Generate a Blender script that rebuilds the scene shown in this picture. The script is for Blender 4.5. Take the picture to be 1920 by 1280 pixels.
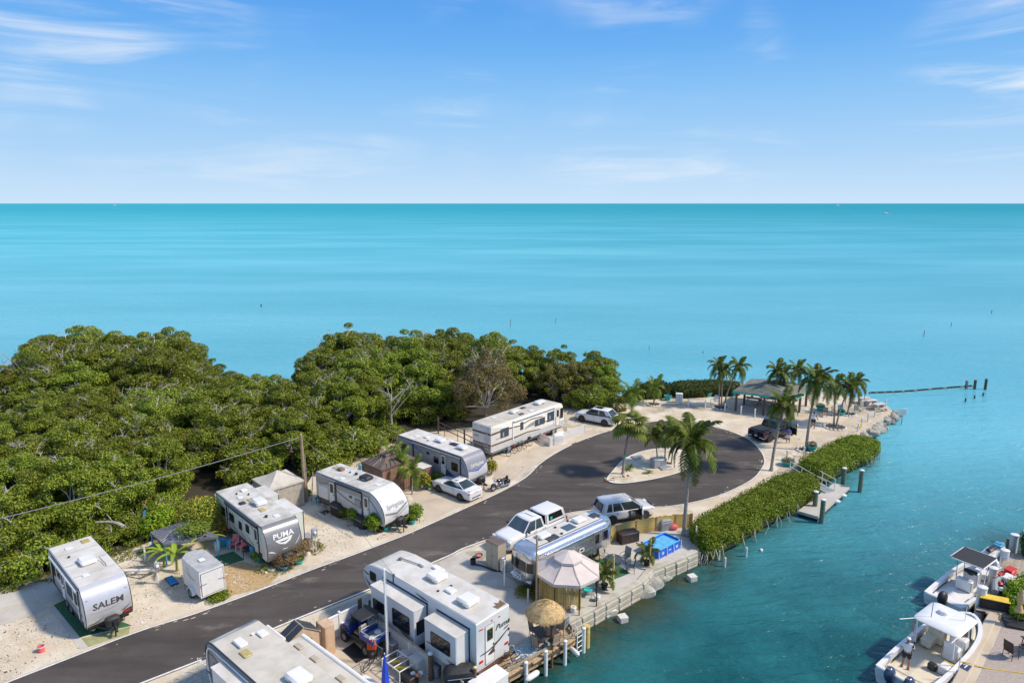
import bpy, bmesh, math, random
from mathutils import Vector, Matrix, Euler, noise as mnoise
for o in list(bpy.data.objects): bpy.data.objects.remove(o)
scene = bpy.context.scene
COL = scene.collection
R = math.radians
PI = math.pi
rnd = random.Random(7)

# ------------------------------------------------------------------ camera
CAM_H = 24.0
FPX = 1280.0                       # focal length in photo pixels (1920 wide)
PITCH = math.atan((640 - 381) / FPX)
cd = bpy.data.cameras.new('camera'); cam = bpy.data.objects.new('camera', cd); COL.objects.link(cam)
cam.location = (0, 0, CAM_H); cam.rotation_euler = (PI / 2 - PITCH, 0, R(-0.0))
cd.sensor_fit = 'HORIZONTAL'; cd.sensor_width = 36; cd.lens = 24.0
cd.clip_start = 0.5; cd.clip_end = 90000
scene.camera = cam

# ------------------------------------------------------------------ sky and sun
SUN_AZ, SUN_EL = -8.0, 46.0        # azimuth counted from +X, counter-clockwise
w = bpy.data.worlds.new('World'); scene.world = w; w.use_nodes = True
nt = w.node_tree; nt.nodes.clear()
def wn(t, **k):
    n = nt.nodes.new(t)
    for a, b in k.items(): setattr(n, a, b)
    return n
sky = wn('ShaderNodeTexSky', sky_type='NISHITA', sun_disc=False, sun_elevation=R(SUN_EL), sun_rotation=R(90 - SUN_AZ),
         altitude=0, air_density=1.0, dust_density=0.25, ozone_density=3.0)
tc = wn('ShaderNodeTexCoord'); sep = wn('ShaderNodeSeparateXYZ')
nt.links.new(tc.outputs['Generated'], sep.inputs[0])
def wm(op, a, b=None, c=None):
    n = wn('ShaderNodeMath', operation=op)
    for i, x in enumerate((a, b, c)):
        if x is None: continue
        if isinstance(x, (int, float)): n.inputs[i].default_value = x
        else: nt.links.new(x, n.inputs[i])
    return n.outputs[0]
comb = wn('ShaderNodeCombineXYZ'); nt.links.new(sep.outputs[0], comb.inputs[0]); nt.links.new(sep.outputs[2], comb.inputs[1]); nt.links.new(wm('MULTIPLY', sep.outputs[1], .4), comb.inputs[2])
mp = wn('ShaderNodeMapping'); mp.inputs['Rotation'].default_value = (0, 0, R(-15)); mp.inputs['Scale'].default_value = (3.4, 25, 2); mp.inputs['Location'].default_value = (3.1, 1.7, 0)
nt.links.new(comb.outputs[0], mp.inputs[0])
n1 = wn('ShaderNodeTexNoise'); n1.inputs['Scale'].default_value = 1.0; n1.inputs['Detail'].default_value = 9; n1.inputs['Roughness'].default_value = 0.62
n1.inputs['Distortion'].default_value = 0.7
nt.links.new(mp.outputs[0], n1.inputs['Vector'])
n2 = wn('ShaderNodeTexNoise'); n2.inputs['Scale'].default_value = 3.2; n2.inputs['Detail'].default_value = 3
nt.links.new(comb.outputs[0], n2.inputs['Vector'])
def wramp(src, lo, hi):
    n = wn('ShaderNodeMapRange', interpolation_type='SMOOTHSTEP')
    nt.links.new(src, n.inputs[0]); n.inputs[1].default_value = lo; n.inputs[2].default_value = hi
    return n.outputs[0]
cl = wm('MULTIPLY', wramp(n1.outputs['Fac'], 0.43, 0.74), wramp(n2.outputs['Fac'], 0.36, 0.60))
cl = wm('MULTIPLY', cl, wramp(sep.outputs[2], 0.0, 0.06))
cl = wm('MULTIPLY', cl, 0.80)
# clear tropical sky: pale at the horizon, deepening to the Nishita blue above
low = wn('ShaderNodeValToRGB'); K = 0.2306
stops = ((0.0,(.60,.78,.96)),(.062,(.43,.67,.945)),(.14,(.27,.56,.93)),(.20,(.165,.455,.905)),(.275,(.092,.345,.85)))
while len(low.color_ramp.elements) < len(stops): low.color_ramp.elements.new(.5)
for e, (p_, c_) in zip(low.color_ramp.elements, stops): e.position = p_; e.color = (c_[0], c_[1], c_[2], 1)
nt.links.new(wm('MAXIMUM', sep.outputs[2], 0.0), low.inputs[0])
lows = wn('ShaderNodeMix', data_type='RGBA', blend_type='MULTIPLY'); lows.inputs[0].default_value = 1.0; nt.links.new(low.outputs[0], lows.inputs[6]); lows.inputs[7].default_value = (1/K, 1/K, 1/K, 1)
hz = wn('ShaderNodeMix', data_type='RGBA'); nt.links.new(wramp(sep.outputs[2], 0.24, 0.55), hz.inputs[0]); nt.links.new(lows.outputs[2], hz.inputs[6]); nt.links.new(sky.outputs[0], hz.inputs[7])
cm = wn('ShaderNodeMix', data_type='RGBA'); nt.links.new(cl, cm.inputs[0]); nt.links.new(hz.outputs[2], cm.inputs[6])
cm.inputs[7].default_value = (3.7, 3.95, 4.25, 1)
bg = wn('ShaderNodeBackground'); bg.inputs['Strength'].default_value = 0.14
nt.links.new(cm.outputs[2], bg.inputs[0])
out = wn('ShaderNodeOutputWorld'); nt.links.new(bg.outputs[0], out.inputs[0])
sl = bpy.data.lights.new('sun', 'SUN'); sun = bpy.data.objects.new('sun', sl); COL.objects.link(sun)
sl.energy = 2.9; sl.angle = R(5); sl.color = (1.0, 0.88, 0.71)
sd = Vector((math.cos(R(SUN_AZ)) * math.cos(R(SUN_EL)), math.sin(R(SUN_AZ)) * math.cos(R(SUN_EL)), math.sin(R(SUN_EL))))
sun.rotation_euler = sd.to_track_quat('Z', 'Y').to_euler(); sun.location = (60, 0, 80)
scene.view_settings.view_transform = 'Standard'; scene.view_settings.look = 'None'
scene.view_settings.exposure = 0.72; scene.view_settings.gamma = 1.0; scene.view_settings.use_curve_mapping = False
scene.render.engine = 'CYCLES'
scene.cycles.max_bounces = 6; scene.cycles.transparent_max_bounces = 8
scene.cycles.caustics_reflective = False; scene.cycles.caustics_refractive = False

# ------------------------------------------------------------------ helpers
def g(u, v, z=0.0):
    """ground point (plane at height z) seen at photo pixel u,v"""
    a = (v - 640) / FPX; s, c = math.sin(PITCH), math.cos(PITCH)
    t = (CAM_H - z) / (s + a * c)
    return Vector(((u - 960) / FPX * t, t * (c - a * s), z))
def ang(a, b): return math.atan2(b[1] - a[1], b[0] - a[0])

class MB:
    def __init__(s): s.v = []; s.f = []
    def add(s, vs, fs):
        n = len(s.v); s.v += [tuple(p) for p in vs]; s.f += [tuple(i + n for i in f) for f in fs]; return s
    def box(s, c, d, rz=0, rx=0, ry=0):
        x, y, z = d[0] / 2, d[1] / 2, d[2] / 2
        m = Matrix.Translation(c) @ Euler((rx, ry, rz)).to_matrix().to_4x4()
        vs = [m @ Vector(q) for q in ((-x,-y,-z),(x,-y,-z),(x,y,-z),(-x,y,-z),(-x,-y,z),(x,-y,z),(x,y,z),(-x,y,z))]
        return s.add(vs, [(0,3,2,1),(4,5,6,7),(0,1,5,4),(1,2,6,5),(2,3,7,6),(3,0,4,7)])
    def bbox(s, c, d, b=.03, rz=0, rx=0, ry=0):
        """box with chamfered edges"""
        x, y, z = d[0] / 2, d[1] / 2, d[2] / 2; b = min(b, x * .9, y * .9, z * .9)
        m = Matrix.Translation(c) @ Euler((rx, ry, rz)).to_matrix().to_4x4()
        rings = []
        def ring(ix, iy, zz, bb):
            X, Y = x - ix, y - iy
            return [(-X+bb,-Y,zz),(X-bb,-Y,zz),(X,-Y+bb,zz),(X,Y-bb,zz),(X-bb,Y,zz),(-X+bb,Y,zz),(-X,Y-bb,zz),(-X,-Y+bb,zz)]
        rr = [ring(b, b, -z, b*.5), ring(0, 0, -z+b, b), ring(0, 0, z-b, b), ring(b, b, z, b*.5)]
        return s.rings([[m @ Vector(p) for p in r] for r in rr], True, True)
    def rings(s, rr, cap0=False, cap1=False, closed=True):
        k = len(rr[0]); n = len(s.v)
        for r in rr: s.v += [tuple(p) for p in r]
        for i in range(len(rr) - 1):
            for j in range(k if closed else k - 1):
                a = n + i * k + j; b = n + i * k + (j + 1) % k
                s.f.append((a, b, b + k, a + k))
        if cap0: s.f.append(tuple(n + j for j in range(k))[::-1])
        if cap1: s.f.append(tuple(n + (len(rr) - 1) * k + j for j in range(k)))
        return s
    def tube(s, pts, r, n=8, cap=True):
        pts = [Vector(p) for p in pts]; rr = []
        rs = r if isinstance(r, (list, tuple)) else [r] * len(pts)
        ref = None
        for i, p in enumerate(pts):
            d = (pts[min(i + 1, len(pts) - 1)] - pts[max(i - 1, 0)])
            if d.length < 1e-9: d = Vector((0, 0, 1))
            d.normalize()
            if ref is None: ref = Vector((0, 0, 1)) if abs(d.z) < .9 else Vector((1, 0, 0))
            a = d.cross(ref)
            if a.length < 1e-4: a = d.cross(Vector((0.3, 1, 0.1)))
            a.normalize(); b = d.cross(a).normalized(); ref = a.cross(d)
            rr.append([p + (a * math.cos(t) + b * math.sin(t)) * rs[i] for t in [2 * PI * j / n for j in range(n)]])
        return s.rings(rr, cap, cap)
    def cyl(s, p0, p1, r0, r1=None, n=12): return s.tube([p0, p1], [r0, r0 if r1 is None else r1], n)
    def lathe(s, prof, c=(0, 0, 0), n=16, m=None, cap=True):
        rr = []
        for r, z in prof:
            q = [Vector((r * math.cos(2*PI*j/n), r * math.sin(2*PI*j/n), z)) for j in range(n)]
            rr.append([(m @ p if m else p) + Vector(c) for p in q])
        return s.rings(rr, cap, cap)
    def prism(s, poly, z0, z1):
        n = len(s.v); k = len(poly)
        area = sum(poly[i][0]*poly[(i+1)%k][1] - poly[(i+1)%k][0]*poly[i][1] for i in range(k))
        if area < 0: poly = poly[::-1]
        s.v += [(p[0], p[1], z0) for p in poly] + [(p[0], p[1], z1) for p in poly]
        s.f.append(tuple(range(n, n + k))[::-1]); s.f.append(tuple(range(n + k, n + 2 * k)))
        for j in range(k): s.f.append((n + j, n + (j+1) % k, n + k + (j+1) % k, n + k + j))
        return s
    def sphere(s, c, r, n=12, k=8, jit=0, rg=None):
        rx, ry, rz = (r, r, r) if isinstance(r, (int, float)) else r
        rr = []
        for i in range(k + 1):
            t = PI * i / k - PI / 2; e = max(math.cos(t), .02)
            row = []
            for j in range(n):
                q = 1 + (rg.uniform(-jit, jit) if rg else 0)
                row.append((c[0] + rx*e*math.cos(2*PI*j/n)*q, c[1] + ry*e*math.sin(2*PI*j/n)*q, c[2] + rz*math.sin(t)*q))
            rr.append(row)
        return s.rings(rr, True, True)
    def xprof(s, prof, y0, y1, b=0.0):
        """side profile (x,z) extruded over y, side edges rounded by b"""
        k = len(prof)
        area = sum(prof[i][0]*prof[(i+1)%k][1] - prof[(i+1)%k][0]*prof[i][1] for i in range(k))
        if area < 0: prof = prof[::-1]
        cxx = sum(p[0] for p in prof)/k; czz = sum(p[1] for p in prof)/k
        def inset(d):
            o = []
            for i in range(k):
                p0 = Vector(prof[i-1]); p = Vector(prof[i]); p1 = Vector(prof[(i+1)%k])
                e0 = (p-p0).normalized() if (p-p0).length > 1e-6 else Vector((1,0)); e1 = (p1-p).normalized() if (p1-p).length > 1e-6 else e0
                nn = Vector((-e0.y-e1.y, e0.x+e1.x))
                nn = nn.normalized() if nn.length > 1e-6 else Vector((0, 0))
                o.append(p + nn * d)
            return o
        if b > 0: seq = [(y0, inset(b)), (y0 + b*.35, inset(b*.25)), (y0 + b, inset(0)), (y1 - b, inset(0)), (y1 - b*.35, inset(b*.25)), (y1, inset(b))]
        else: seq = [(y0, inset(0)), (y1, inset(0))]
        rr = [[(p[0], y, p[1]) for p in pr] for y, pr in seq]
        return s.rings([r[::-1] for r in rr], True, True)
    def skin(s, strip, y0, y1, t):
        """open strip of (x,z) points given thickness t outward (left normal), spanning y0..y1"""
        k = len(strip); o = []
        for i in range(k):
            a = Vector(strip[max(i-1, 0)]); b = Vector(strip[min(i+1, k-1)]); d = (b - a).normalized()
            o.append(Vector(strip[i]) + Vector((d.y, -d.x)) * t)
        ring = [tuple(p) for p in strip] + [tuple(p) for p in o[::-1]]
        return s.xprof(ring, y0, y1)
    def build(s, name, mat, parent=None, smooth=True, loc=None, rot=None, sharp=38):
        me = bpy.data.meshes.new(name); me.from_pydata(s.v, [], s.f)
        if smooth and len(me.polygons):
            me.polygons.foreach_set('use_smooth', [True] * len(me.polygons))
            me.set_sharp_from_angle(angle=R(sharp))
        me.update()
        o = bpy.data.objects.new(name, me); COL.objects.link(o)
        if mat: me.materials.append(MATS[mat] if isinstance(mat, str) else mat)
        if parent: o.parent = parent
        if loc: o.location = loc
        if rot: o.rotation_euler = rot
        return o
def tag(o, label=None, cat=None, group=None, kind=None):
    if label: o['label'] = label
    if cat: o['category'] = cat
    if group: o['group'] = group
    if kind: o['kind'] = kind
    return o
def thing(name, label, cat, loc=(0, 0, 0), rz=0, group=None):
    o = bpy.data.objects.new(name, None); COL.objects.link(o); o.empty_display_size = .3
    o.location = loc; o.rotation_euler = (0, 0, rz)
    return tag(o, label, cat, group)
def one(mb, name, mat, label, cat, group=None, loc=(0,0,0), rz=0, smooth=True):
    o = mb.build(name, mat, None, smooth); o.location = loc; o.rotation_euler = (0, 0, rz)
    return tag(o, label, cat, group)
CH = {}
def copy_tree(o, parent=None, loc=None, rz=None, sc=None, label=None, group=None):
    c = o.copy(); COL.objects.link(c); c.parent = parent
    if loc is not None: c.location = loc
    if rz is not None: c.rotation_euler = (c.rotation_euler[0], c.rotation_euler[1], rz)
    if sc is not None: c.scale = (sc, sc, sc) if isinstance(sc, (int, float)) else sc
    if label: c['label'] = label
    if group: c['group'] = group
    for ch in list(o.children): copy_tree(ch, c)
    return c
def share(o, parent, loc, rot=(0, 0, 0), sc=None, name=None):
    """same mesh again as another part"""
    c = bpy.data.objects.new(name or o.name.split('.')[0], o.data); COL.objects.link(c); c.parent = parent
    c.location = loc; c.rotation_euler = rot
    if sc: c.scale = sc
    return c
def sheet(name, pts, z, mat, kind='structure', label=None, parent=None, th=None):
    """flat polygon sheet with a little thickness"""
    mb = MB(); mb.prism([(p[0], p[1]) for p in pts], (z - .003 if th is None else z - th), z)
    o = mb.build(name, mat, parent, smooth=False)
    bm = bmesh.new(); bm.from_mesh(o.data); bmesh.ops.triangulate(bm, faces=[f for f in bm.faces if len(f.verts) > 4]); bm.to_mesh(o.data); bm.free()
    if kind: o['kind'] = kind
    if label: o['label'] = label
    return o
def rrect(x0, z0, x1, z1, r, n=3):
    o = []
    for cx_, cz_, a0 in ((x1-r, z0+r, -90), (x1-r, z1-r, 0), (x0+r, z1-r, 90), (x0+r, z0+r, 180)):
        for i in range(n + 1):
            a = R(a0 + 90 * i / n); o.append((cx_ + r*math.cos(a), cz_ + r*math.sin(a)))
    return o
def panel(poly, side, y, t, rev=False):
    """thin plate from (x,z) polygon on the plane y; side=-1/+1 outward"""
    mb = MB(); k = len(poly)
    a = [(p[0], y, p[1]) for p in poly]; b = [(p[0], y + side * t, p[1]) for p in poly]
    area = sum(poly[i][0]*poly[(i+1)%k][1] - poly[(i+1)%k][0]*poly[i][1] for i in range(k))
    fwd = (area > 0) == (side < 0)
    n = 0; mb.v = a + b
    mb.f.append(tuple(range(k, 2*k)) if fwd else tuple(range(k, 2*k))[::-1])
    for j in range(k):
        q = (j, (j+1) % k, k + (j+1) % k, k + j); mb.f.append(q if fwd else q[::-1])
    return mb
def spline(pts, n=8, closed=False):
    """Catmull-Rom through 2-D or 3-D points"""
    P = [Vector(p) for p in pts]; o = []; k = len(P)
    for i in range(k if closed else k - 1):
        if closed: p0, p1, p2, p3 = P[i-1], P[i], P[(i+1) % k], P[(i+2) % k]
        else: p0, p1, p2, p3 = P[max(i-1, 0)], P[i], P[i+1], P[min(i+2, k-1)]
        for j in range(n):
            t = j / n
            o.append(.5 * ((2*p1) + (p2-p0)*t + (2*p0-5*p1+4*p2-p3)*t*t + (3*p1-p0-3*p2+p3)*t**3))
    if not closed: o.append(P[-1])
    return o
_tx = {}
def text_geo(s, shear=0, bold=.012):
    key = (s, shear, bold)
    if key in _tx: return _tx[key]
    c = bpy.data.curves.new('t', 'FONT'); c.body = s; c.align_x = 'CENTER'; c.align_y = 'CENTER'; c.shear = shear; c.offset = bold; c.resolution_u = 2
    o = bpy.data.objects.new('t', c); COL.objects.link(o)
    dg = bpy.context.evaluated_depsgraph_get(); me = bpy.data.meshes.new_from_object(o.evaluated_get(dg))
    v = [tuple(q.co) for q in me.vertices]; f = [tuple(p.vertices) for p in me.polygons]
    bpy.data.objects.remove(o); bpy.data.curves.remove(c); bpy.data.meshes.remove(me)
    _tx[key] = (v, f); return v, f
def lettering(s, fn, size, mat, parent, sx=1.0, shear=0, name='lettering', bold=.012):
    """text mapped by fn(u,v)->3-D point"""
    v, f = text_geo(s, shear, bold)
    mb = MB(); mb.add([fn(p[0]*size*sx, p[1]*size) for p in v], f)
    return mb.build(name, mat, parent, smooth=False)

# ------------------------------------------------------------------ materials
MATS = {}
def M(name, col, rough=.6, metal=0, ns=4.0, na=.12, bump=0, bs=30, spec=.5, col2=None, coat=0, alpha=1, nd=4, lo=.35, hi=.65):
    m = bpy.data.materials.new(name); m.use_nodes = True; t = m.node_tree; b = t.nodes['Principled BSDF']
    b.inputs['Roughness'].default_value = rough; b.inputs['Metallic'].default_value = metal
    b.inputs['Specular IOR Level'].default_value = spec; b.inputs['Coat Weight'].default_value = coat
    tcn = t.nodes.new('ShaderNodeTexCoord')
    if na > 0 or col2:
        n = t.nodes.new('ShaderNodeTexNoise'); n.inputs['Scale'].default_value = ns; n.inputs['Detail'].default_value = nd; n.inputs['Roughness'].default_value = .6
        t.links.new(tcn.outputs['Object'], n.inputs['Vector'])
        mr = t.nodes.new('ShaderNodeMapRange'); mr.inputs[1].default_value = lo; mr.inputs[2].default_value = hi; t.links.new(n.outputs['Fac'], mr.inputs[0])
        mx = t.nodes.new('ShaderNodeMix'); mx.data_type = 'RGBA'; t.links.new(mr.outputs[0], mx.inputs[0])
        c2 = col2 or tuple(min(1, c * (1 + na)) for c in col); c1 = tuple(c * (1 - na) for c in col) if not col2 else col
        mx.inputs[6].default_value = (*c1, 1); mx.inputs[7].default_value = (*c2, 1); t.links.new(mx.outputs[2], b.inputs['Base Color'])
    else: b.inputs['Base Color'].default_value = (*col, 1)
    if bump:
        n2_ = t.nodes.new('ShaderNodeTexNoise'); n2_.inputs['Scale'].default_value = bs; n2_.inputs['Detail'].default_value = 3
        t.links.new(tcn.outputs['Object'], n2_.inputs['Vector'])
        bp = t.nodes.new('ShaderNodeBump'); bp.inputs['Strength'].default_value = bump; bp.inputs['Distance'].default_value = .02
        t.links.new(n2_.outputs['Fac'], bp.inputs['Height']); t.links.new(bp.outputs[0], b.inputs['Normal'])
    MATS[name] = m; return m
def leafmat(name, c1, c2, c3=None, trans=.25, rough=.45):
    """leaf colour varying from leaf to leaf"""
    m = bpy.data.materials.new(name); m.use_nodes = True; t = m.node_tree; b = t.nodes['Principled BSDF']
    geo = t.nodes.new('ShaderNodeNewGeometry'); oi = t.nodes.new('ShaderNodeObjectInfo')
    rp = t.nodes.new('ShaderNodeValToRGB'); e = rp.color_ramp.elements
    e[0].position = 0; e[0].color = (*c1, 1); e[1].position = .93; e[1].color = (*c2, 1)
    if c3: e[1].position = .972; x = e.new(.995); x.color = (*c3, 1)
    t.links.new(geo.outputs['Random Per Island'], rp.inputs[0])
    hs = t.nodes.new('ShaderNodeHueSaturation')
    mr = t.nodes.new('ShaderNodeMapRange'); mr.inputs[3].default_value = .488; mr.inputs[4].default_value = .514; t.links.new(oi.outputs['Random'], mr.inputs[0])
    mr2 = t.nodes.new('ShaderNodeMapRange'); mr2.inputs[3].default_value = .72; mr2.inputs[4].default_value = 1.32; t.links.new(oi.outputs['Random'], mr2.inputs[0])
    t.links.new(mr.outputs[0], hs.inputs['Hue']); t.links.new(mr2.outputs[0], hs.inputs['Value']); t.links.new(rp.outputs[0], hs.inputs['Color'])
    t.links.new(hs.outputs[0], b.inputs['Base Color']); b.inputs['Roughness'].default_value = rough; b.inputs['Specular IOR Level'].default_value = .2
    tr = t.nodes.new('ShaderNodeBsdfTranslucent'); t.links.new(hs.outputs[0], tr.inputs[0])
    mx = t.nodes.new('ShaderNodeMixShader'); mx.inputs[0].default_value = trans
    t.links.new(b.outputs[0], mx.inputs[1]); t.links.new(tr.outputs[0], mx.inputs[2])
    t.links.new(mx.outputs[0], t.nodes['Material Output'].inputs[0])
    MATS[name] = m; return m
M('white_gel', (.72,.71,.70), .28, na=.05, ns=1.5, coat=.3)
M('white_paint', (.71,.70,.68), .5, na=.07, ns=3)
M('white_pvc', (.71,.71,.70), .4, na=.05, ns=6)
M('roof_white', (.63,.61,.58), .6, col2=(.50,.47,.42), ns=.9, nd=7, lo=.38, hi=.66)
M('roof_cream', (.58,.54,.47), .6, col2=(.44,.40,.33), ns=.8, nd=7, lo=.38, hi=.66)
M('roof_dirty', (.58,.57,.54), .65, col2=(.38,.36,.31), ns=1.1, nd=8, lo=.40, hi=.68)
M('rust_stain', (.16,.10,.06), .8, na=.3, ns=12)
M('cap_silver', (.55,.55,.57), .22, metal=.35, na=.05, ns=1.2, coat=.4)
M('cap_grey', (.20,.20,.21), .25, metal=.2, na=.08, ns=1.2, coat=.4)
M('cap_slate', (.27,.27,.29), .28, metal=.2, na=.06, ns=1.2, coat=.4)
M('side_white', (.60,.60,.60), .4, na=.05, ns=2)
M('side_grey', (.50,.50,.50), .4, na=.05, ns=2)
M('side_taupe', (.33,.31,.30), .4, na=.05, ns=2)
M('side_green', (.58,.61,.55), .4, na=.05, ns=2)
M('side_cream', (.74,.71,.65), .35, na=.05, ns=2)
M('trim_black', (.025,.025,.028), .4, na=.2)
M('trim_grey', (.28,.28,.29), .45, na=.1)
M('stripe_dark', (.06,.055,.06), .35, na=.1)
M('stripe_brown', (.10,.05,.035), .35, na=.1)
M('stripe_blue', (.03,.12,.55), .35, na=.1)
M('stripe_silver', (.45,.46,.48), .3, metal=.4, na=.05)
M('glass_dark', (.012,.014,.016), .06, na=0, spec=.6)
M('glass_blue', (.05,.08,.11), .06, na=0, spec=.8)
M('glass_tint', (.03,.045,.05), .05, na=0, spec=.7)
M('curtain', (.30,.31,.31), .5, na=.2, ns=14)
M('hatch_amber', (.42,.34,.13), .3, na=.1, ns=5)
M('red_lens', (.55,.015,.015), .2, na=0)
M('amber_lens', (.65,.16,.02), .25, na=0)
M('clear_lens', (.75,.76,.78), .1, na=0)
M('tyre', (.02,.02,.021), .8, na=.2, ns=20)
M('rim', (.42,.42,.44), .3, metal=.7, na=.05)
M('chrome', (.75,.75,.77), .12, metal=1, na=0)
M('steel', (.42,.43,.44), .35, metal=.8, na=.1, ns=5)
M('aluminium', (.66,.67,.69), .2, metal=.92, na=.06, ns=2.2)
M('black_plastic', (.02,.02,.022), .5, na=.2)
M('black_cover', (.022,.022,.024), .6, na=.25, ns=6, bump=.4, bs=9)
M('grey_plastic', (.25,.26,.27), .5, na=.1)
M('galv', (.40,.42,.44), .45, metal=.5, na=.12, ns=8)
M('car_white', (.70,.70,.70), .18, na=0, coat=.6)
M('car_silver', (.60,.60,.61), .25, metal=.15, na=0, coat=.6)
M('car_black', (.010,.012,.016), .15, na=0, coat=.6, spec=.5)
M('tonneau', (.022,.023,.026), .55, na=.2, ns=9)
M('blue_plastic', (.02,.05,.27), .35, na=.06)
M('pool_blue', (.01,.13,.62), .45, na=.08, ns=3)
M('flag_blue', (.01,.06,.55), .6, na=.1)
M('red_plastic', (.55,.03,.015), .4, na=.08)
M('orange_red', (.62,.08,.015), .4, na=.08)
M('yellow', (.66,.45,.03), .5, na=.12, ns=5)
M('teal', (.02,.42,.42), .45, na=.12, ns=6)
M('turquoise', (.03,.45,.42), .4, na=.05)
M('sky_blue', (.06,.32,.55), .5, na=.15, ns=8)
M('pink', (.70,.14,.16), .5, na=.1)
M('bark', (.23,.20,.17), .9, na=.3, ns=6, bump=.6, bs=18)
M('bark_grey', (.38,.35,.31), .9, na=.25, ns=5, bump=.5, bs=15)
M('twig_pale', (.46,.43,.38), .9, na=.2, ns=5)
M('palm_trunk', (.30,.26,.22), .9, na=.25, ns=7, bump=.5, bs=14)
M('palm_neck', (.26,.16,.07), .85, na=.3, ns=9)
M('coconut_green', (.20,.22,.04), .5, na=.2)
M('wood_grey', (.34,.28,.21), .85, na=.25, ns=7, bump=.3, bs=22)
M('wood_warm', (.42,.30,.17), .8, na=.25, ns=8, bump=.3, bs=22)
M('wood_dark', (.12,.075,.05), .8, na=.3, ns=8)
M('wood_green', (.13,.17,.12), .8, na=.25, ns=5)
M('wood_pole', (.30,.22,.14), .85, na=.25, ns=5, bump=.4, bs=20)
M('bamboo', (.62,.44,.14), .6, na=.3, ns=6)
M('bamboo_dark', (.48,.32,.09), .6, na=.35, ns=9)
M('thatch', (.50,.35,.17), .95, na=.3, ns=11, bump=.6, bs=40)
M('concrete', (.50,.47,.42), .9, col2=(.38,.35,.31), ns=.8, nd=8, lo=.38, hi=.7, bump=.25, bs=40)
M('concrete_pale', (.52,.50,.46), .9, col2=(.44,.41,.37), ns=.5, nd=8, lo=.35, hi=.7, bump=.2, bs=40)
M('concrete_warm', (.54,.46,.36), .9, col2=(.42,.34,.25), ns=.5, nd=9, lo=.35, hi=.72, bump=.2, bs=40)
M('seawall', (.50,.47,.40), .9, col2=(.33,.30,.22), ns=1.3, nd=8, lo=.4, hi=.7, bump=.5, bs=14)
M('rock', (.40,.38,.34), .9, col2=(.20,.21,.18), ns=2.2, nd=7, lo=.35, hi=.65, bump=.7, bs=7)
M('rock_pale', (.60,.57,.52), .9, na=.2, ns=5, bump=.5, bs=14)
M('gravel_tan', (.50,.36,.19), .95, col2=(.36,.24,.11), ns=5, nd=6, bump=.8, bs=60)
M('gravel_grey', (.42,.39,.34), .95, col2=(.30,.28,.22), ns=4, nd=6, bump=.8, bs=60)
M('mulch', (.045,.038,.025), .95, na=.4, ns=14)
M('astroturf', (.035,.12,.055), .9, na=.25, ns=5)
M('moss', (.25,.28,.09), .95, col2=(.38,.36,.22), ns=2.5, nd=7)
M('line_white', (.74,.73,.70), .7, col2=(.60,.58,.54), ns=3, nd=7)
M('canvas_beige', (.50,.46,.40), .8, na=.1, ns=2)
M('canvas_pink', (.58,.50,.465), .75, na=.06, ns=2)
M('canvas_black', (.022,.022,.025), .7, na=.15, ns=3)
M('mesh_side', (.36,.33,.28), .9, na=.15, ns=4)
M('brown_metal', (.13,.095,.08), .55, na=.15, ns=3)
M('brown_panel', (.22,.13,.09), .7, na=.15, ns=3)
M('slate_blue', (.13,.14,.17), .6, na=.15, ns=2)
M('solar', (.035,.04,.05), .25, na=.1, ns=5)
M('beige_plastic', (.42,.37,.29), .5, na=.06)
M('tan_cover', (.55,.38,.25), .7, na=.1)
M('brown_resin', (.045,.032,.028), .5, na=.2, ns=9)
M('chair_tan', (.36,.25,.18), .7, na=.1)
M('table_brown', (.055,.038,.032), .4, na=.15)
M('cream_vinyl', (.66,.58,.44), .5, na=.06)
M('teak', (.40,.17,.05), .5, na=.15, ns=8)
M('navy', (.03,.05,.11), .22, na=.05, coat=.5)
M('hull_dark', (.02,.022,.03), .3, na=.1)
M('hull_red', (.12,.045,.035), .5, na=.15)
M('shingle', (.22,.23,.20), .9, col2=(.12,.13,.11), ns=2.6, nd=8, bump=.6, bs=14)
M('skin_a', (.42,.22,.13), .55, na=.08); M('skin_b', (.34,.17,.10), .55, na=.08)
M('hair', (.02,.015,.012), .7, na=.2)
M('shirt_white', (.70,.70,.72), .85, na=.06); M('shirt_blue', (.03,.10,.42), .8, na=.3, ns=16)
M('shorts_dark', (.02,.022,.028), .85, na=.15); M('shorts_pale', (.62,.58,.60), .85, na=.08)
M('soil', (.07,.05,.035), .95, na=.3, ns=14)
M('terracotta', (.42,.15,.07), .8, na=.1)
M('rope_white', (.66,.64,.60), .8, na=.1)
M('wire', (.20,.21,.22), .5, na=0); M('wire_dark', (.03,.03,.03), .6, na=0)
M('flag_red', (.45,.05,.05), .7, na=.1)
M('pool_liner', (.10,.42,.72), .5, na=.06)
leafmat('leaf_mangrove', (.060,.098,.010), (.290,.330,.034), (.34,.28,.03))
leafmat('leaf_olive', (.085,.088,.016), (.230,.210,.045), (.30,.20,.04))
leafmat('leaf_brown', (.13,.115,.035), (.34,.27,.10), None, .2)
leafmat('leaf_hedge', (.075,.140,.008), (.280,.360,.024), (.35,.30,.03), .22)
leafmat('leaf_hedge_dark', (.035,.065,.012), (.100,.140,.022), None, .2)
leafmat('leaf_palm', (.075,.105,.014), (.180,.210,.035), None, .28, .4)
leafmat('leaf_palm_lime', (.120,.185,.020), (.240,.300,.045), None, .3, .4)
leafmat('leaf_banana', (.16,.26,.02), (.34,.42,.05), None, .35, .4)
leafmat('leaf_dry', (.16,.10,.05), (.30,.20,.09), None, .2)
leafmat('leaf_pinkflower', (.55,.06,.10), (.75,.20,.22), None, .2)
leafmat('leaf_yellow', (.40,.28,.02), (.62,.48,.06), None, .3)
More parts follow.
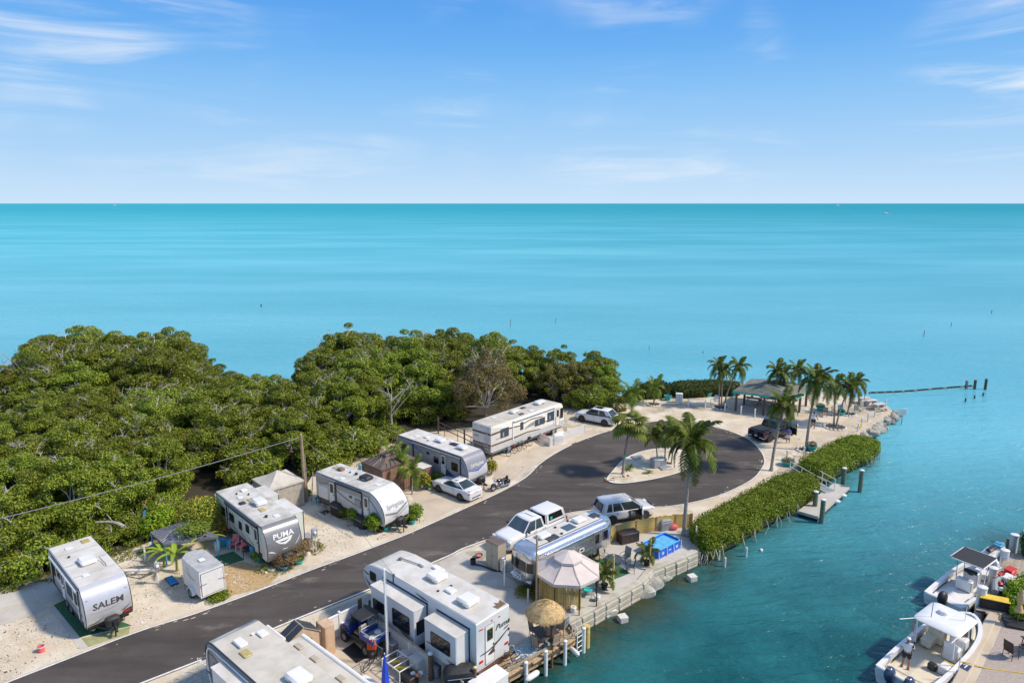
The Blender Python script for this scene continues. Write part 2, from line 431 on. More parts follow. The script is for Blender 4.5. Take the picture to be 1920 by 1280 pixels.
leafmat('leaf_straw', (.34,.23,.10), (.60,.44,.22), None, .15, .9)
leafmat('grass', (.14,.17,.03), (.30,.30,.08), None, .2)
# ================================================================== THE SETTING
WZ = -0.9                                   # water level
def gl(*pp, z=0): return [g(u, v, z) for u, v in pp]
SHORE_CANAL = gl((1062,1166),(1130,1130),(1200,1092),(1220,1068),(1262,1052),(1304,1034),(1307,1016))
SHORE_HEDGE = gl((1318,988),(1352,966),(1430,936),(1482,908),(1500,893),(1532,872),(1582,838),(1606,812))
SHORE_POINT = gl((1640,791),(1668,771),(1656,760),(1615,748),(1560,736),(1480,723),(1400,716),(1300,722),(1230,728),(1165,740))
SHORE_WOOD = gl((1150,740),(1100,724),(1000,717),(900,711),(760,701),(640,704),(606,722),(570,768),(490,752),(400,728),(330,706),(120,704),(60,722),(-50,770),(-300,790))
SHORE_NEAR = [g(1062,1166) + (g(1062,1166) - g(1200,1092)).normalized() * 22]
LAND = SHORE_NEAR + SHORE_CANAL + SHORE_HEDGE + SHORE_POINT + SHORE_WOOD + [Vector((-120, 90, 0)), Vector((-130, 2, 0)), Vector((-14, 2, 0))]
RLAND = [g(1797,1282) + (g(1797,1282) - g(1864,1151)).normalized() * 8, g(1864,1151), g(1893,1142), g(1902,1085), g(1935,1012), g(2050,990), Vector((120, 45, 0)), Vector((120, 5, 0)), Vector((22, 8, 0))]
def pt_seg(p, a, b):
    ab = (b - a); t = max(0, min(1, (p - a).dot(ab) / max(ab.length_squared, 1e-9))); return (p - a - ab * t).length
def mixnode(t, f, a, b):
    m = t.nodes.new('ShaderNodeMix'); m.data_type = 'RGBA'
    if hasattr(f, 'links'): t.links.new(f, m.inputs[0])
    else: m.inputs[0].default_value = f
    for x, i in ((a, 6), (b, 7)):
        if isinstance(x, tuple): m.inputs[i].default_value = (*x, 1)
        else: t.links.new(x, m.inputs[i])
    return m.outputs[2]
def noise_node(t, vec, scale, detail=4, rough=.55, sc=None, rot=0, dist=0):
    n = t.nodes.new('ShaderNodeTexNoise'); n.inputs['Scale'].default_value = scale; n.inputs['Detail'].default_value = detail; n.inputs['Roughness'].default_value = rough
    n.inputs['Distortion'].default_value = dist
    if sc:
        m = t.nodes.new('ShaderNodeMapping'); m.inputs['Scale'].default_value = sc; m.inputs['Rotation'].default_value = (0, 0, rot)
        t.links.new(vec, m.inputs[0]); vec = m.outputs[0]
    t.links.new(vec, n.inputs['Vector']); return n.outputs['Fac']
def rampn(t, src, lo, hi, a=0, b=1):
    n = t.nodes.new('ShaderNodeMapRange'); n.interpolation_type = 'SMOOTHSTEP'; t.links.new(src, n.inputs[0])
    n.inputs[1].default_value = lo; n.inputs[2].default_value = hi; n.inputs[3].default_value = a; n.inputs[4].default_value = b; return n.outputs[0]
def mathn(t, op, a, b):
    n = t.nodes.new('ShaderNodeMath'); n.operation = op
    for i, x in enumerate((a, b)):
        if isinstance(x, (int, float)): n.inputs[i].default_value = x
        else: t.links.new(x, n.inputs[i])
    return n.outputs[0]

def sea_material():
    m = bpy.data.materials.new('sea_water'); m.use_nodes = True; t = m.node_tree; b = t.nodes['Principled BSDF']; MATS['sea_water'] = m
    tcn = t.nodes.new('ShaderNodeTexCoord'); V = tcn.outputs['Object']
    at = t.nodes.new('ShaderNodeAttribute'); at.attribute_name = 'depth'      # r canal, g shallows beside the wall, b far
    sp = t.nodes.new('ShaderNodeSeparateColor'); t.links.new(at.outputs['Color'], sp.inputs[0])
    big = noise_node(t, V, .006, 4, .6, (1, 3.2, 1), R(6))
    band = noise_node(t, V, .0016, 3, .6, (1, 5, 1), R(4))
    near = mixnode(t, rampn(t, big, .30, .72), (.080,.365,.455), (.140,.455,.555))
    sea = mixnode(t, rampn(t, band, .35, .72, 0, .5), near, (.060,.335,.435))
    sea = mixnode(t, rampn(t, sp.outputs[2], .38, .95), sea, (.032,.300,.385))
    can = mixnode(t, rampn(t, noise_node(t, V, .16, 5, .6), .35, .65), (.005,.075,.082), (.014,.125,.135))
    c = mixnode(t, sp.outputs[0], sea, can)
    shal = mixnode(t, rampn(t, noise_node(t, V, .5, 5, .6), .35, .65), (.045,.050,.022), (.012,.040,.030))
    c = mixnode(t, mathn(t, 'MULTIPLY', sp.outputs[1], rampn(t, noise_node(t, V, .45, 4), .10, .50)), c, shal)
    t.links.new(c, b.inputs['Base Color'])
    b.inputs['Roughness'].default_value = .2; b.inputs['IOR'].default_value = 1.333; t.links.new(rampn(t, sp.outputs[2], .2, .8, .5, .05), b.inputs['Specular IOR Level'])
    w1 = noise_node(t, V, 1.15, 4, .62, (.42, 1.25, 1), R(-14), .4)
    w2 = noise_node(t, V, .30, 3, .5, (.30, 1.2, 1), R(-8), .3)
    w3 = noise_node(t, V, 3.4, 2, .5, (.6, 1.2, 1), R(-22))
    h = mathn(t, 'ADD', mathn(t, 'ADD', mathn(t, 'MULTIPLY', w1, .50), mathn(t, 'MULTIPLY', w2, .9)), mathn(t, 'MULTIPLY', w3, .10))
    bp = t.nodes.new('ShaderNodeBump'); bp.inputs['Strength'].default_value = 1.0; bp.inputs['Distance'].default_value = .52
    t.links.new(h, bp.inputs['Height']); t.links.new(bp.outputs[0], b.inputs['Normal'])
    # wave-roughened water mirrors less of the low sky the farther it lies
    df = t.nodes.new('ShaderNodeBsdfDiffuse'); t.links.new(c, df.inputs[0]); t.links.new(bp.outputs[0], df.inputs[1])
    mx = t.nodes.new('ShaderNodeMixShader'); t.links.new(rampn(t, sp.outputs[2], .02, .50, .10, .90), mx.inputs[0]); t.links.new(b.outputs[0], mx.inputs[1]); t.links.new(df.outputs[0], mx.inputs[2])
    t.links.new(mx.outputs[0], t.nodes['Material Output'].inputs[0])
sea_material()
def build_sea():
    xs = [-40000, -9000, -2500, -800, -300, -170] + [-120 + 4*i for i in range(30)] + [0 + 1.0*i for i in range(61)] + [64 + 4*i for i in range(20)] + [170, 300, 800, 2500, 9000, 40000]
    ys = [-3000, -300, -40, 0] + [8 + 1.0*i for i in range(72)] + [82 + 3*i for i in range(24)] + [170, 210, 280, 400, 650, 1000, 1600, 2600, 4200, 7000, 15000, 60000]
    V = []; C = []
    wall = SHORE_NEAR + SHORE_CANAL + SHORE_HEDGE
    for y in ys:
        for x in xs:
            V.append((x, y, WZ)); p = Vector((x, y, 0))
            s = 0; can = 0
            if 0 <= y <= 160 and -20 <= x <= 80:
                d = min(pt_seg(p, wall[i], wall[i+1]) for i in range(len(wall) - 1))
                s = max(0, 1 - max(0, d - .7) / 3.2) * (1 if y < 62 else max(0, 1 - (y - 62) / 5))
                d2 = min(pt_seg(p, RLAND[i], RLAND[i+1]) for i in range(4))
                s = max(s, .8 * max(0, 1 - max(0, d2 - 1.0) / 3.0))
            can = max(0, min(1, 1 - (y - 30 - .05 * x) / 42)); can = can * can * (3 - 2 * can)
            if x < 0: can *= max(0, 1 + x / 10)
            far = max(0, min(1, (math.log(max(y, 1)) - math.log(75)) / (math.log(4000) - math.log(75))))
            C.append((can, s, far, 1))
    nx = len(xs)
    F = [(j*nx+i, j*nx+i+1, (j+1)*nx+i+1, (j+1)*nx+i) for j in range(len(ys)-1) for i in range(nx-1)]
    mb = MB(); mb.v = V; mb.f = F; o = mb.build('sea', 'sea_water', None, smooth=True)
    a = o.data.color_attributes.new('depth', 'FLOAT_COLOR', 'POINT')
    a.data.foreach_set('color', [q for c in C for q in c])
    o['kind'] = 'structure'
build_sea()

def ground_material():
    m = bpy.data.materials.new('coral_sand'); m.use_nodes = True; t = m.node_tree; b = t.nodes['Principled BSDF']; MATS['coral_sand'] = m
    V = t.nodes.new('ShaderNodeTexCoord').outputs['Object']
    c = mixnode(t, rampn(t, noise_node(t, V, .35, 6, .62), .32, .68), (.66,.59,.48), (.52,.43,.31))
    c = mixnode(t, rampn(t, noise_node(t, V, .16, 8, .68), .50, .64), c, (.36,.31,.23))
    c = mixnode(t, rampn(t, noise_node(t, V, .27, 8, .7, (1,1.6,1), .8), .56, .68, 0, .8), c, (.72,.66,.56))
    c = mixnode(t, rampn(t, noise_node(t, V, 9, 3, .7), .60, .74), c, (.28,.23,.16))
    c = mixnode(t, rampn(t, noise_node(t, V, 6.5, 3, .7), .60, .72), c, (.66,.61,.53))
    t.links.new(c, b.inputs['Base Color']); b.inputs['Roughness'].default_value = .95; b.inputs['Specular IOR Level'].default_value = .2
    bp = t.nodes.new('ShaderNodeBump'); bp.inputs['Strength'].default_value = .5; bp.inputs['Distance'].default_value = .05
    t.links.new(noise_node(t, V, 7, 5, .7), bp.inputs['Height']); t.links.new(bp.outputs[0], b.inputs['Normal'])
ground_material()
def asphalt_material():
    m = bpy.data.materials.new('asphalt'); m.use_nodes = True; t = m.node_tree; b = t.nodes['Principled BSDF']; MATS['asphalt'] = m
    V = t.nodes.new('ShaderNodeTexCoord').outputs['Object']
    c = mixnode(t, rampn(t, noise_node(t, V, .22, 6, .6), .3, .7), (.058,.048,.042), (.092,.078,.069))
    # tyre-polished tracks along the lane and pale sand blown onto it
    c = mixnode(t, rampn(t, noise_node(t, V, .5, 5, .6, (.16, 1.3, 1), R(-44)), .42, .66, 0, .8), c, (.040,.035,.033))
    c = mixnode(t, rampn(t, noise_node(t, V, .42, 7, .68, (.5, 1.2, 1), R(-44)), .55, .76, 0, .7), c, (.24,.21,.175))
    c = mixnode(t, rampn(t, noise_node(t, V, 38, 2, .6), .45, .75, 0, .35), c, (.16,.15,.145))
    t.links.new(c, b.inputs['Base Color']); b.inputs['Roughness'].default_value = .85; b.inputs['Specular IOR Level'].default_value = .3
    bp = t.nodes.new('ShaderNodeBump'); bp.inputs['Strength'].default_value = .3; bp.inputs['Distance'].default_value = .01
    t.links.new(noise_node(t, V, 45, 3, .7), bp.inputs['Height']); t.links.new(bp.outputs[0], b.inputs['Normal'])
asphalt_material()

def terrain(name, outline):
    mb = MB(); mb.prism([(p.x, p.y) for p in outline], -4, 0); o = mb.build(name, 'coral_sand', None, smooth=False)
    bm = bmesh.new(); bm.from_mesh(o.data); bmesh.ops.triangulate(bm, faces=[f for f in bm.faces if len(f.verts) > 4]); bm.to_mesh(o.data); bm.free()
    o['kind'] = 'structure'; return o
terrain('ground', LAND); terrain('ground', RLAND)

# ---- road: two edges and the turning loop
LEFT = [(5,1280),(250,1185),(360,1150),(480,1107),(582,1067),(657,1040),(757,1002),(812,978),(885,945),(945,917),(985,893),(1010,869),(1040,849),(1080,829),(1142,807),(1202,793)]
LOOP = [(1260,788),(1310,794),(1360,805),(1402,822),(1425,842),(1435,862),(1430,878),(1410,900),(1360,925),(1310,940),(1260,949)]
RIGHT = [(1225,951),(1165,953),(1107,957),(1060,964),(1000,984),(880,1025),(840,1044),(715,1097),(632,1131),(520,1177),(382,1237),(272,1280)]
left_w = [g(*p) for p in LEFT]; right_w = [g(*p) for p in RIGHT]
left_w = [left_w[0] + (left_w[0] - left_w[1]).normalized() * 30] + left_w
right_w = right_w + [right_w[-1] + (right_w[-1] - right_w[-2]).normalized() * 30]
edge = [Vector((p.x, p.y, 0)) for p in spline(left_w + [g(*p) for p in LOOP] + right_w, 5)]
road = sheet('road', edge, .02, 'asphalt', th=.016)
def stripe(name, pts, wd, z, mat, parent=None, jit=0):
    mb = MB(); L = []; Rr = []
    for i, p in enumerate(pts):
        d = (pts[min(i+1, len(pts)-1)] - pts[max(i-1, 0)]); d.z = 0; d.normalize(); n = Vector((-d.y, d.x, 0))
        L.append(p + n * wd / 2); Rr.append(p - n * wd / 2)
    for i in range(len(pts) - 1):
        mb.add([(*L[i].xy, z), (*Rr[i].xy, z), (*Rr[i+1].xy, z), (*L[i+1].xy, z)], [(3, 2, 1, 0)])
    o = mb.build(name, mat, parent, smooth=False)
    if not parent: o['kind'] = 'structure'
    return o
def inset_line(pts, d):
    o = []
    for i, p in enumerate(pts):
        t = pts[min(i+1, len(pts)-1)] - pts[max(i-1, 0)]; t.z = 0; t.normalize(); o.append(p + Vector((t.y, -t.x, 0)) * d)
    return o
nL = 5 * (len(left_w) - 1)
stripe('edge_line', inset_line(edge[:nL - 10], .10), .13, .026, 'line_white', road)
stripe('edge_line', inset_line(edge[nL - 10:-5 * 9], .05), .10, .026, 'line_white', road)
stripe('edge_line', inset_line(edge[-5 * 9:], .10), .13, .026, 'line_white', road)
ISL = spline(gl((1139,900),(1150,884),(1174,860),(1215,845),(1262,842),(1292,852),(1299,868),(1282,883),(1240,896),(1190,905),(1155,907)), 4, True)
isl = sheet('traffic_island', ISL, .10, 'coral_sand', th=.085)
stripe('island_kerb', ISL + ISL[:1], .12, .106, 'line_white', isl)

# ---- ground sheets (each a little above the one below)
def pad(name, mat, z, *pp, kind='structure'): return sheet(name, gl(*pp), z, mat, kind)
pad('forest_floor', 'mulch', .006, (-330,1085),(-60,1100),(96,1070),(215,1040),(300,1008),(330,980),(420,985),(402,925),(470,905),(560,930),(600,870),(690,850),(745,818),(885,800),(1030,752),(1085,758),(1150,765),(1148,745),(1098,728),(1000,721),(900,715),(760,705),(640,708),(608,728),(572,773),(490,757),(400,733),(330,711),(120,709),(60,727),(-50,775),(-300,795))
pad('concrete_pad', 'concrete_pale', .012, (-90,1134),(51,1092),(70,1121),(-90,1168))
pad('concrete_pad', 'concrete_pale', .012, (54,1091),(98,1077),(122,1119),(80,1132))
pad('concrete_pad', 'concrete', .010, (-90,1170),(71,1123),(80,1134),(92,1137),(70,1150),(-90,1200))
pad('concrete_strip', 'concrete_pale', .012, (92,1139),(101,1136),(165,1213),(150,1217))
pad('turf_mat', 'astroturf', .014, (101,1134),(122,1124),(247,1172),(150,1194))
pad('moss_patch', 'moss', .013, (153,1196),(244,1174),(242,1187),(166,1212))
pad('gravel_bed', 'gravel_tan', .010, (417,1063),(457,1052),(522,1078),(500,1099),(430,1117))
pad('turf_mat', 'astroturf', .014, (396,1045),(438,1033),(459,1049),(418,1062))
pad('planting_bed', 'gravel_grey', .010, (478,1048),(505,1034),(582,1010),(600,1020),(565,1050),(520,1070),(492,1062))
pad('concrete_pad', 'concrete_warm', .012, (594,957),(640,937),(742,985),(668,1005))
pad('concrete_pad', 'concrete_warm', .012, (770,927),(852,886),(942,916),(884,941),(800,978))
pad('concrete_pad', 'concrete_warm', .010, (922,897),(960,851),(1045,826),(1100,806),(1125,809),(1040,846),(1006,868),(980,890),(940,912))
pad('concrete_pad', 'concrete', .012, (822,1054),(868,1035),(962,1090),(1003,1140),(998,1190),(960,1209),(900,1150))
pad('concrete_pad', 'concrete_warm', .012, (585,1218),(690,1160),(772,1225),(815,1300),(700,1300),(640,1256))
pad('gravel_strip', 'gravel_grey', .010, (600,1150),(700,1110),(712,1130),(690,1158),(590,1195))
pad('gravel_strip', 'gravel_grey', .008, (872,1034),(905,1031),(1000,1070),(1048,1120),(1003,1138),(964,1089))
pad('gravel_yard', 'gravel_grey', .008, (700,1160),(725,1110),(860,1090),(900,1230),(880,1300),(820,1300),(775,1225))
pad('patio', 'concrete_pale', .012, (1005,1138),(1048,1112),(1060,1085),(1128,1040),(1160,1005),(1240,990),(1296,985),(1305,1018),(1300,1031),(1216,1066),(1196,1089),(1068,1159))
pad('turf_mat', 'astroturf', .018, (1108,1052),(1135,1043),(1182,1074),(1152,1086))
pad('doormat', 'black_plastic', .020, (598,960),(612,955),(622,960),(608,966), kind='structure')
pad('path', 'concrete_warm', .010, (1445,888),(1485,885),(1528,850),(1600,800),(1662,768),(1655,762),(1600,778),(1545,812),(1505,840),(1470,872))
pad('yard_strip', 'gravel_grey', .008, (300,1285),(384,1242),(520,1182),(590,1200),(640,1260),(520,1300))
pad('patio', 'concrete_warm', .008, (1803,1275),(1866,1155),(1885,1160),(1822,1290))
M('paver', (.40,.34,.30), .85, col2=(.32,.26,.23), ns=7, nd=4, bump=.3, bs=18)
pad('patio', 'paver', .012, (1824,1290),(1886,1162),(1960,1182),(1960,1290))
# expansion joints and the old kerb line
for a, b in (((668,1005),(650,985)), ((775,945),(870,925)), ((845,908),(905,934)), ((950,905),(990,872))):
    stripe('joint', [g(*a), g(*b)], .035, .018, 'trim_grey')
stripe('pad_kerb', gl((590,962),(625,985),(662,1008)), .16, .03, 'concrete')

# ---- seawall along the canal: cap, and two courses of blocks
sw = thing('seawall', 'pale block seawall edging the patio of the silver trailer', 'seawall', (0, 0, 0))
def wall_blocks(pts, rows, parent, mat='seawall', L=1.05, zt=-.02, hh=.36, out=.16):
    proto = [MB().bbox((0, 0, 0), (L - .04, .34, hh - .03), .035).build('block', mat, parent) for _ in range(1)][0]
    first = True
    for r in range(rows):
        acc = 0
        for i in range(len(pts) - 1):
            a, b = pts[i], pts[i+1]; d = (b - a); n = max(1, round(d.length / L)); st = d.length / n
            for k in range(n):
                c = a + d * ((k + .5) / n); nn = Vector((d.y, -d.x, 0)).normalized()
                pos = (c.x + nn.x * (out + rnd.uniform(-.03, .04)), c.y + nn.y * (out + rnd.uniform(-.03, .04)), zt - hh * (r + .5))
                rot = (rnd.uniform(-.03, .03), rnd.uniform(-.02, .02), math.atan2(d.y, d.x) + rnd.uniform(-.03, .03))
                sc = (st / L * rnd.uniform(.95, 1.0), 1, 1)
                if first: proto.location = pos; proto.rotation_euler = rot; proto.scale = sc; first = False
                else: share(proto, parent, pos, rot, sc, 'block')
wall_blocks(SHORE_NEAR + SHORE_CANAL, 3, sw)
def beam(pts, wd, z0, z1, name, mat, parent):
    mb = MB()
    for i in range(len(pts) - 1):
        a, b = pts[i], pts[i+1]; d = (b - a).normalized(); n = Vector((-d.y, d.x, 0)) * wd / 2
        mb.bbox(((a.x+b.x)/2, (a.y+b.y)/2, (z0+z1)/2), ((b-a).length + .02, wd, z1 - z0), .03, math.atan2(d.y, d.x))
    return mb.build(name, mat, parent)
beam(SHORE_NEAR + SHORE_CANAL, .46, -.05, .16, 'cap_beam', 'seawall', sw)
sw2 = thing('seawall', 'tan concrete seawall around the sandy point past the hedge', 'seawall', (0, 0, 0))
wall_blocks(gl((1582,838),(1606,812),(1640,791),(1668,771)), 2, sw2, 'seawall', 1.3)
beam(gl((1590,830),(1606,812),(1640,791),(1668,771),(1656,760)), .5, -.03, .14, 'cap_beam', 'concrete_warm', sw2)
sw3 = thing('seawall', 'concrete edge of the paver patio beside the two moored boats', 'seawall', (0, 0, 0))
wall_blocks([RLAND[1], RLAND[0]][::1], 2, sw3, 'seawall', 1.4)
beam([RLAND[0], RLAND[1], RLAND[2]], .5, -.03, .12, 'cap_beam', 'concrete_warm', sw3)
# ================================================================== TRAILERS AND MOTORHOMES
def wheel(parent, x, y, r, wd, side, name='wheel', rim='rim', z=None):
    """tyre with a rim on its outer side"""
    z = r if z is None else z
    m = Matrix.Rotation(PI / 2 * (1 if side > 0 else -1), 4, 'X')
    mb = MB(); k = wd / 2
    mb.lathe([(r*.58, -k*.5), (r*.62, -k*.9), (r*.9, -k), (r, -k*.7), (r, k*.7), (r*.9, k), (r*.62, k*.9), (r*.58, k*.5)], (0, 0, 0), 20, m)
    t = mb.build(name, 'tyre', parent, loc=(x, y, z))
    rb = MB()
    s = -1 if side > 0 else 1
    mm = Matrix.Rotation(PI / 2 * (-1 if side > 0 else 1), 4, 'X')
    rb.lathe([(r*.63, k*.72), (r*.58, k*.80), (r*.52, k*.62), (r*.2, k*.55), (r*.18, k*.78), (.001, k*.8)], (0, 0, 0), 20, mm)
    for i in range(5):
        a = 2*PI*i/5; rb.box((math.cos(a)*r*.38, side*k*.70, math.sin(a)*r*.38), (r*.40, k*.22, r*.16), ry=-a)
    rb.build('rim', rim, t)
    return t

class RV:
    def __init__(s, name, label, cat, pa, pb, z, W, side, L, front=None, zf=.62, zt=2.9, shift=0, nose=None, group=None):
        """pa,pb: photo pixels of the rear and front ends of one roof edge at height z"""
        A, B = g(*pa, z), g(*pb, z); h = ang(A, B); d = Vector((math.cos(h), math.sin(h), 0)); lf = Vector((-d.y, d.x, 0))
        c = A + d * (L / 2) - lf * (side * W / 2) + d * shift; c.z = 0
        s.L, s.W, s.zf, s.zt = L, W, zf, zt
        s.root = thing(name, label, cat, c, h, group)
        X = L / 2
        s.nose = nose or [(-.16, zf), (-.03, zf+.35), (0, zf+.75), (-.06, zf+1.2), (-.22, zf+1.65), (-.50, zt-.22), (-.80, zt)]
        s.nosep = [tuple(p) for p in spline([(X + a, b) for a, b in s.nose], 4)]
        s.prof = s.nosep + [(-X+.10, zt), (-X+.03, zt-.03), (-X, zt-.12), (-X, zf)]
    def body(s, mat, cap=None, roof='roof_white', skirt='trim_black', edge='trim_black'):
        W = s.W
        MB().xprof(s.prof, -W/2, W/2, .05).build('body', mat, s.root)
        X = s.L/2
        if cap: MB().skin(s.nosep, -W/2+.03, W/2-.03, .018).build('front_cap', cap, s.root)
        x1 = s.nosep[-1][0]
        MB().bbox(((x1 - X + .06)/2, 0, s.zt + .012), (x1 + X - .10, W - .10, .03), .012).build('roof', roof, s.root)
        for k in range(1, 4): MB().box((-X + s.L*k/4.2, 0, s.zt + .029), (.07, W - .2, .006)).build('roof_seam', 'trim_grey' if k == 2 else 'beige_plastic', s.root)
        for sd in (-1, 1):
            for k in range(1, 5): MB().box((-X + s.L*k/5.4, sd*W/2, (s.zf+s.zt)/2), (.012, .006, s.zt - s.zf - .2)).build('panel_seam', 'trim_grey', s.root)
        MB().box((-.1, 0, s.zf - .13), (s.L - .5, W - .3, .26)).build('chassis', skirt, s.root)
        if edge:
            for sd in (-1, 1):
                MB().box(((x1 - X)/2, sd*(W/2 + .008), s.zt - .06), (x1 + X - .05, .016, .07)).build('gutter', edge, s.root)
                st = [(p[0], p[1]) for p in s.nosep]
                tb = MB().tube([(p[0] + .005, sd*(W/2 - .005), p[1]) for p in st], .022, 6); tb.build('corner_trim', edge, s.root)
        return s
    def face(s, w):
        return {'R': ((0, -s.W/2, 0), 0), 'L': ((0, s.W/2, 0), PI), 'B': ((-s.L/2, 0, 0), -PI/2), 'F': ((s.L/2, 0, 0), PI/2)}[w]
    def plate(s, w, name, poly, mat, t=.008, parent=None):
        l, r = s.face(w)
        return panel(poly, -1, 0, t).build(name, mat, parent or s.root, smooth=False, loc=l if not parent else None, rot=(0, 0, r) if not parent else None)
    def win(s, w, x0, z0, x1, z1, r=.09, frame='trim_black', glass='glass_dark', bars=1):
        f = s.plate(w, 'window', rrect(x0, z0, x1, z1, r), frame, .022)
        panel(rrect(x0+.04, z0+.04, x1-.04, z1-.04, r*.7), -1, 0, .027).build('pane', glass, f, smooth=False)
        return f
    def door(s, w, x0, z0, x1, z1, mat='white_paint', glass='glass_dark', wz=None, frame='trim_black'):
        f = s.plate(w, 'door', rrect(x0, z0, x1, z1, .07), frame, .016)
        panel(rrect(x0+.045, z0+.045, x1-.045, z1-.045, .06), -1, 0, .03).build('door_leaf', mat, f, smooth=False)
        a, b = wz or (z0 + (z1-z0)*.52, z1 - .16)
        panel(rrect(x0+.15, a, x1-.15, b, .05), -1, 0, .036).build('door_window', glass, f, smooth=False)
        MB().bbox((x1-.11, -.045, z0+(z1-z0)*.45), (.06, .05, .12), .015).build('handle', 'black_plastic', f)
        return f
    def ac(s, x, y=0, d=(1.0, .72, .30), mat='white_gel', dark=None):
        o = MB().bbox((x, y, s.zt + .03 + d[2]/2), d, .09).build('air_conditioner', mat, s.root)
        MB().box((x + d[0]*.15, y, s.zt + .03 + d[2]*.45), (d[0]*.5, d[1] + .01, d[2]*.28)).build('grille', dark or 'trim_grey', o)
        return o
    def vent(s, x, y, d=(.42, .42, .12), mat='white_gel', name='roof_vent'):
        return MB().bbox((x, y, s.zt + .025 + d[2]/2), d, .03).build(name, mat, s.root)
    def pipe(s, x, y, h=.16, r=.05, mat='black_plastic'):
        return MB().lathe([(r, 0), (r, h*.7), (r*1.5, h*.72), (r*1.5, h), (.002, h)], (x, y, s.zt + .02), 8).build('vent_pipe', mat, s.root)
    def tandem(s, x, r=.36, gap=.86, n=2):
        for sd in (-1, 1):
            for k in range(n): wheel(s.root, x + (k - (n-1)/2) * gap, sd*(s.W/2 - .16), r, .22, sd)
    def hitch(s, cover='black_cover'):
        X = s.L/2 - .25; mb = MB()
        for sd in (-1, 1): mb.tube([(X, sd*.7, .5), (X+1.15, 0, .5)], .055, 6)
        mb.bbox((X+1.2, 0, .5), (.25, .14, .14), .02); mb.cyl((X+.95, 0, .0), (X+.95, 0, .95), .04)
        mb.build('tongue', 'trim_black', s.root)
        MB().bbox((X+.62, 0, .82), (.50, .72, .60), .10).build('propane_cover', cover, s.root)
        for sd in (-1, 1):
            MB().cyl((X-.5, sd*.9, 0), (X-.35, sd*.8, s.zf), .035).build('stabiliser', 'steel', s.root)
    def nose_at(s, y, h, off=.03):
        """point on the nose at lateral y and height h"""
        P = s.nosep
        for i in range(len(P)-1):
            if P[i][1] <= h <= P[i+1][1]:
                t = (h - P[i][1]) / max(P[i+1][1] - P[i][1], 1e-6); x = P[i][0] + (P[i+1][0]-P[i][0])*t
                d = Vector((P[i+1][0]-P[i][0], P[i+1][1]-P[i][1])).normalized()
                return (x + d.y*off, y, h - d.x*off)
        return (P[-1][0] + off, y, h)
    def nose_plate(s, name, poly, mat, off=.03, sub=6):
        """decal following the nose; poly in (y,z)"""
        bm = bmesh.new(); vs = [bm.verts.new((p[0], p[1], 0)) for p in poly]; bm.faces.new(vs)
        for k in range(1, 14):
            h = s.zf + k*.17
            bmesh.ops.bisect_plane(bm, geom=bm.verts[:] + bm.edges[:] + bm.faces[:], plane_co=(0, h, 0), plane_no=(0, 1, 0))
        bmesh.ops.triangulate(bm, faces=bm.faces)
        bm.verts.index_update(); mb = MB()
        mb.add([s.nose_at(v.co.x, v.co.y, off) for v in bm.verts], [tuple(v.index for v in f.verts) for f in bm.faces]); bm.free()
        return mb.build(name, mat, s.root, smooth=False)
    def nose_text(s, txt, z, size, mat, sx=1.0, shear=0, y=0, bold=.012, off=.036, name='lettering'):
        return lettering(txt, lambda a, b: s.nose_at(a + y, z + b, off), size, mat, s.root, sx, shear, name, bold)
    def side_text(s, w, txt, x, z, size, mat, sx=1.0, shear=0, bold=.012):
        l, r = s.face(w); o = lettering(txt, lambda a, b: (x + a, -.014, z + b), size, mat, s.root, sx, shear, 'lettering', bold)
        o.location = l; o.rotation_euler = (0, 0, r); return o
    def awning(s, side, x0, x1, z, mat='white_paint', arms='trim_black'):
        y = side*(s.W/2 + .09)
        o = MB().cyl((x0, y, z), (x1, y, z), .075, n=10).build('awning_roll', mat, s.root)
        for x in (x0, x1):
            MB().box((x, side*(s.W/2 + .03), (z + s.zf + .25)/2), (.09, .06, z - s.zf - .25)).build('awning_arm', arms, s.root)
        return o
    def markers(s, w, spots, mat='amber_lens', d=(.10, .05)):
        for x, z in spots: s.plate(w, 'marker_light', rrect(x-d[0]/2, z-d[1]/2, x+d[0]/2, z+d[1]/2, .02), mat, .03)
    def nose_lights(s, spots, mat='amber_lens'):
        for y, z in spots:
            p = s.nose_at(y, z, .03); MB().bbox(p, (.05, .11, .05), .015).build('marker_light', mat, s.root)

def swoosh(x0, z0, x1, z1, sag, th, n=9):
    """tapering curved stripe polygon from (x0,z0) to (x1,z1)"""
    up, dn = [], []
    for i in range(n + 1):
        t = i / n; x = x0 + (x1-x0)*t; z = z0 + (z1-z0)*t - sag*4*t*(1-t); w = th * math.sin(PI*min(1, t*.92+.06))
        up.append((x, z + w/2)); dn.append((x, z - w/2))
    return dn + up[::-1]

# ---- 1: white trailer with silver nose, near the left edge
r = RV('travel_trailer', 'white travel trailer with silver nose and a red corner sticker on the leftmost lot', 'trailer', (89,1028), (148,1105), 2.9, 2.4, -1, 7.25)
r.body('side_white', 'cap_silver')
r.hitch(); r.tandem(-.4)
for a in ((-3.0,1.5,-2.3,2.2), (-1.9,1.75,-1.2,2.3), (.1,1.45,1.3,2.25), (1.7,1.5,2.2,2.3)): r.win('R', *a)
r.door('R', -1.05, .75, -.35, 2.55); r.door('R', 2.3, .75, 2.85, 2.5)
r.plate('R', 'stripe', [(-3.6,1.0),(2.9,1.0),(3.1,1.3),(-3.6,1.25)], 'trim_grey'); r.plate('R', 'stripe', [(-3.6,.66),(3.2,.66),(3.2,.92),(-3.6,.92)], 'stripe_dark')
r.awning(-1, -2.9, 2.75, 2.66)
r.nose_text('SALEM', 1.78, .46, 'stripe_dark', 1.2, .1, bold=.02)
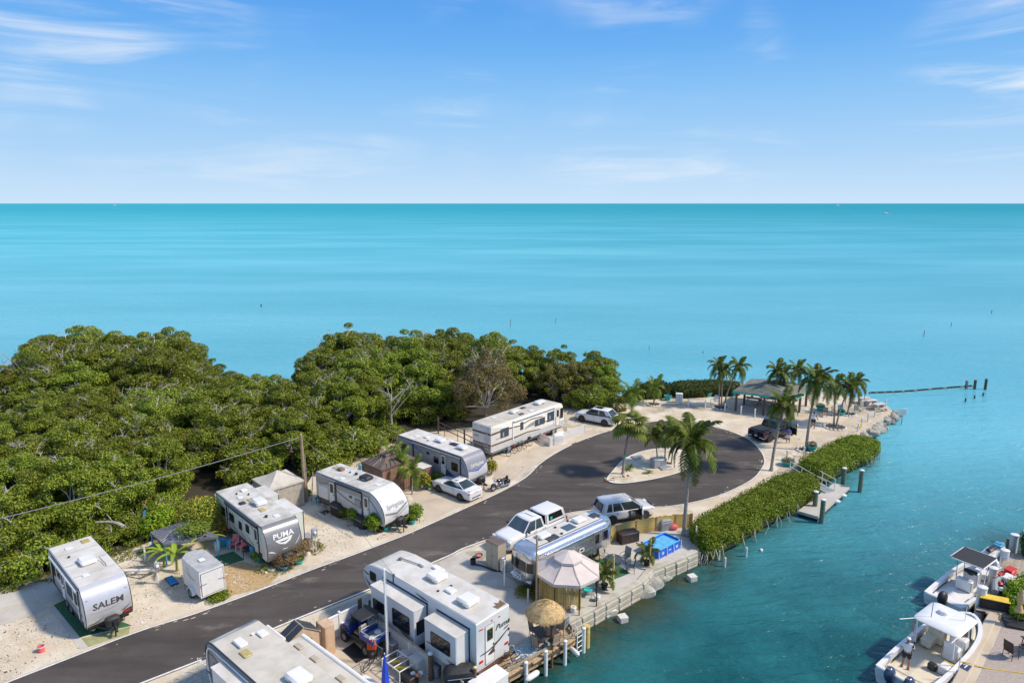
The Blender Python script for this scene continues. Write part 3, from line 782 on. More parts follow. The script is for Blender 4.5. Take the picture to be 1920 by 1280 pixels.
r.nose_plate('swoosh', swoosh(-1.0, 1.52, 1.0, 1.72, .18, .05), 'stripe_silver'); r.nose_plate('swoosh', swoosh(-1.1, .86, -.3, 1.12, .12, .06), 'stripe_dark')
r.nose_plate('swoosh', swoosh(.55, 1.05, 1.12, 1.35, .05, .07), 'stripe_dark'); r.nose_plate('bumper_panel', [(-1.15,.64),(1.15,.64),(1.15,.80),(-1.15,.74)], 'trim_black')
r.nose_plate('corner_panel', [(.62,.80),(1.15,.80),(1.15,1.10),(.72,1.02)], 'trim_black', .033); r.nose_plate('sticker', [(.72,.86),(1.05,.88),(1.05,1.0),(.72,.98)], 'red_lens', .037)
r.nose_lights([(-1.0, 2.25), (1.0, 2.25)])
r.ac(.1, 0, (1.05,.85,.28)); r.vent(-2.9, .7, (.55,.45,.06), 'hatch_amber', 'skylight'); r.vent(-2.6, -.3, (.40,.40,.05))
MB().tube([(1.4,.65,2.93),(1.3,.65,3.05),(.6,.65,3.02),(.3,.6,3.1)], .02, 6).build('antenna', 'black_plastic', r.root); r.pipe(-1.3, -.6, .1); r.vent(1.7,-.5,(.35,.35,.05))

# ---- 2: grey-nosed trailer with two slide-outs on its far side
r = RV('travel_trailer', 'pale trailer with dark grey nose lettered PUMA and two raised slide-outs', 'trailer', (403,921), (492,990), 2.95, 2.45, -1, 8.65, zt=2.95)
r.body('side_green', 'cap_grey', 'roof_dirty')
r.tandem(-.5); r.hitch()
for a in ((-3.4,1.5,-2.6,2.2), (-.2,1.5,.35,2.1), (1.0,1.7,1.6,2.3), (-1.8,1.55,-1.0,2.2)): r.win('R', *a)
r.door('R', -2.5, .75, -1.9, 2.6, 'side_green'); r.door('R', 2.35, .75, 3.0, 2.6, 'side_green')
r.plate('R', 'stripe', [(-4.2,.66),(3.5,.66),(3.5,.98),(-4.2,.98)], 'stripe_dark')
for x in (-.8, .5, 1.8): r.plate('R', 'swoosh', swoosh(x-.7, 1.5, x+.7, 1.1, .12, .07), 'stripe_dark')
r.plate('R', 'swoosh', swoosh(1.8, 2.5, 3.6, 1.0, -.25, .10), 'stripe_dark'); r.plate('R', 'swoosh', swoosh(3.0, 2.4, 3.9, 1.0, -.25, .05), 'stripe_dark')
r.awning(-1, -2.2, 3.1, 2.74, 'trim_black')
MB().bbox((.45, -1.33, 2.90), (5.4, .22, .08), .03).build('awning_cover', 'trim_black', r.root)
for x0, x1 in ((-2.9, -.6), (.3, 3.2)):
    so = MB().bbox(((x0+x1)/2, 1.60, 1.80), (x1-x0, .80, 2.2), .03).build('slide_out', 'side_green', r.root)
    MB().bbox(((x0+x1)/2, 1.58, 2.918), (x1-x0+.04, .86, .035), .012).build('slide_roof', 'roof_white', so)
    MB().box((x1+.002, 1.98, 1.8), (.03, .05, 2.2)).build('slide_trim', 'trim_black', so)
r.nose_text('PUMA', 2.18, .44, 'white_paint', 1.25, .1, bold=.018)
r.nose_plate('emblem', [(-.62,1.95),(.62,2.0),(.42,1.72),(.05,1.55),(-.35,1.70)], 'white_paint'); r.nose_plate('emblem_line', swoosh(-.4, 1.86, .4, 1.9, .10, .08), 'glass_blue', .034)
r.nose_text('~', 1.28, .5, 'white_paint', 1.2, 0); r.nose_plate('swoosh', swoosh(-1.18, 1.35, -.62, 1.1, -.06, .10), 'white_paint'); r.nose_plate('swoosh', swoosh(.72, 1.35, 1.18, 1.95, .08, .07), 'white_paint')
r.nose_lights([(-1.05, 2.3), (1.05, 2.3)])
r.ac(.15, .2, (1.0,.8,.38)); r.vent(-.9, .05, (.65,.40,.06), 'hatch_amber', 'skylight'); r.vent(1.2, -.05, (.65,.40,.06), 'hatch_amber', 'skylight')
r.vent(-2.9, .35); r.vent(-1.9, -.35, (.5,.35,.06)); r.vent(-.75, -.65, (.42,.42,.10), 'black_plastic'); r.vent(2.75, .25, (.45,.40,.05)); r.pipe(2.5, -.35, .14, .08); r.pipe(-1.9, .3, .12); r.pipe(-2.6, -.3, .12)

# ---- 3: silver-nosed trailer with two white doors
r = RV('travel_trailer', 'grey trailer with two white doors and silver nose lettered Springdale', 'trailer', (591,884), (700,926), 2.95, 2.45, -1, 8.1, zt=2.95,
       nose=[(-.12,.62),(-.02,.95),(0,1.35),(-.10,1.8),(-.38,2.25),(-.95,2.70),(-1.6,2.95)])
r.body('side_grey', 'side_white', 'roof_dirty')
r.tandem(-.3); r.hitch()
r.plate('R', 'stripe', [(-4.0,2.2),(2.6,2.2),(2.6,2.75),(-4.0,2.75)], 'side_taupe', .006); r.plate('R', 'swoosh', swoosh(-2.3, 2.4, 1.6, 1.35, .15, .10), 'stripe_dark')
r.plate('R', 'swoosh', swoosh(-3.8, 2.15, -2.2, 2.5, .1, .06), 'stripe_dark'); r.plate('R', 'stripe', [(-4.0,.66),(3.4,.66),(3.6,.86),(-4.0,1.0)], 'stripe_dark')
r.plate('R', 'swoosh', swoosh(2.1, 2.5, 3.9, .9, -.25, .10), 'stripe_dark'); r.plate('R', 'swoosh', swoosh(2.2, 1.6, 3.8, .8, -.15, .07), 'stripe_silver')
r.door('R', -2.35, .75, -1.65, 2.62); r.door('R', 1.75, .75, 2.4, 2.55)
r.plate('R', 'cargo_hatch', rrect(-3.7,.95,-2.55,1.95,.05), 'white_paint', .02)
r.win('R', .75, 1.4, 1.45, 2.05, glass='curtain'); r.win('R', .1, 1.9, .45, 2.1)
r.awning(-1, -1.5, 1.6, 2.72, 'trim_black')
r.nose_text('Springdale', 1.95, .42, 'trim_grey', 1.0, .25, bold=.012)
r.nose_plate('chevron', [(-1.1,1.50),(0,1.22),(1.1,1.72),(1.1,1.86),(0,1.42),(-1.1,1.62)], 'cap_slate'); r.nose_plate('chevron', [(-.6,1.22),(.05,1.02),(1.1,1.5),(1.1,1.58),(.05,1.14)], 'stripe_silver')
r.nose_plate('bumper_panel', [(-1.15,.64),(1.15,.64),(1.15,.86),(-1.15,.80)], 'trim_black', .033); r.nose_lights([(-1.0, 2.45), (1.0, 2.45)])
r.ac(.4, .25, (.95,.8,.30), 'black_plastic'); r.vent(-3.2, .3, (.75,.45,.06), 'hatch_amber', 'skylight'); r.vent(-2.6, .2, (.5,.42,.22), 'brown_panel'); r.vent(-1.2,-.8,(.45,.4,.05)); r.vent(1.9, .1, (.5,.4,.05)); r.pipe(-.9,.35,.16,.09); r.pipe(-1.6,.3,.12)

# ---- 4: dark taupe trailer with blue trim
r = RV('travel_trailer', 'taupe trailer with slate nose, blue chevron trim and lettering CATALINA', 'trailer', (745,815), (862,855), 2.95, 2.45, -1, 9.2, zt=2.95)
r.body('side_taupe', 'cap_slate', 'roof_white')
r.tandem(-.3); r.hitch()
r.win('R', -4.1, 1.55, -3.2, 2.3); r.win('R', .35, 1.55, 1.0, 2.15); r.win('R', 2.6, 1.45, 3.4, 2.2); r.win('R', -.6, 2.1, -.2, 2.35)
r.door('R', 1.25, .75, 1.95, 2.6)
for x in (-2.4, 3.75): r.plate('R', 'awning_arm', [(x-.05,.95),(x+.05,.95),(x+.05,2.75),(x-.05,2.75)], 'trim_black', .06)
r.plate('R', 'swoosh', swoosh(-3.2, 2.55, -.9, 1.9, -.12, .12), 'stripe_blue'); r.plate('R', 'swoosh', swoosh(-4.4, 1.5, -3.0, 1.3, .05, .09), 'stripe_blue')
r.plate('R', 'stripe', [(1.6,.66),(3.9,.66),(3.0,.95),(2.0,1.35)], 'stripe_dark'); r.plate('R', 'swoosh', swoosh(1.9, 1.42, 3.6, .64, 0, .09), 'stripe_blue', .012); r.plate('R', 'swoosh', swoosh(3.8, 2.6, 4.55, 1.1, -.1, .14), 'stripe_blue', .012)
r.plate('R', 'storage_door', rrect(3.7,.68,4.2,1.05,.04), 'white_paint', .02); r.plate('R', 'stripe', [(-4.5,.66),(1.2,.66),(1.2,.85),(-4.5,.85)], 'trim_grey')
MB().cyl((-2.4, -1.31, 2.74), (3.75, -1.31, 2.74), .07).build('awning_roll', 'trim_grey', r.root)
r.nose_text('CATALINA', 2.05, .34, 'white_paint', 1.0, .2)
r.nose_plate('chevron', [(-1.15,1.72),(0,1.52),(1.15,1.98),(1.15,2.05),(0,1.62),(-1.15,1.80)], 'stripe_blue'); r.nose_plate('chevron', [(-1.15,1.70),(0,1.46),(1.15,1.90),(1.15,1.97),(0,1.51),(-1.15,1.73)], 'white_paint', .033)
r.nose_plate('panel', [(-1.15,1.05),(-.2,.95),(1.15,1.15),(1.15,1.88),(0,1.45),(-1.15,1.68)], 'side_grey', .028)
r.nose_plate('trim_line', [(-1.15,.70),(1.15,.86),(1.15,.94),(-1.15,.79)], 'stripe_blue'); r.nose_text('~', 1.02, .5, 'white_paint', 1.0, 0, bold=.02)
r.nose_lights([(-1.05, 2.4), (1.05, 2.4)])
r.ac(-.2, .1, (.95,.7,.30)); r.ac(2.6, .1, (.95,.7,.30)); r.vent(1.3, .4, (.85,.55,.08), 'black_plastic', 'skylight'); r.vent(-1.9, 0, (.5,.42,.14)); r.vent(-3.0,-.3,(.45,.35,.05)); r.vent(.7,.7,(.3,.3,.1)); r.pipe(-1.2,-.5,.1)

# ---- 5: class A motorhome; rear and right side in view
r = RV('motorhome', 'long white motorhome with brown swoosh stripes behind the picket fence', 'motorhome', (920.5,801), (1059,753), 3.3, 2.5, -1, 11.4, zf=.75, zt=3.3,
       nose=[(-.10,.75),(0,1.0),(0,1.55),(-.06,1.65),(-.30,2.75),(-.42,3.05),(-.62,3.24),(-.9,3.3)])
r.body('side_cream', None, 'roof_cream', 'grey_plastic', None)
for sd in 'RL': r.plate(sd, 'lower_panel', [(-5.6,.75),(5.55,.75),(5.6,1.35),(-5.6,1.35)], 'side_grey', .012)
for w_, pz in (('R', 0),):
    r.plate(w_, 'stripe', [(-5.65,1.50),(-2.2,1.50),(-.4,1.55),(1.6,1.35),(1.6,1.28),(-.4,1.44),(-2.2,1.36),(-5.65,1.36)], 'stripe_brown', .014)
    r.plate(w_, 'stripe', [(-5.65,2.62),(-3.6,2.66),(-1.6,2.5),(.2,2.75),(2.0,2.6),(2.0,2.52),(.2,2.66),(-1.6,2.40),(-3.6,2.52),(-5.65,2.44)], 'stripe_brown', .014)
    r.plate(w_, 'swoosh', swoosh(-.8, 1.9, 2.2, 1.7, -.35, .40), 'trim_grey', .012); r.plate(w_, 'swoosh', swoosh(1.2, 2.3, 5.4, 2.0, .35, .10), 'stripe_brown', .016)
r.plate('B', 'stripe', [(-1.22,2.44),(1.22,2.44),(1.22,2.62),(-1.22,2.62)], 'stripe_brown', .014); r.plate('B', 'stripe', [(-1.22,1.36),(1.22,1.36),(1.22,1.52),(-1.22,1.52)], 'stripe_brown', .014)
r.plate('B', 'bumper', [(-1.2,.72),(1.2,.72),(1.2,1.30),(-1.2,1.30)], 'grey_plastic', .05)
for k in range(4): r.plate('B', 'grille_slat', [(-1.0,.80+k*.12),(.6,.80+k*.12),(.6,.86+k*.12),(-1.0,.86+k*.12)], 'trim_black', .06)
r.markers('B', [(-1.1,1.05),(1.1,1.05)], 'red_lens', (.12,.22)); r.markers('B', [(-.9,3.1),(-.1,3.12),(.1,3.12),(.9,3.1)], 'amber_lens')
lad = MB()
for y in (.55, .95): lad.tube([(y, -.10, .95), (y, -.12, 3.2), (y, .25, 3.34)], .022, 6)
for k in range(6): lad.cyl((.55, -.11, 1.1+k*.36), (.95, -.11, 1.1+k*.36), .018, n=6)
l_, ro_ = r.face('B'); lad.build('ladder', 'chrome', r.root, loc=l_, rot=(0,0,ro_))
for a in ((-4.4,1.85,-3.2,2.75), (-1.5,1.95,-1.05,2.75), (.75,1.75,2.35,2.45), (2.75,1.75,3.95,2.75), (4.9,1.65,5.4,2.75)): r.win('R', *a, .05, 'stripe_brown', 'glass_blue' if a[0] < 4 else 'glass_dark')
for x in (-3.8, 1.55, 3.35): r.plate('R', 'curtain', [(x-.28,1.95),(x-.1,1.95),(x-.1,2.38),(x-.28,2.38)], 'curtain', .03)
r.door('R', 4.15, .95, 4.8, 2.85, 'side_cream')
MB().cyl((-2.6, -1.36, 3.15), (3.9, -1.36, 3.15), .08).build('awning_roll', 'white_paint', r.root)
for x in (-2.6, 3.9): r.plate('R', 'awning_arm', [(x-.06,1.2),(x+.06,1.2),(x+.06,3.15),(x-.06,3.15)], 'white_paint', .06)
for q in range(5): r.plate('B','nameplate_mark',[(-1.0+q*.13,2.0),(-.93+q*.13,2.0),(-.88+q*.13,2.2),(-.95+q*.13,2.2)],'trim_grey',.012); r.plate('R','nameplate_mark',[(-5.0+q*.12,1.85),(-4.95+q*.12,1.85),(-4.91+q*.12,2.0),(-4.96+q*.12,2.0)],'trim_grey',.012)
MB().bbox((5.74, 0, 2.15), (.03, 2.1, .95), .01, ry=-.25).build('windscreen', 'glass_dark', r.root)
for sd in (-1, 1): MB().bbox((5.85, sd*1.5, 2.1), (.16, .20, .42), .04).build('mirror', 'chrome', r.root)
r.ac(-.9, .1, (1.0,.7,.30), dark='trim_grey'); r.ac(3.2, .2, (1.2,.8,.34)); r.vent(.9, .5, (.6,.42,.07), 'black_plastic'); r.vent(-.8, -.75, (.55,.42,.08), 'stripe_brown'); r.vent(.8,-.7,(.6,.5,.06)); r.vent(-3.4,.6,(.5,.4,.06))
for x, n in ((-3.0, 2), (4.0, 1)):
    for sd in (-1, 1): wheel(r.root, x, sd*1.05, .46, .28, sd)

# ---- 6: fifth-wheel with two slide-outs; rear and left side in view
X = 9.6/2
r = RV('fifth_wheel_trailer', 'large white fifth-wheel trailer with two slide-outs, rear door and lettering Puma', 'trailer', (892,1170), (697,1056), 3.45, 2.44, 1, 9.6, zf=.72, zt=3.45, shift=-.02)
r.prof = [tuple(p) for p in spline([(X-2.55,.72),(X-2.5,1.62),(X-.9,1.66),(X-.35,1.85),(X-.02,2.35),(X-.12,2.85),(X-.75,3.25),(X-1.9,3.43)], 4)] + [(-X+.06,3.45),(-X,3.38),(-X,.72)]
r.nosep = r.prof[10:-3]
MB().xprof(r.prof, -1.22, 1.22, .05).build('body', 'side_white', r.root)
MB().bbox((-.98, 0, 3.462), (7.6, 2.34, .03), .012).build('roof', 'roof_white', r.root)
MB().skin(r.prof[20:29], -1.17, 1.17, .02).build('roof_cap', 'roof_white', r.root)
MB().box((-1.4, 0, .58), (6.4, 2.0, .3)).build('chassis', 'trim_black', r.root)
r.tandem(-.9, .38, .9)
r.win('L', -4.1, 2.35, -3.5, 2.95)
r.plate('L', 'swoosh', swoosh(-4.6, 2.35, -3.2, 2.0, .25, .16), 'stripe_dark', .012); r.plate('L', 'swoosh', swoosh(-4.7, 2.75, -4.1, 2.65, .05, .10), 'stripe_dark', .012); r.plate('L', 'swoosh', swoosh(-4.3, 1.95, -2.7, 1.75, .06, .06), 'stripe_dark', .012)
r.plate('L', 'swoosh', swoosh(.1, 3.25, 1.2, 3.15, .03, .12), 'stripe_dark', .012)
for x0, x1, wn_ in ((-1.05, 2.75, ((1.55,1.55,2.6,2.25),(-.65,1.35,.85,2.4))), (-4.3, -1.9, ((-3.85,1.62,-2.35,2.45),))):
    so = MB().bbox(((x0+x1)/2, 1.67, 1.85), (x1-x0, .90, 2.15), .03).build('slide_out', 'side_white', r.root)
    MB().bbox(((x0+x1)/2, 1.69, 2.94), (x1-x0+.06, .96, .04), .014).build('slide_roof', 'roof_white', so)
    MB().box(((x0+x1)/2, 1.235, 3.0), (x1-x0+.14, .05, .07)).build('slide_gasket', 'trim_black', so)
    MB().box((x0-.015, 1.25, 1.9), (.05, .06, 2.2)).build('slide_gasket', 'trim_black', so)
    for k in range(4): MB().box(((x0+x1)/2, 2.125, .84+k*.075), (x1-x0-.05, .012, .045)).build('slide_skirt_line', 'trim_grey', so)
    for sx in (x0+.05, x1-.05): MB().box((sx, 2.12, 1.85), (.07, .03, 2.15)).build('slide_corner', 'white_paint', so)
    for a in wn_:
        panel(rrect(*a, .10), 1, 2.12, .02).build('window_frame', 'trim_black', so, smooth=False); panel(rrect(a[0]+.05,a[1]+.05,a[2]-.05,a[3]-.05,.07), 1, 2.12, .027).build('window', 'glass_dark', so, smooth=False)
    if x0 < -4:
        panel(swoosh(x0+.1, 1.35, x0+.75, 1.4, .04, .06), 1, 2.12, .01).build('swoosh', 'stripe_dark', so, smooth=False); panel(swoosh(x1-.6, 1.75, x1-.1, 1.7, .04, .07), 1, 2.12, .01).build('swoosh', 'stripe_dark', so, smooth=False)
    else:
        for q in range(3): panel(swoosh(-1.0, 1.12+q*.1, .7, 1.55+q*.06, .16, .05), 1, 2.12, .01).build('swoosh', 'stripe_dark', so, smooth=False)
        o = MB(); o.add([(-1.06, 2.0, 1.45), (-1.06, 1.40, 1.45), (-1.06, 1.40, 2.25), (-1.06, 2.0, 2.25)], [(0,1,2,3)]); o.build('window', 'glass_dark', so, smooth=False)
# rear wall: door, lettering, lights
r.door('B', -.62, .80, .08, 3.02, 'white_paint', 'glass_dark', (2.15, 2.75), 'trim_grey')
r.plate('B', 'window_frame', rrect(-.50,2.10,-.04,2.80,.03), 'hatch_amber', .034); r.plate('B', 'window', rrect(-.45,2.16,-.09,2.74,.03), 'glass_dark', .04)
r.side_text('B', 'Puma', .68, 2.55, .42, 'trim_black', 1.15, .35, .016)
r.plate('B', 'swoosh', swoosh(-.95, 1.55, 1.15, 2.15, .18, .10), 'stripe_dark', .036); r.plate('B', 'emblem', [(-.45,1.35),(.02,1.62),(.10,1.75),(.02,1.48),(.10,1.32),(-.2,1.28)], 'stripe_brown', .044)
r.plate('B', 'swoosh', swoosh(.75, 2.2, 1.18, 2.3, 0, .08), 'stripe_dark', .012)
r.markers('B', [(-.9, 1.18), (.98, 1.30)], 'red_lens', (.26, .13)); r.markers('B', [(-.95, 3.0), (-.80, 2.98), (-.1, 3.15), (.45, 3.1), (1.15, 2.0)], 'red_lens', (.12, .05))
for z in (1.15, 1.7, 2.05, 2.6): r.plate('B', 'marker_light', rrect(1.13, z-.04, 1.2, z+.04, .02), 'trim_black', .05)
MB().box((-X-.06, 0, .62), (.16, 2.3, .16)).build('bumper', 'stripe_brown', r.root)
st = MB()
for k in range(3): st.bbox((-X-.35-k*.32, .30, .62-k*.22), (.30, .75, .04), .01)
for y in (-.08, .68): st.tube([(-X-.1, y, .66), (-X-1.15, y, .02)], .022, 6)
st.build('entry_steps', 'wood_dark', r.root)
r.ac(-.2, -.25, (.95,.95,.34), dark='hatch_amber'); r.ac(-3.15, .2, (.95,.95,.34), dark='hatch_amber'); r.vent(-1.7, .1, (.55,.45,.14)); r.vent(.5, -.95, (.8,.35,.12)); r.pipe(-1.35,-.25,.06,.06); r.pipe(-1.2,.55,.06)
MB().tube([(3.0,-.2,3.50),(3.0,-.2,3.56),(1.5,-.5,3.56)], .035, 6).build('antenna', 'grey_plastic', r.root); r.vent(3.0,-.2,(.22,.22,.1),'brown_panel'); r.vent(1.5,-.5,(.45,.18,.08),'grey_plastic')
MB().prism([(-4.7,-.45),(-4.68,-1.1),(-4.2,-1.12),(-4.35,-.85),(-4.15,-.7),(-4.4,-.62),(-4.35,-.4)], 3.478, 3.484).build('roof_tear', 'rust_stain', r.root, smooth=False)
for sd in (-1, 1): MB().cyl((3.0-.1, sd*.9, 0), (2.9, sd*.9, 1.65), .06).build('landing_leg', 'steel', r.root)
MB().box((2.2, 1.2, 1.1), (.3, .05, .5)).build('storage_door', 'trim_grey', r.root)

# ---- 7: cream roofed trailer cut by the bottom edge of the photo
r = RV('travel_trailer', 'long trailer with cream roof and propped side window cut by the bottom edge', 'trailer', (386,1197), (477,1278), 3.1, 2.5, -1, 9.5, zf=.6, zt=3.1, shift=-.15)
Xb = r.L/2
r.prof = [(Xb,.6),(Xb,3.02),(Xb-.06,3.1)] + [(-Xb+.75,3.1),(-Xb+.38,3.02),(-Xb+.12,2.75),(-Xb+.0,2.3),(-Xb+.06,1.6),(-Xb+.3,.6)]
MB().xprof(r.prof, -1.25, 1.25, .05).build('body', 'side_taupe', r.root)
MB().bbox((.25, 0, 3.112), (r.L-1.0, 2.44, .03), .012).build('roof', 'roof_cream', r.root)
MB().skin([(-Xb+.75,3.1),(-Xb+.38,3.02),(-Xb+.12,2.75),(-Xb,2.3),(-Xb+.06,1.6)], -1.22, 1.22, .02).build('end_cap', 'cap_silver', r.root)
MB().tube([(x, -1.26, z) for x, z in ((Xb,3.06),(-Xb+.75,3.08),(-Xb+.38,3.0),(-Xb+.10,2.74),(-Xb-.01,2.3),(-Xb+.06,1.6),(-Xb+.3,.6))], .04, 6).build('corner_trim', 'trim_black', r.root)
MB().tube([(x, -1.30, z) for x, z in ((Xb,2.86),(-Xb+.85,2.88),(-Xb+.50,2.8),(-Xb+.28,2.55),(-Xb+.2,2.3),(-Xb+.22,1.6),(-Xb+.45,.6))], .05, 6).build('side_trim', 'white_paint', r.root)
wf = r.win('R', -Xb+.75, 1.35, -Xb+1.55, 2.15, .06, 'trim_grey', 'glass_dark')
MB().box((0,0,0), (.72,.03,.66), rx=.7).build('sash', 'glass_blue', wf, loc=(-Xb+1.15, -.22, 1.72))
r.plate('R', 'swoosh', swoosh(-Xb+.2, 2.4, -Xb+1.6, 2.1, -.15, .10), 'stripe_dark', .012)
so = MB().bbox((-1.3, -1.55, 1.75), (3.0, .62, 2.0), .03).build('slide_out', 'side_white', r.root); MB().bbox((-1.3, -1.57, 2.77), (3.06, .68, .04), .01).build('slide_roof', 'roof_white', so)
so = MB().bbox((1.4, 1.75, 1.65), (6.6, 1.0, 1.9), .03).build('slide_out', 'side_white', r.root); MB().bbox((1.4, 1.77, 2.62), (6.66, 1.04, .04), .01).build('slide_roof', 'roof_cream', so)
for x in (-1.2, .2, 2.3): MB().bbox((x, 1.75, 2.68), (.55, .28, .08), .02).build('roof_bracket', 'beige_plastic', so)
MB().cyl((-3.6, 1.42, 2.86), (-2.0, 1.42, 2.86), .10).build('awning_roll', 'white_paint', r.root); MB().cyl((-1.9, 2.38, 2.60), (4.6, 2.38, 2.60), .13).build('awning_roll', 'white_paint', r.root)
r.ac(1.5, .1, (1.1,.85,.34)); r.vent(-2.9, -.35, (.75,.42,.16)); r.vent(-2.0, -.55, (.62,.42,.08), 'hatch_amber', 'skylight'); r.vent(-2.8, .75, (.55,.42,.12)); r.pipe(-3.1,.4,.1,.06,'white_pvc')
r.tandem(-.2); r.ac(-.2+3.8,-.2)

# ---- 8: riveted silver trailer
def airstream():
    A, B = g(990,1017,2.15), g(1108,968,2.15)
    h = R(41.5); c0 = (g(953,1078,.5) + g(1003,1094,.5)) / 2
    d = Vector((math.cos(h), math.sin(h), 0)); L = 7.9; c = c0 + d * (L/2 - .15); c.z = 0
    t = thing('riveted_trailer', 'polished aluminium trailer with rounded ends beside the white pickup', 'trailer', c, h + PI)
    # local x forward = towards the camera-left end
    W, z0, z1 = 2.4, .48, 2.75; mb = MB(); rr = []
    def sect(x, k, dz=0):
        """rounded-bread cross section scaled by k"""
        P = []; n = 28
        for i in range(n):
            a = 2*PI*i/n; cs, sn = math.cos(a), math.sin(a)
            e = .52 if sn > 0 else .34
            P.append((x, W/2*k*math.copysign(abs(cs)**e, cs), (z0+z1)/2 + dz + (z1-z0)/2*(.55 + .45*k if k < 1 else 1)*math.copysign(abs(sn)**e, sn)))
        return P
    N = 10
    for i in range(N + 1):
        q = i/N; a = PI/2*(1-q); rr.append(sect(-L/2 + .95*(1-math.cos(PI/2*q)), max(.30, math.sin(PI/2*q)**.42) if q > 0 else .30))
    for i in range(1, 9): rr.append(sect(-L/2 + .95 + (L-1.9)*i/9, 1))
    for i in range(N, -1, -1):
        q = i/N; rr.append(sect(L/2 - .95*(1-math.cos(PI/2*q)), max(.30, math.sin(PI/2*q)**.42) if q > 0 else .30))
    mb.rings([r_[::-1] for r_ in rr], True, True); mb.build('shell', 'aluminium', t, sharp=60)
    MB().bbox((0, 0, 2.755), (L-2.1, 1.25, .05), .02).build('roof_panel', 'roof_white', t)
    for y in (-.72, .72): MB().tube([(-L/2+.9, y, 2.70), (L/2-.9, y, 2.70)], .025, 6).build('roof_rail', 'white_paint', t)
    for x in (1.9, -1.5): 
        o = MB().bbox((x, 0, 2.9), (.95, .66, .24), .08).build('air_conditioner', 'white_gel', t)
    MB().bbox((1.55, -.42+.85, 2.80), (.95, .55, .03), .01).build('solar_panel', 'solar', t); MB().bbox((-.3, .15, 2.79), (.9, .7, .03), .01).build('skylight', 'glass_blue', t); MB().bbox((-2.9, .1, 2.80), (.7, .6, .04), .01).build('solar_panel', 'solar', t)
    for x, y in ((.7,.5),(-.9,-.5),(.4,-.4)): MB().lathe([(.09,0),(.09,.08),(.002,.1)], (x,y,2.77), 10).build('vent_pipe', 'black_plastic', t)
    for k in (-1, 0, 1): MB().bbox((L/2-.42, k*.30, 2.60-abs(k)*.02), (.07,.06,.06), .02).build('marker_light', 'red_lens', t)
    # end windows follow the curved end
    def endpt(y, z, off=.02):
        k = min(1, abs(y)/(W/2)); q = max(0, 1 - k**3.6); x = L/2 - .02 - .62*(1-math.sqrt(max(0, 1-min(.999,(abs(y)/(W/2))**3)))) - .55*max(0, (z-1.75)/1.0)**2
        return (x + off, y, z)
    def endplate(nm, y0, y1, z0_, z1_, mat, off, par):
        b = MB(); n = 8
        for j in range(2):
            for i in range(n+1): b.v.append(endpt(y0+(y1-y0)*i/n, (z0_, z1_)[j], off))
        b.f = [(i, i+1, n+2+i, n+1+i) for i in range(n)]; return b.build(nm, mat, par)
    for y0, y1 in ((-.55,.55),(-1.05,-.62),(.62,1.05)):
        f = endplate('window_frame', y0-.03, y1+.03, 1.27, 1.98, 'steel', .06, t); endplate('pane', y0, y1, 1.30, 1.95, 'glass_dark', .075, f)
    lettering('AIRSTREAM', lambda a, b: endpt(a, 2.16+b, .09), .16, 'trim_grey', t, 1.1)
    MB().bbox((L/2-.12, 0, .62), (.22, 1.9, .16), .05).build('bumper', 'chrome', t); bb = MB()
    for y in (-.35, .35): bb.tube([(L/2-.05,y,.6),(L/2+.25,y,.75),(L/2+.25,y,1.1),(L/2+.05,y,1.22)], .03, 6)
    bb.cyl((L/2+.25,-.35,1.1),(L/2+.25,.35,1.1),.03); bb.cyl((L/2+.25,-.35,.78),(L/2+.25,.35,.78),.03); bb.build('bike_rack', 'white_paint', t)
    for y in (-.82, .82): MB().bbox((L/2-.20,y,.95), (.12,.16,.10), .03).build('tail_light', 'red_lens', t)
    # side towards the patio (+y local)
    def sp(poly, nm, mat, tt=.012, par=None): return panel(poly, 1, W/2 + .004, tt).build(nm, mat, par or t, smooth=False)
    f = sp(rrect(-2.35,.7,-1.65,2.35,.09), 'door', 'steel'); sp(rrect(-2.29,.76,-1.71,2.29,.08), 'door_leaf', 'aluminium', .02, f); sp(rrect(-2.2,1.45,-1.8,2.1,.06), 'door_window', 'glass_dark', .026, f)
    for a in ((-3.15,1.4,-2.6,2.15),(1.5,1.4,2.4,1.95),(.55,1.45,1.1,1.95)):
        f = sp(rrect(*a,.09), 'window', 'steel'); sp(rrect(a[0]+.05,a[1]+.05,a[2]-.05,a[3]-.05,.07), 'pane', 'glass_dark', .02, f)
    sp(rrect(-.75,1.35,-.25,1.62,.12), 'vent_hatch', 'white_paint', .015); sp(rrect(-.66,1.42,-.34,1.55,.06), 'vent_hatch_glass', 'glass_dark', .022)
    MB().cyl((-3.0, 1.24, 2.35), (2.8, 1.24, 2.35), .05).build('awning_roll', 'aluminium', t); MB().cyl((-3.0, -1.24, 2.35), (2.8, -1.24, 2.35), .05).build('awning_roll', 'trim_grey', t)
    for x in (-.45, .45):
        for sd in (-1, 1): wheel(t, x, sd*1.05, .36, .22, sd)
    MB().box((0,0,.42), (L-1.6, 2.0, .16)).build('chassis', 'trim_black', t)
    # panel seams
    sm = MB()
    for x in [-3.0+i*.75 for i in range(9)]: sm.box((x, 1.203, 1.35), (.012, .006, 1.5))
    for z in (.95, 1.3, 2.05): sm.box((0, 1.203, z), (6.0, .006, .010))
    sm.build('panel_seam', 'trim_grey', t)
    MB().tube([(-L/2-.05,.5,.45),(-L/2-1.1,0,.45),(-L/2-.05,-.5,.45)], .05, 6).build('tongue', 'trim_black', t); MB().bbox((-L/2-.35,0,.75), (.4,.65,.5), .1).build('propane_cover', 'aluminium', t)
    return t
airstream()

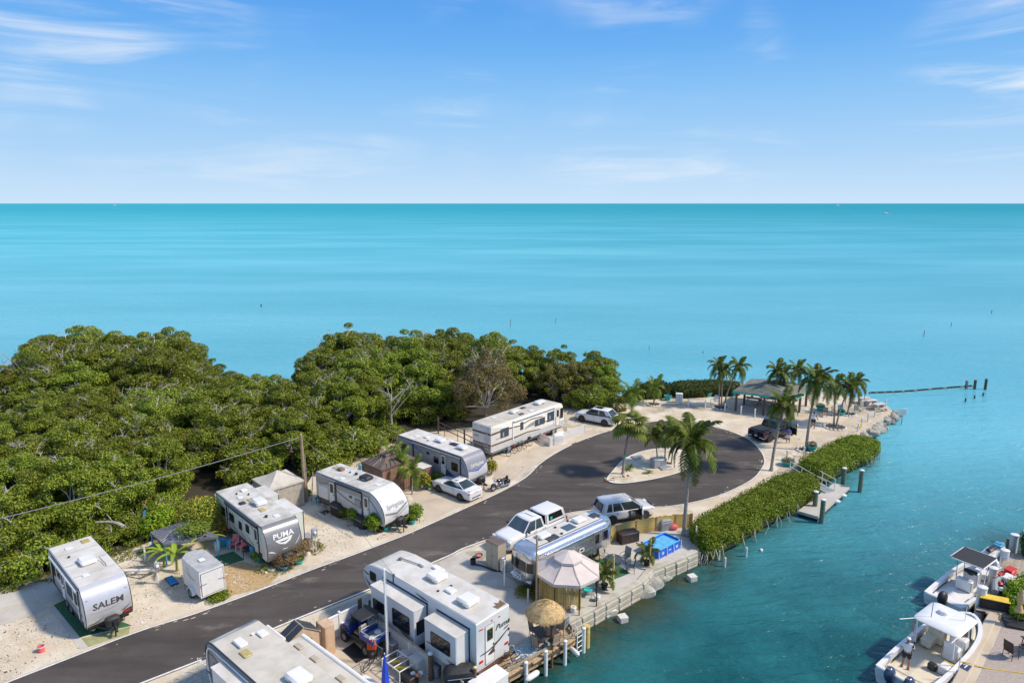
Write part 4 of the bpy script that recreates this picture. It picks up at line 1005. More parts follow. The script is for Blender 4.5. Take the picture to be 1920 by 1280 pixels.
# ---- 9: small cargo trailer
def cargo():
    A, B = g(345,1103,.3), g(379,1123,.3); h = R(137)
    c = (g(379,1123,.3) + g(422,1106,.3)) / 2; d = Vector((math.cos(h), math.sin(h), 0)); c = c + d * 1.5; c.z = 0
    t = thing('cargo_trailer', 'small white enclosed cargo trailer with grey roof beside the gravel', 'trailer', c, h)
    W = 1.5; pr = [(-1.5,.38),(-1.5,2.05),(1.15,2.05),(1.35,1.95),(1.5,1.5),(1.5,.38)]
    body = MB(); z0, z1 = .38, 2.05; P = [(-1.5,-W/2),(1.1,-W/2),(1.6,-.3),(1.6,.3),(1.1,W/2),(-1.5,W/2)]
    body.prism(P, z0, z1); body.build('body', 'white_paint', t, smooth=False)
    MB().prism([(p[0]*.985, p[1]*.97) for p in P], z1+.001, z1+.03).build('roof', 'grey_roof', t, smooth=False)
    MB().bbox((-.1,0,2.13), (.36,.36,.08), .03).build('roof_vent', 'white_gel', t)
    f = panel(rrect(-.70,.46,.70,1.95,.02), -1, 0, .012).build('rear_door', 'trim_black', t, smooth=False, loc=(-1.5,0,0), rot=(0,0,-PI/2))
    panel(rrect(-.67,.49,.67,1.92,.02), -1, 0, .03).build('door_leaf', 'white_paint', f, smooth=False)
    for x, z in ((-.6,1.25),(.6,1.25)): MB().bbox((x*.9,-.05,z), (.34,.04,.05), .01).build('hinge', 'steel', f)
    for y, z in ((.71,1.15),(-.71,1.15)):
        MB().bbox((-1.52,y,z), (.04,.06,.12), .01).build('tail_light', 'red_lens', t)
    for sd in (-1, 1):
        panel(swoosh(-.9,1.3,.9,1.5,.12,.05), sd, sd*W/2, .006).build('swoosh', 'stripe_dark', t, smooth=False); panel(swoosh(-.1,1.2,.6,1.65,-.2,.05), sd, sd*W/2, .006).build('swoosh', 'stripe_dark', t, smooth=False)
        wheel(t, -.3, sd*(W/2+.12), .30, .18, sd); fd = MB(); fd.skin([(-.3+.42*math.cos(a), .30+.42*math.sin(a)) for a in [PI*i/10 for i in range(11)]][::-1], sd*(W/2), sd*(W/2+.24), .02); fd.build('fender', 'white_paint', t)
        for x in (-1.48,): MB().box((x, sd*(W/2+.004), 1.2), (.06, .02, 1.65)).build('corner_trim', 'white_pvc', t)
    MB().tube([(1.5,.45,.4),(2.5,0,.4),(1.5,-.45,.4)], .045, 6).build('tongue', 'trim_black', t); MB().box((0,0,.32), (2.6,1.2,.12)).build('chassis', 'rust_stain', t)
M('grey_roof', (.40,.40,.40), .6, na=.12, ns=2)
cargo()
# ================================================================== VEHICLES
def lerp(a, b, t): return a + (b - a) * t
def car(name, label, loc, hd, paint, L, W, r, wx, stations, houses, arch='trim_black', zb=.24, group=None, cat='car', grille=True):
    """stations: (x, top z, half-width); houses: greenhouses (x rear base, x front base, x rear roof, x front roof, z belt, z roof, hw base, hw roof, pillars, glass)"""
    t = thing(name, label, cat, loc, hd, group)
    st = spline([(a, b, c) for a, b, c in stations], 3); mb = MB(); rr = []
    for x, zt, hw in st:
        e = .05
        half = [(hw*.88, zb), (hw*.97, zb+.10), (hw, zb+.26), (hw*1.0, lerp(zb, zt, .62)), (hw*.965, zt-.09), (hw*.90, zt-.02), (hw*.55, zt+.012)]
        rr.append([(x, y, z) for y, z in half] + [(x, -y, z) for y, z in half[::-1]])
    mb.rings(rr, True, True); mb.build('body', paint, t, sharp=50)
    for (xr, xf, xrr, xfr, zl, zr, hb, hr, pil, glass) in houses:
        k = .10
        def loop(x0, x1, hw, z, c=.12): return [(x0+c*.5,-hw+c*.4,z),(x0+c,-hw,z),(x1-c*1.5,-hw,z),(x1-c*.4,-hw+c*.8,z),(x1,0,z),(x1-c*.4,hw-c*.8,z),(x1-c*1.5,hw,z),(x0+c,hw,z),(x0+c*.5,hw-c*.4,z),(x0,0,z)]
        gm = MB(); gm.rings([loop(xr,xf,hb,zl-.08), loop(xr,xf,hb,zl), loop(xrr,xfr,hr,zr)], False, True); gl_ = gm.build('glasshouse', glass, t, sharp=25)
        rm = MB(); rm.rings([loop(xrr-.05,xfr+.05,hr+.025,zr-.05), loop(xrr-.02,xfr+.02,hr+.02,zr), loop(xrr+.12,xfr-.14,hr-.10,zr+.035), loop(xrr+.5,xfr-.5,hr-.4,zr+.055)], True, True); rm.build('roof', paint, t, sharp=50)
        for side in (-1, 1):
            for (t0, t1, u0, u1) in pil:
                # t along the belt, u along the roof (0 rear .. 1 front)
                b0, b1 = lerp(xr+k, xf-k*1.3, t0), lerp(xr+k, xf-k*1.3, t1); a0, a1 = lerp(xrr+k, xfr-k*1.3, u0), lerp(xrr+k, xfr-k*1.3, u1)
                q = [(b0, side*(hb+.012), zl-.05), (b1, side*(hb+.012), zl-.05), (a1, side*(hr+.014), zr), (a0, side*(hr+.014), zr)]
                q2 = [(p[0], p[1]-side*.05, p[2]) for p in q]
                MB().add(q + q2, [(0,1,2,3),(7,6,5,4),(0,4,5,1),(1,5,6,2),(2,6,7,3),(3,7,4,0)]).build('pillar', paint, t, smooth=False)
            # corner pillars at the windscreen and rear window
            for xb_, xt_, s_ in ((xf, xfr, 1), (xr, xrr, -1)):
                MB().tube([(xb_-s_*.06, side*(hb-.05), zl-.03), (xt_-s_*.06, side*(hr-.05), zr)], .045, 6).build('pillar', paint, t)
    for x in wx:
        for sd in (-1, 1):
            ar = panel([(x+r*1.17*math.cos(a), r+r*1.17*math.sin(a)) for a in [R(-38+256*i/16) for i in range(17)]], sd, sd*(W/2-.10), .112).build('wheel_arch', arch, t, smooth=False)
            wheel(t, x, sd*(W/2-.09), r, .24, sd)
    MB().box((0, 0, zb), (L*.86, W*.86, .12)).build('underbody', 'trim_black', t)
    return t
def patch(t, name, pts, mat, th=.02, n=None):
    """small quad plate with thickness, pts 3-D"""
    P = [Vector(p) for p in pts]; nn = (P[1]-P[0]).cross(P[2]-P[0]).normalized() * th
    k = len(P); mb = MB(); mb.add(P + [p + nn for p in P], [tuple(range(k))[::-1], tuple(range(k, 2*k))] + [(i, (i+1)%k, k+(i+1)%k, k+i) for i in range(k)])
    return mb.build(name, mat, t, smooth=False)
def mirrors(t, x, y, z, mat):
    for sd in (-1, 1): MB().bbox((x, sd*(y+.12), z), (.14, .24, .16), .05).build('mirror', mat, t)
def seams(t, W, xs, z0, z1, handles=()):
    for sd in (-1, 1):
        for x in xs: MB().box((x, sd*(W/2-.004), (z0+z1)/2), (.014, .012, z1-z0)).build('door_seam', 'trim_black', t)
        for x in handles: MB().bbox((x, sd*(W/2+.005), z1-.08), (.18, .035, .035), .01).build('door_handle', 'chrome', t)
def centre(pw1, pw2, track, sgn, off=0):
    """midpoint between two wheel contact pixels moved half a track towards the hidden side"""
    a, b = g(*pw1), g(*pw2); h = ang(a, b); n = Vector((-math.sin(h), math.cos(h), 0)); return (a + b)/2 + n*sgn*track/2, h

# white coupe
c, h = centre((864,938), (824,922), 1.55, -1)
t = car('coupe', 'white two-door coupe parked beside the taupe trailer', c, h, 'car_white', 4.65, 1.80, .33, (1.28, -1.30),
    [(-2.32,.80,.62),(-2.26,.92,.80),(-1.9,1.0,.86),(-1.2,.99,.90),(-.3,.95,.90),(.7,.94,.90),(1.2,.93,.89),(1.9,.86,.84),(2.2,.74,.76),(2.32,.58,.60)],
    [(-1.75,.95,-.75,.15,.94,1.36,.80,.58,((0,.30,0,.42),(.40,.43,.5,.54)),'glass_tint')])
for sd in (-1, 1):
    MB().bbox((-2.24, sd*.62, .80), (.12, .38, .15), .03).build('tail_light', 'red_lens', t); MB().bbox((2.18, sd*.60, .66), (.14, .34, .14), .04).build('head_light', 'clear_lens', t)
MB().bbox((-2.30, 0, .80), (.04, .5, .09), .02).build('badge_strip', 'trim_grey', t); MB().bbox((-2.16, 0, 1.03), (.22, 1.35, .04), .02).build('spoiler', 'car_white', t); MB().bbox((-2.27, 0, .40), (.12, 1.1, .14), .03).build('lower_grille', 'trim_black', t)
mirrors(t, .78, .80, .98, 'car_white'); seams(t, 1.80, (.85, -.55), .36, .88, (-.35,))
for y in (-.18, .18): patch(t, 'roof_stripe', [(.80,y-.06,.965),(.80,y+.06,.965),(2.0,y+.06,.885),(2.0,y-.06,.885)], 'trim_grey', .012)

# white crossover by the wood
c, h = centre((1133,798), (1092,790), 1.62, -1)
t = car('crossover', 'white crossover parked at the foot of the mangrove wood', c, h, 'car_white', 4.9, 1.90, .37, (1.38, -1.41),
    [(-2.44,.85,.66),(-2.38,1.05,.84),(-1.9,1.10,.92),(-1.2,1.06,.95),(0,1.02,.95),(1.0,1.02,.95),(1.9,.98,.88),(2.3,.86,.78),(2.44,.60,.60)],
    [(-2.25,1.2,-1.62,.35,1.05,1.66,.87,.66,((0,.16,0,.20),(.46,.49,.50,.53)),'glass_tint')])
for sd in (-1, 1):
    MB().bbox((-2.36, sd*.64, .98), (.14, .48, .12), .03).build('tail_light', 'red_lens', t); MB().bbox((2.28, sd*.62, .78), (.16, .40, .13), .04).build('head_light', 'clear_lens', t)
MB().bbox((-.35, 0, 1.722), (.9, .75, .03), .012).build('sunroof', 'glass_dark', t); MB().bbox((-2.42, 0, .45), (.1, 1.3, .18), .03).build('lower_trim', 'trim_black', t)
mirrors(t, .95, .86, 1.08, 'car_white'); seams(t, 1.90, (.95, -.1, -1.05), .42, .98, (.1, -.85)); MB().bbox((2.42, 0, .72), (.06, .8, .3), .02).build('grille', 'trim_black', t)

# silver seven-seater with its front door open
c, h = centre((1144.5,983), (1210,972.5), 1.64, 1)
t = car('crossover', 'silver crossover with its front door open beside the bamboo fence', c, h, 'car_silver', 4.76, 1.90, .37, (1.36, -1.40),
    [(-2.38,.85,.70),(-2.34,1.05,.86),(-1.9,1.10,.93),(-1.0,1.08,.95),(0,1.05,.95),(1.0,1.04,.95),(1.8,.99,.90),(2.2,.86,.80),(2.38,.60,.62)],
    [(-2.3,1.3,-2.02,.40,1.07,1.68,.88,.72,((0,.10,0,.12),(.24,.27,.25,.28),(.52,.55,.54,.57)),'glass_tint')])
for sd in (-1, 1):
    MB().bbox((-2.28, sd*.70, 1.0), (.20, .38, .13), .03).build('tail_light', 'red_lens', t); MB().bbox((2.18, sd*.66, .82), (.22, .36, .15), .04).build('head_light', 'clear_lens', t)
    MB().tube([(-1.6, sd*.62, 1.76), (.2, sd*.62, 1.76)], .022, 6).build('roof_rail', 'chrome', t)
panel([(.0,.42),(1.02,.42),(1.08,1.0),(.0,1.0)], -1, -.955, .01).build('dark_doorway_plate', 'trim_black', t, smooth=False)  # black plate on the closed side, painted shade of the open doorway
patch(t, 'seat', [(.15,-.967,.5),(.6,-.967,.5),(.5,-.967,.80),(.12,-.967,.98)], 'grey_plastic', .004)
dr = panel([(.0,.40),(-1.0,.40),(-1.05,1.02),(-1.0,1.05),(0,1.05)], -1, 0, .10).build('door', 'car_silver', t, smooth=False, loc=(1.08, -.97, 0), rot=(0, 0, R(62)))
panel([(-.08,1.06),(-.98,1.06),(-.9,1.5),(-.5,1.6)], -1, .03, .03).build('door_window', 'glass_tint', dr, smooth=False); panel([(-.08,.5),(-.9,.5),(-.92,.98),(-.08,.98)], 1, 0, .015).build('door_lining', 'trim_black', dr, smooth=False)
mirrors(t, .98, .86, 1.08, 'car_silver'); seams(t, 1.90, (-.05, -1.0), .42, .98, (-.85,)); MB().bbox((0, -.945, .34), (2.0, .03, .10), .01).build('sill_trim', 'trim_black', t)
for y in (-.4, 0, .4): MB().box((-.7, y, 1.726), (1.9, .02, .012)).build('roof_rib', 'trim_grey', t)
MB().bbox((-2.40, 0, .46), (.1, 1.4, .22), .03).build('lower_trim', 'trim_black', t); MB().bbox((2.36, 0, .72), (.06, .9, .26), .02).build('grille', 'trim_black', t)

# white pickup with a cap on its bed
A, B = g(958,1040), g(1052,990); h = R(223); d = Vector((math.cos(h), math.sin(h), 0)); ln = Vector((-d.y, d.x, 0))
c = g(960,1042) - d*2.72 - ln*.98
t = car('pickup_truck', 'white pickup truck with a white cap over its bed', c, h, 'car_white', 5.9, 2.03, .40, (1.85, -1.85),
    [(-2.92,.95,.92),(-2.88,1.16,.98),(-1.5,1.18,1.0),(-.2,1.18,1.0),(1.0,1.20,1.0),(1.5,1.20,.99),(2.4,1.14,.96),(2.78,1.06,.90),(2.93,.75,.82)],
    [(-.62,1.55,-.42,.80,1.18,1.86,.92,.76,((0,.05,0,.08),(.44,.48,.50,.55)),'glass_blue'), (-2.88,-.68,-2.66,-.74,1.18,1.86,.94,.80,((0,.10,0,.10),(.90,1,.90,1)),'glass_dark')], zb=.36, cat='pickup truck')
for sd in (-1, 1):
    MB().bbox((-2.88, sd*.92, 1.0), (.10, .16, .34), .03).build('tail_light', 'red_lens', t); MB().bbox((2.80, sd*.78, .92), (.18, .34, .22), .04).build('head_light', 'clear_lens', t)
    patch(t, 'cap_panel', [(-2.75, sd*.955, 1.20), (-.78, sd*.955, 1.20), (-.78, sd*.93, 1.34), (-2.72, sd*.93, 1.34)][::sd], 'car_white', .012)
MB().bbox((2.92, 0, .88), (.08, 1.15, .36), .03).build('grille', 'chrome', t); MB().bbox((2.95, 0, .55), (.16, 1.85, .20), .05).build('bumper', 'chrome', t); MB().bbox((-2.98, 0, .55), (.14, 1.85, .18), .04).build('bumper', 'chrome', t)
mirrors(t, 1.2, 1.0, 1.28, 'black_plastic'); seams(t, 2.03, (1.25, .35, -.60), .5, 1.12, (.5, -.4)); MB().sphere((1.05,.2,1.30), (.10,.24,.10)).build('hat_on_dash', 'yellow', t)
patch(t, 'sticker', [(-1.35,.957,1.42),(-1.15,.957,1.42),(-1.15,.92,1.62),(-1.35,.92,1.62)], 'teal', .006)

# black pickup with a door open
c, h = centre((1440,829), (1486,815), 1.75, 1)
t = car('pickup_truck', 'black pickup truck with its front door open and tonneau cover', c, h, 'car_black', 5.85, 2.02, .41, (1.85, -1.85),
    [(-2.90,.98,.92),(-2.86,1.22,.99),(-1.5,1.25,1.0),(-.2,1.22,1.0),(1.0,1.22,1.0),(1.5,1.22,.99),(2.4,1.16,.95),(2.75,1.06,.88),(2.92,.75,.80)],
    [(-1.0,1.50,-.75,.75,1.22,1.90,.92,.76,((0,.06,0,.08),(.44,.48,.48,.52)),'glass_dark')], zb=.36, cat='pickup truck')
MB().bbox((-1.95, 0, 1.275), (1.75, 1.78, .05), .02).build('tonneau_cover', 'tonneau', t)
for sd in (-1, 1):
    MB().bbox((-2.87, sd*.90, 1.02), (.12, .20, .40), .03).build('tail_light', 'red_lens', t); MB().bbox((2.80, sd*.78, .95), (.18, .34, .20), .04).build('head_light', 'clear_lens', t)
    MB().bbox((-2.98, sd*.70, .56), (.18, .5, .14), .04).build('bumper', 'chrome', t)
lettering('GMC', lambda a, b: (-2.93, -a, .98+b), .22, 'chrome', t, 1.2); patch(t, 'licence_plate', [(-2.93,.16,.60),(-2.93,-.16,.60),(-2.93,-.16,.76),(-2.93,.16,.76)], 'white_paint', .012)
mirrors(t, 1.15, 1.0, 1.30, 'car_black'); seams(t, 2.02, (-.05,), .5, 1.12, (-.75,))
panel([(.15,.55),(1.15,.55),(1.2,1.15),(.15,1.15)], -1, -1.005, .012).build('dark_doorway_plate', 'trim_black', t, smooth=False)  # flat black plate stands in for the shaded cabin behind the door
dr = panel([(.0,.52),(-1.05,.52),(-1.05,1.18),(0,1.18)], -1, 0, .11).build('door', 'car_black', t, smooth=False, loc=(1.2, -1.02, 0), rot=(0, 0, R(72)))
fr = MB().tube([(-.05,-.04,1.18),(-.25,-.04,1.6),(-.6,-.04,1.80),(-.98,-.04,1.80),(-1.02,-.04,1.18)], .045, 6); fr.build('window_frame', 'car_black', dr)
for x in (-.2, .1): MB().box((x, 0, 1.955), (.5, .5, .01)).build('roof_panel', 'tonneau', t)

# blue utility vehicle
def utv():
    a, b = g(684,1228), g(648,1203); h = ang(a, b); n = Vector((-math.sin(h), math.cos(h), 0)); c = (a+b)/2 - n*.68
    t = thing('utility_vehicle', 'blue utility vehicle with black canopy and a loaded cargo bed', 'utility vehicle', c, h)
    MB().bbox((.1,0,.52), (2.6,1.15,.26), .05).build('chassis', 'black_plastic', t)
    ho = MB(); ho.rings([[(1.45,-.45,.55),(1.45,.45,.55),(1.4,.42,.85),(1.4,-.42,.85)][::-1], [(1.0,-.62,.55),(1.0,.62,.55),(.95,.58,1.0),(.95,-.58,1.0)][::-1], [(.55,-.66,.6),(.55,.66,.6),(.55,.6,1.12),(.55,-.6,1.12)][::-1]], True, True); ho.build('hood', 'blue_plastic', t)
    MB().bbox((1.46,0,.62), (.10,.9,.34), .04).build('bumper', 'black_plastic', t)
    for sd in (-1,1):
        MB().bbox((1.42,sd*.42,.82),(.1,.2,.12),.03).build('head_light','clear_lens',t)
        MB().bbox((.95,sd*.62,.78),(.75,.26,.10),.04).build('fender','black_plastic',t); MB().bbox((.0,sd*.30,.86),(.50,.52,.16),.05).build('seat','brown_panel',t); MB().bbox((-.26,sd*.30,1.15),(.14,.5,.5),.05).build('seat_back','grey_plastic',t)
        MB().tube([(.62,sd*.60,1.05),(.32,sd*.58,1.80),(-.42,sd*.58,1.82),(-.50,sd*.60,.7)],.028,6).build('roll_bar','black_plastic',t)
        for x in (.98,-.95): wheel(t, x, sd*.62, .31, .24, sd)
    MB().bbox((-.08,0,1.86),(1.05,1.25,.07),.03).build('canopy','black_cover',t)
    patch(t,'windscreen',[(.60,-.55,1.08),(.60,.55,1.08),(.34,.52,1.76),(.34,-.52,1.76)],'glass_blue',.01)
    bd=MB().bbox((-.98,0,.84),(1.15,1.30,.06),.02).build('cargo_bed','grey_plastic',t)
    for x,y,dx,dy in ((-.98,.64,1.15,.05),(-.98,-.64,1.15,.05),(-1.55,0,.05,1.30),(-.42,0,.05,1.30)): MB().bbox((x,y,.98),(dx,dy,.26),.015).build('bed_side','blue_plastic',bd)
    rl=MB(); rl.tube([(-.42,.6,1.26),(-1.5,.6,1.26),(-1.5,-.6,1.26),(-.42,-.6,1.26),(-.42,.6,1.26)],.02,6)
    for x,y in ((-.42,.6),(-1.0,.6),(-1.5,.6),(-1.5,0),(-1.5,-.6),(-1.0,-.6),(-.42,-.6)): rl.cyl((x,y,1.1),(x,y,1.26),.016,n=6)
    rl.build('bed_rail','white_paint',bd)
    for x,y,rr_ in ((-1.1,.25,.24),(-.85,-.25,.20),(-1.2,-.3,.15)): MB().lathe([(rr_,0),(rr_,.10),(rr_*.5,.14),(.002,.14)],(x,y,.87),12).build('bucket_lid','white_pvc',bd)
    MB().bbox((-1.58,.5,1.0),(.03,.10,.18),.01).build('tail_light','amber_lens',t)
    MB().tube([(.45,.32,1.0),(.28,.32,1.12)],.02,6).build('steering_column','black_plastic',t)
utv()

# motorcycle
def motorcycle():
    a,b=g(951,911),g(925,921); h=ang(a,b); c=(a+b)/2
    t=thing('motorcycle','black and chrome cruiser motorcycle parked at the road edge','motorcycle',c,h)
    for x,w_ in ((.80,.13),(-.80,.18)):
        o=MB(); pts=[(x+.27*math.cos(q),0,.33+.27*math.sin(q)) for q in [2*PI*i/20 for i in range(21)]]; o.tube(pts,.065,8,False); wh=o.build('wheel','tyre',t)
        o=MB(); o.lathe([(.19,-.03),(.21,0),(.19,.03)],(0,0,0),16,Matrix.Rotation(PI/2,4,'X')); 
        o.v=[(p[0]+x,p[1],p[2]+.33) for p in o.v]; o.build('rim','chrome',wh)
    MB().sphere((.15,0,.82),(.34,.17,.15)).build('fuel_tank','car_black',t); MB().bbox((-.38,0,.74),(.65,.30,.12),.05).build('seat','black_plastic',t); MB().bbox((-.78,0,.86),(.25,.24,.3),.08).build('back_seat','black_plastic',t)
    MB().bbox((.02,0,.48),(.5,.30,.40),.08).build('engine','chrome',t)
    for sd in (-1,1):
        MB().tube([(.80,sd*.09,.33),(.52,sd*.09,1.02)],.03,6).build('fork','chrome',t); MB().tube([(.1,sd*.18,.38),(-.4,sd*.2,.30),(-1.0,sd*.2,.33)],.045,8).build('exhaust','chrome',t)
        MB().bbox((-.70,sd*.26,.58),(.42,.16,.30),.06).build('saddlebag','black_plastic',t)
    MB().tube([(.35,.42,1.12),(.50,.25,1.10),(.52,0,1.02),(.50,-.25,1.10),(.35,-.42,1.12)],.02,6).build('handlebar','chrome',t); MB().sphere((.66,0,.95),.10).build('head_light','chrome',t)
    MB().skin([(.80+.36*math.cos(q),.33+.36*math.sin(q)) for q in [R(40+10*i) for i in range(11)]][::-1],-.07,.07,.015).build('fender','car_black',t); MB().skin([(-.80+.37*math.cos(q),.33+.37*math.sin(q)) for q in [R(20+13*i) for i in range(11)]][::-1],-.10,.10,.015).build('fender','car_black',t)
motorcycle()

def bicycle(label,px,hd,paint,lean=.12,group=None,z=0,basket=False,s=1.0):
    c=g(*px) if len(px)==2 else Vector(px); t=thing('bicycle',label,'bicycle',(c.x,c.y,z),hd,group); t.rotation_euler=(lean,0,hd); t.scale=(s,s,s)
    for x in (.52,-.52):
        o=MB(); o.tube([(x+.32*math.cos(q),0,.35+.32*math.sin(q)) for q in [2*PI*i/22 for i in range(23)]],.022,6,False)
        wh=o.build('wheel','tyre',t); sp=MB()
        for i in range(7): q=PI*i/7; sp.cyl((x+.31*math.cos(q),0,.35+.31*math.sin(q)),(x-.31*math.cos(q),0,.35-.31*math.sin(q)),.004,n=4)
        sp.build('spokes','chrome',wh)
    f=MB()
    for a,b in (((-.52,.35),(-.05,.32)),((-.52,.35),(-.18,.80)),((-.05,.32),(-.20,.86)),((-.05,.32),(.36,.78)),((-.17,.74),(.35,.84)),((.38,.78),(.52,.35)),((.33,.92),(.38,.78))): f.cyl((a[0],0,a[1]),(b[0],0,b[1]),.022,n=6)
    f.build('frame',paint,t)
    MB().tube([(.18,.30,1.02),(.32,.22,1.0),(.33,0,.94),(.32,-.22,1.0),(.18,-.30,1.02)],.014,6).build('handlebar','chrome',t); MB().bbox((-.22,0,.92),(.26,.16,.07),.03).build('saddle','black_plastic',t)
    MB().lathe([(.09,-.01),(.09,.01)],(0,0,0),12,Matrix.Rotation(PI/2,4,'X')).build('chainring','steel',t,loc=(-.05,0,.32))
    if basket: MB().bbox((.52,0,.86),(.26,.34,.22),.03).build('basket','black_plastic',t)
    return t
bicycle('blue bicycle nearest the road among the bikes beside the motorhome',(945,853),R(-40),'sky_blue',-.15)
bicycle('red bicycle between the blue bicycle and a black one beside the motorhome',(957,847),R(-40),'red_plastic',-.15)
bicycle('black bicycle third from the road beside the motorhome',(966,843),R(-45),'black_plastic',-.12)
bicycle('grey bicycle fourth from the road beside the motorhome',(976,839),R(-45),'grey_plastic',.10)
bicycle('dark bicycle with a basket nearest the picket fence',(986,833),R(-40),'black_plastic',.10,basket=True)
bicycle('black bicycle leaning behind the blue utility vehicle',(700,1246),R(60),'black_plastic',.2)
bicycle('turquoise framed bicycle leaning between the lattice fence and the large trailer',(752,1196),R(-46),'turquoise',.25)
# ================================================================== VEGETATION
import numpy as np
RG = np.random.default_rng(11)
def leaf_mesh(name, C, N, l, w, mat, tilt=.6, parent=None, seed=0, fold=0):
    """one small diamond face per leaf, at centres C facing N"""
    rg = np.random.default_rng(seed + 5); n = len(C); C = np.asarray(C, float)
    N = np.asarray(N, float) + rg.normal(0, tilt, (n, 3)); N /= np.linalg.norm(N, axis=1, keepdims=True) + 1e-9
    T = rg.normal(0, 1, (n, 3)); T -= (T * N).sum(1, keepdims=True) * N; T /= np.linalg.norm(T, axis=1, keepdims=True) + 1e-9
    B = np.cross(N, T); s = rg.uniform(.7, 1.3, (n, 1))
    V = np.stack([C - T*l/2*s, C + B*w/2*s + T*l*.08*s, C + T*l/2*s, C - B*w/2*s + T*l*.08*s], 1).reshape(-1, 3)
    me = bpy.data.meshes.new(name); me.vertices.add(4*n); me.vertices.foreach_set('co', V.ravel())
    me.loops.add(4*n); me.loops.foreach_set('vertex_index', np.arange(4*n, dtype=np.int32))
    me.polygons.add(n); me.polygons.foreach_set('loop_start', np.arange(0, 4*n, 4, dtype=np.int32))
    me.update(); me.validate()
    me.materials.append(MATS[mat]); o = bpy.data.objects.new(name, me); COL.objects.link(o)
    if parent: o.parent = parent
    return o
def shell_pts(rg, c, r, n, up=.15, thick=.35):
    """points in the outer shell of an ellipsoid, mostly its upper part"""
    d = rg.normal(0, 1, (n, 3)); d[:, 2] = np.abs(d[:, 2]) * np.where(rg.random(n) < .80, 1, -.6); d /= np.linalg.norm(d, axis=1, keepdims=True)
    k = 1 - thick * rg.random((n, 1)) ** 1.6
    return np.asarray(c) + d * k * np.asarray(r), d + np.array([0, 0, up])
TWIG = {}
def tree_proto(seed, R0=2.9, H=6.8, n_clump=34, leaves=17000, mat='leaf_mangrove', bark='bark', l=.205, w=.115, flat=.55, bare=8):
    """a tree at the origin: trunk with limbs, crown of leaf clumps, pale twigs"""
    rg = np.random.default_rng(seed); rr = random.Random(seed)
    t = bpy.data.objects.new('mangrove_tree', None); COL.objects.link(t)
    clumps = []; tries = 0
    while len(clumps) < n_clump and tries < 900:
        tries += 1
        a = rr.uniform(0, 2*PI); q = math.sqrt(rr.random()); x, y = R0*q*math.cos(a), R0*q*math.sin(a)
        z = H - .9 - (H*.42) * q**2.0 + rr.uniform(-.8, .35) + (.7 if rr.random() < .12 else 0); s = rr.choice((.5, .65, .8, 1.0, 1.25))
        if all((x-c[0])**2 + (y-c[1])**2 + (z-c[2])**2 > (.60*(s+c[3]))**2 for c in clumps): clumps.append((x, y, z, s))
    for k in range(5):
        a = rr.uniform(0, 2*PI); clumps.append((R0*.85*math.cos(a), R0*.85*math.sin(a), rr.uniform(1.3, H*.45), rr.uniform(.6, .95)))
    tot = sum(c[3]**2 for c in clumps); C, N = [], []
    for x, y, z, s in clumps:
        m = int(leaves * s*s / tot); P, D = shell_pts(rg, (x, y, z), (s*1.1, s*1.1, s*flat*1.25), m); C.append(P); N.append(D)
    leaf_mesh('crown', np.vstack(C), np.vstack(N), l, w, mat, .55, t, seed)
    b = MB(); b.tube([(0, 0, -.3), (rr.uniform(-.2, .2), rr.uniform(-.2, .2), H*.22), (rr.uniform(-.4, .4), rr.uniform(-.4, .4), H*.42)], [.20, .15, .11], 7)
    for k in range(6):
        a = 2*PI*k/6 + rr.random(); b.tube([(.1*math.cos(a), .1*math.sin(a), .9), (.55*math.cos(a), .55*math.sin(a), .55), (.8*math.cos(a), .8*math.sin(a), -.3)], [.05, .04, .03], 5)
    b.build('trunk', bark, t)
    b = MB(); used = rr.sample(clumps, min(len(clumps), 15))
    for x, y, z, s in used:
        p0 = Vector((rr.uniform(-.3, .3), rr.uniform(-.3, .3), H*rr.uniform(.2, .4))); p2 = Vector((x, y, z + s*.15)); p1 = p0.lerp(p2, .5) + Vector((rr.uniform(-.4, .4), rr.uniform(-.4, .4), rr.uniform(.0, .5)))
        b.tube([p0, p1, p2], [.085, .055, .028], 5)
        for q in range(3): b.tube([p2, p2 + Vector((rr.uniform(-.7, .7), rr.uniform(-.7, .7), rr.uniform(.1, .55)))], [.02, .008], 4)
    for k in range(bare):
        x, y, z, s = rr.choice(clumps[:n_clump]); p = Vector((x, y, z)); d = Vector((rr.uniform(-1, 1), rr.uniform(-1, 1), rr.uniform(.5, 1.2)))
        q = p + d*.9; b.tube([p, p + d*.5 + Vector((0, 0, .1)), q], [.045, .032, .018], 5)
        for j in range(7):
            q0 = p + d*rr.uniform(.35, .95); b.tube([q0, q0 + Vector((rr.uniform(-.6, .6), rr.uniform(-.6, .6), rr.uniform(.05, .5)))], [.016, .006], 4)
    b.build('limbs', 'twig_pale', t)
    return t
PROT = [tree_proto(21), tree_proto(22, 2.6, 6.2), tree_proto(23, 3.2, 7.2, 40, 20000), tree_proto(24, 2.7, 6.6, 30, 12000, bare=28), tree_proto(25, 3.0, 6.4, 34, 15000, bare=20)]
FRONT = [(-160,1092),(20,1060),(110,1040),(240,985),(335,925),(415,890),(560,868),(650,838),(742,792),(850,770),(905,762),(1000,740),(1075,742),(1128,757)]
BACK = [(1126,745),(1100,733),(1000,726),(900,720),(760,711),(640,714),(612,736),(572,790),(480,772),(400,748),(330,718),(120,714),(60,738),(-60,800),(-260,830)]
FPOLY = [g(*p) for p in FRONT + BACK]
def inside(p, poly):
    c = False; n = len(poly)
    for i in range(n):
        a, b = poly[i], poly[(i+1) % n]
        if (a.y > p.y) != (b.y > p.y) and p.x < (b.x-a.x)*(p.y-a.y)/(b.y-a.y) + a.x: c = not c
    return c
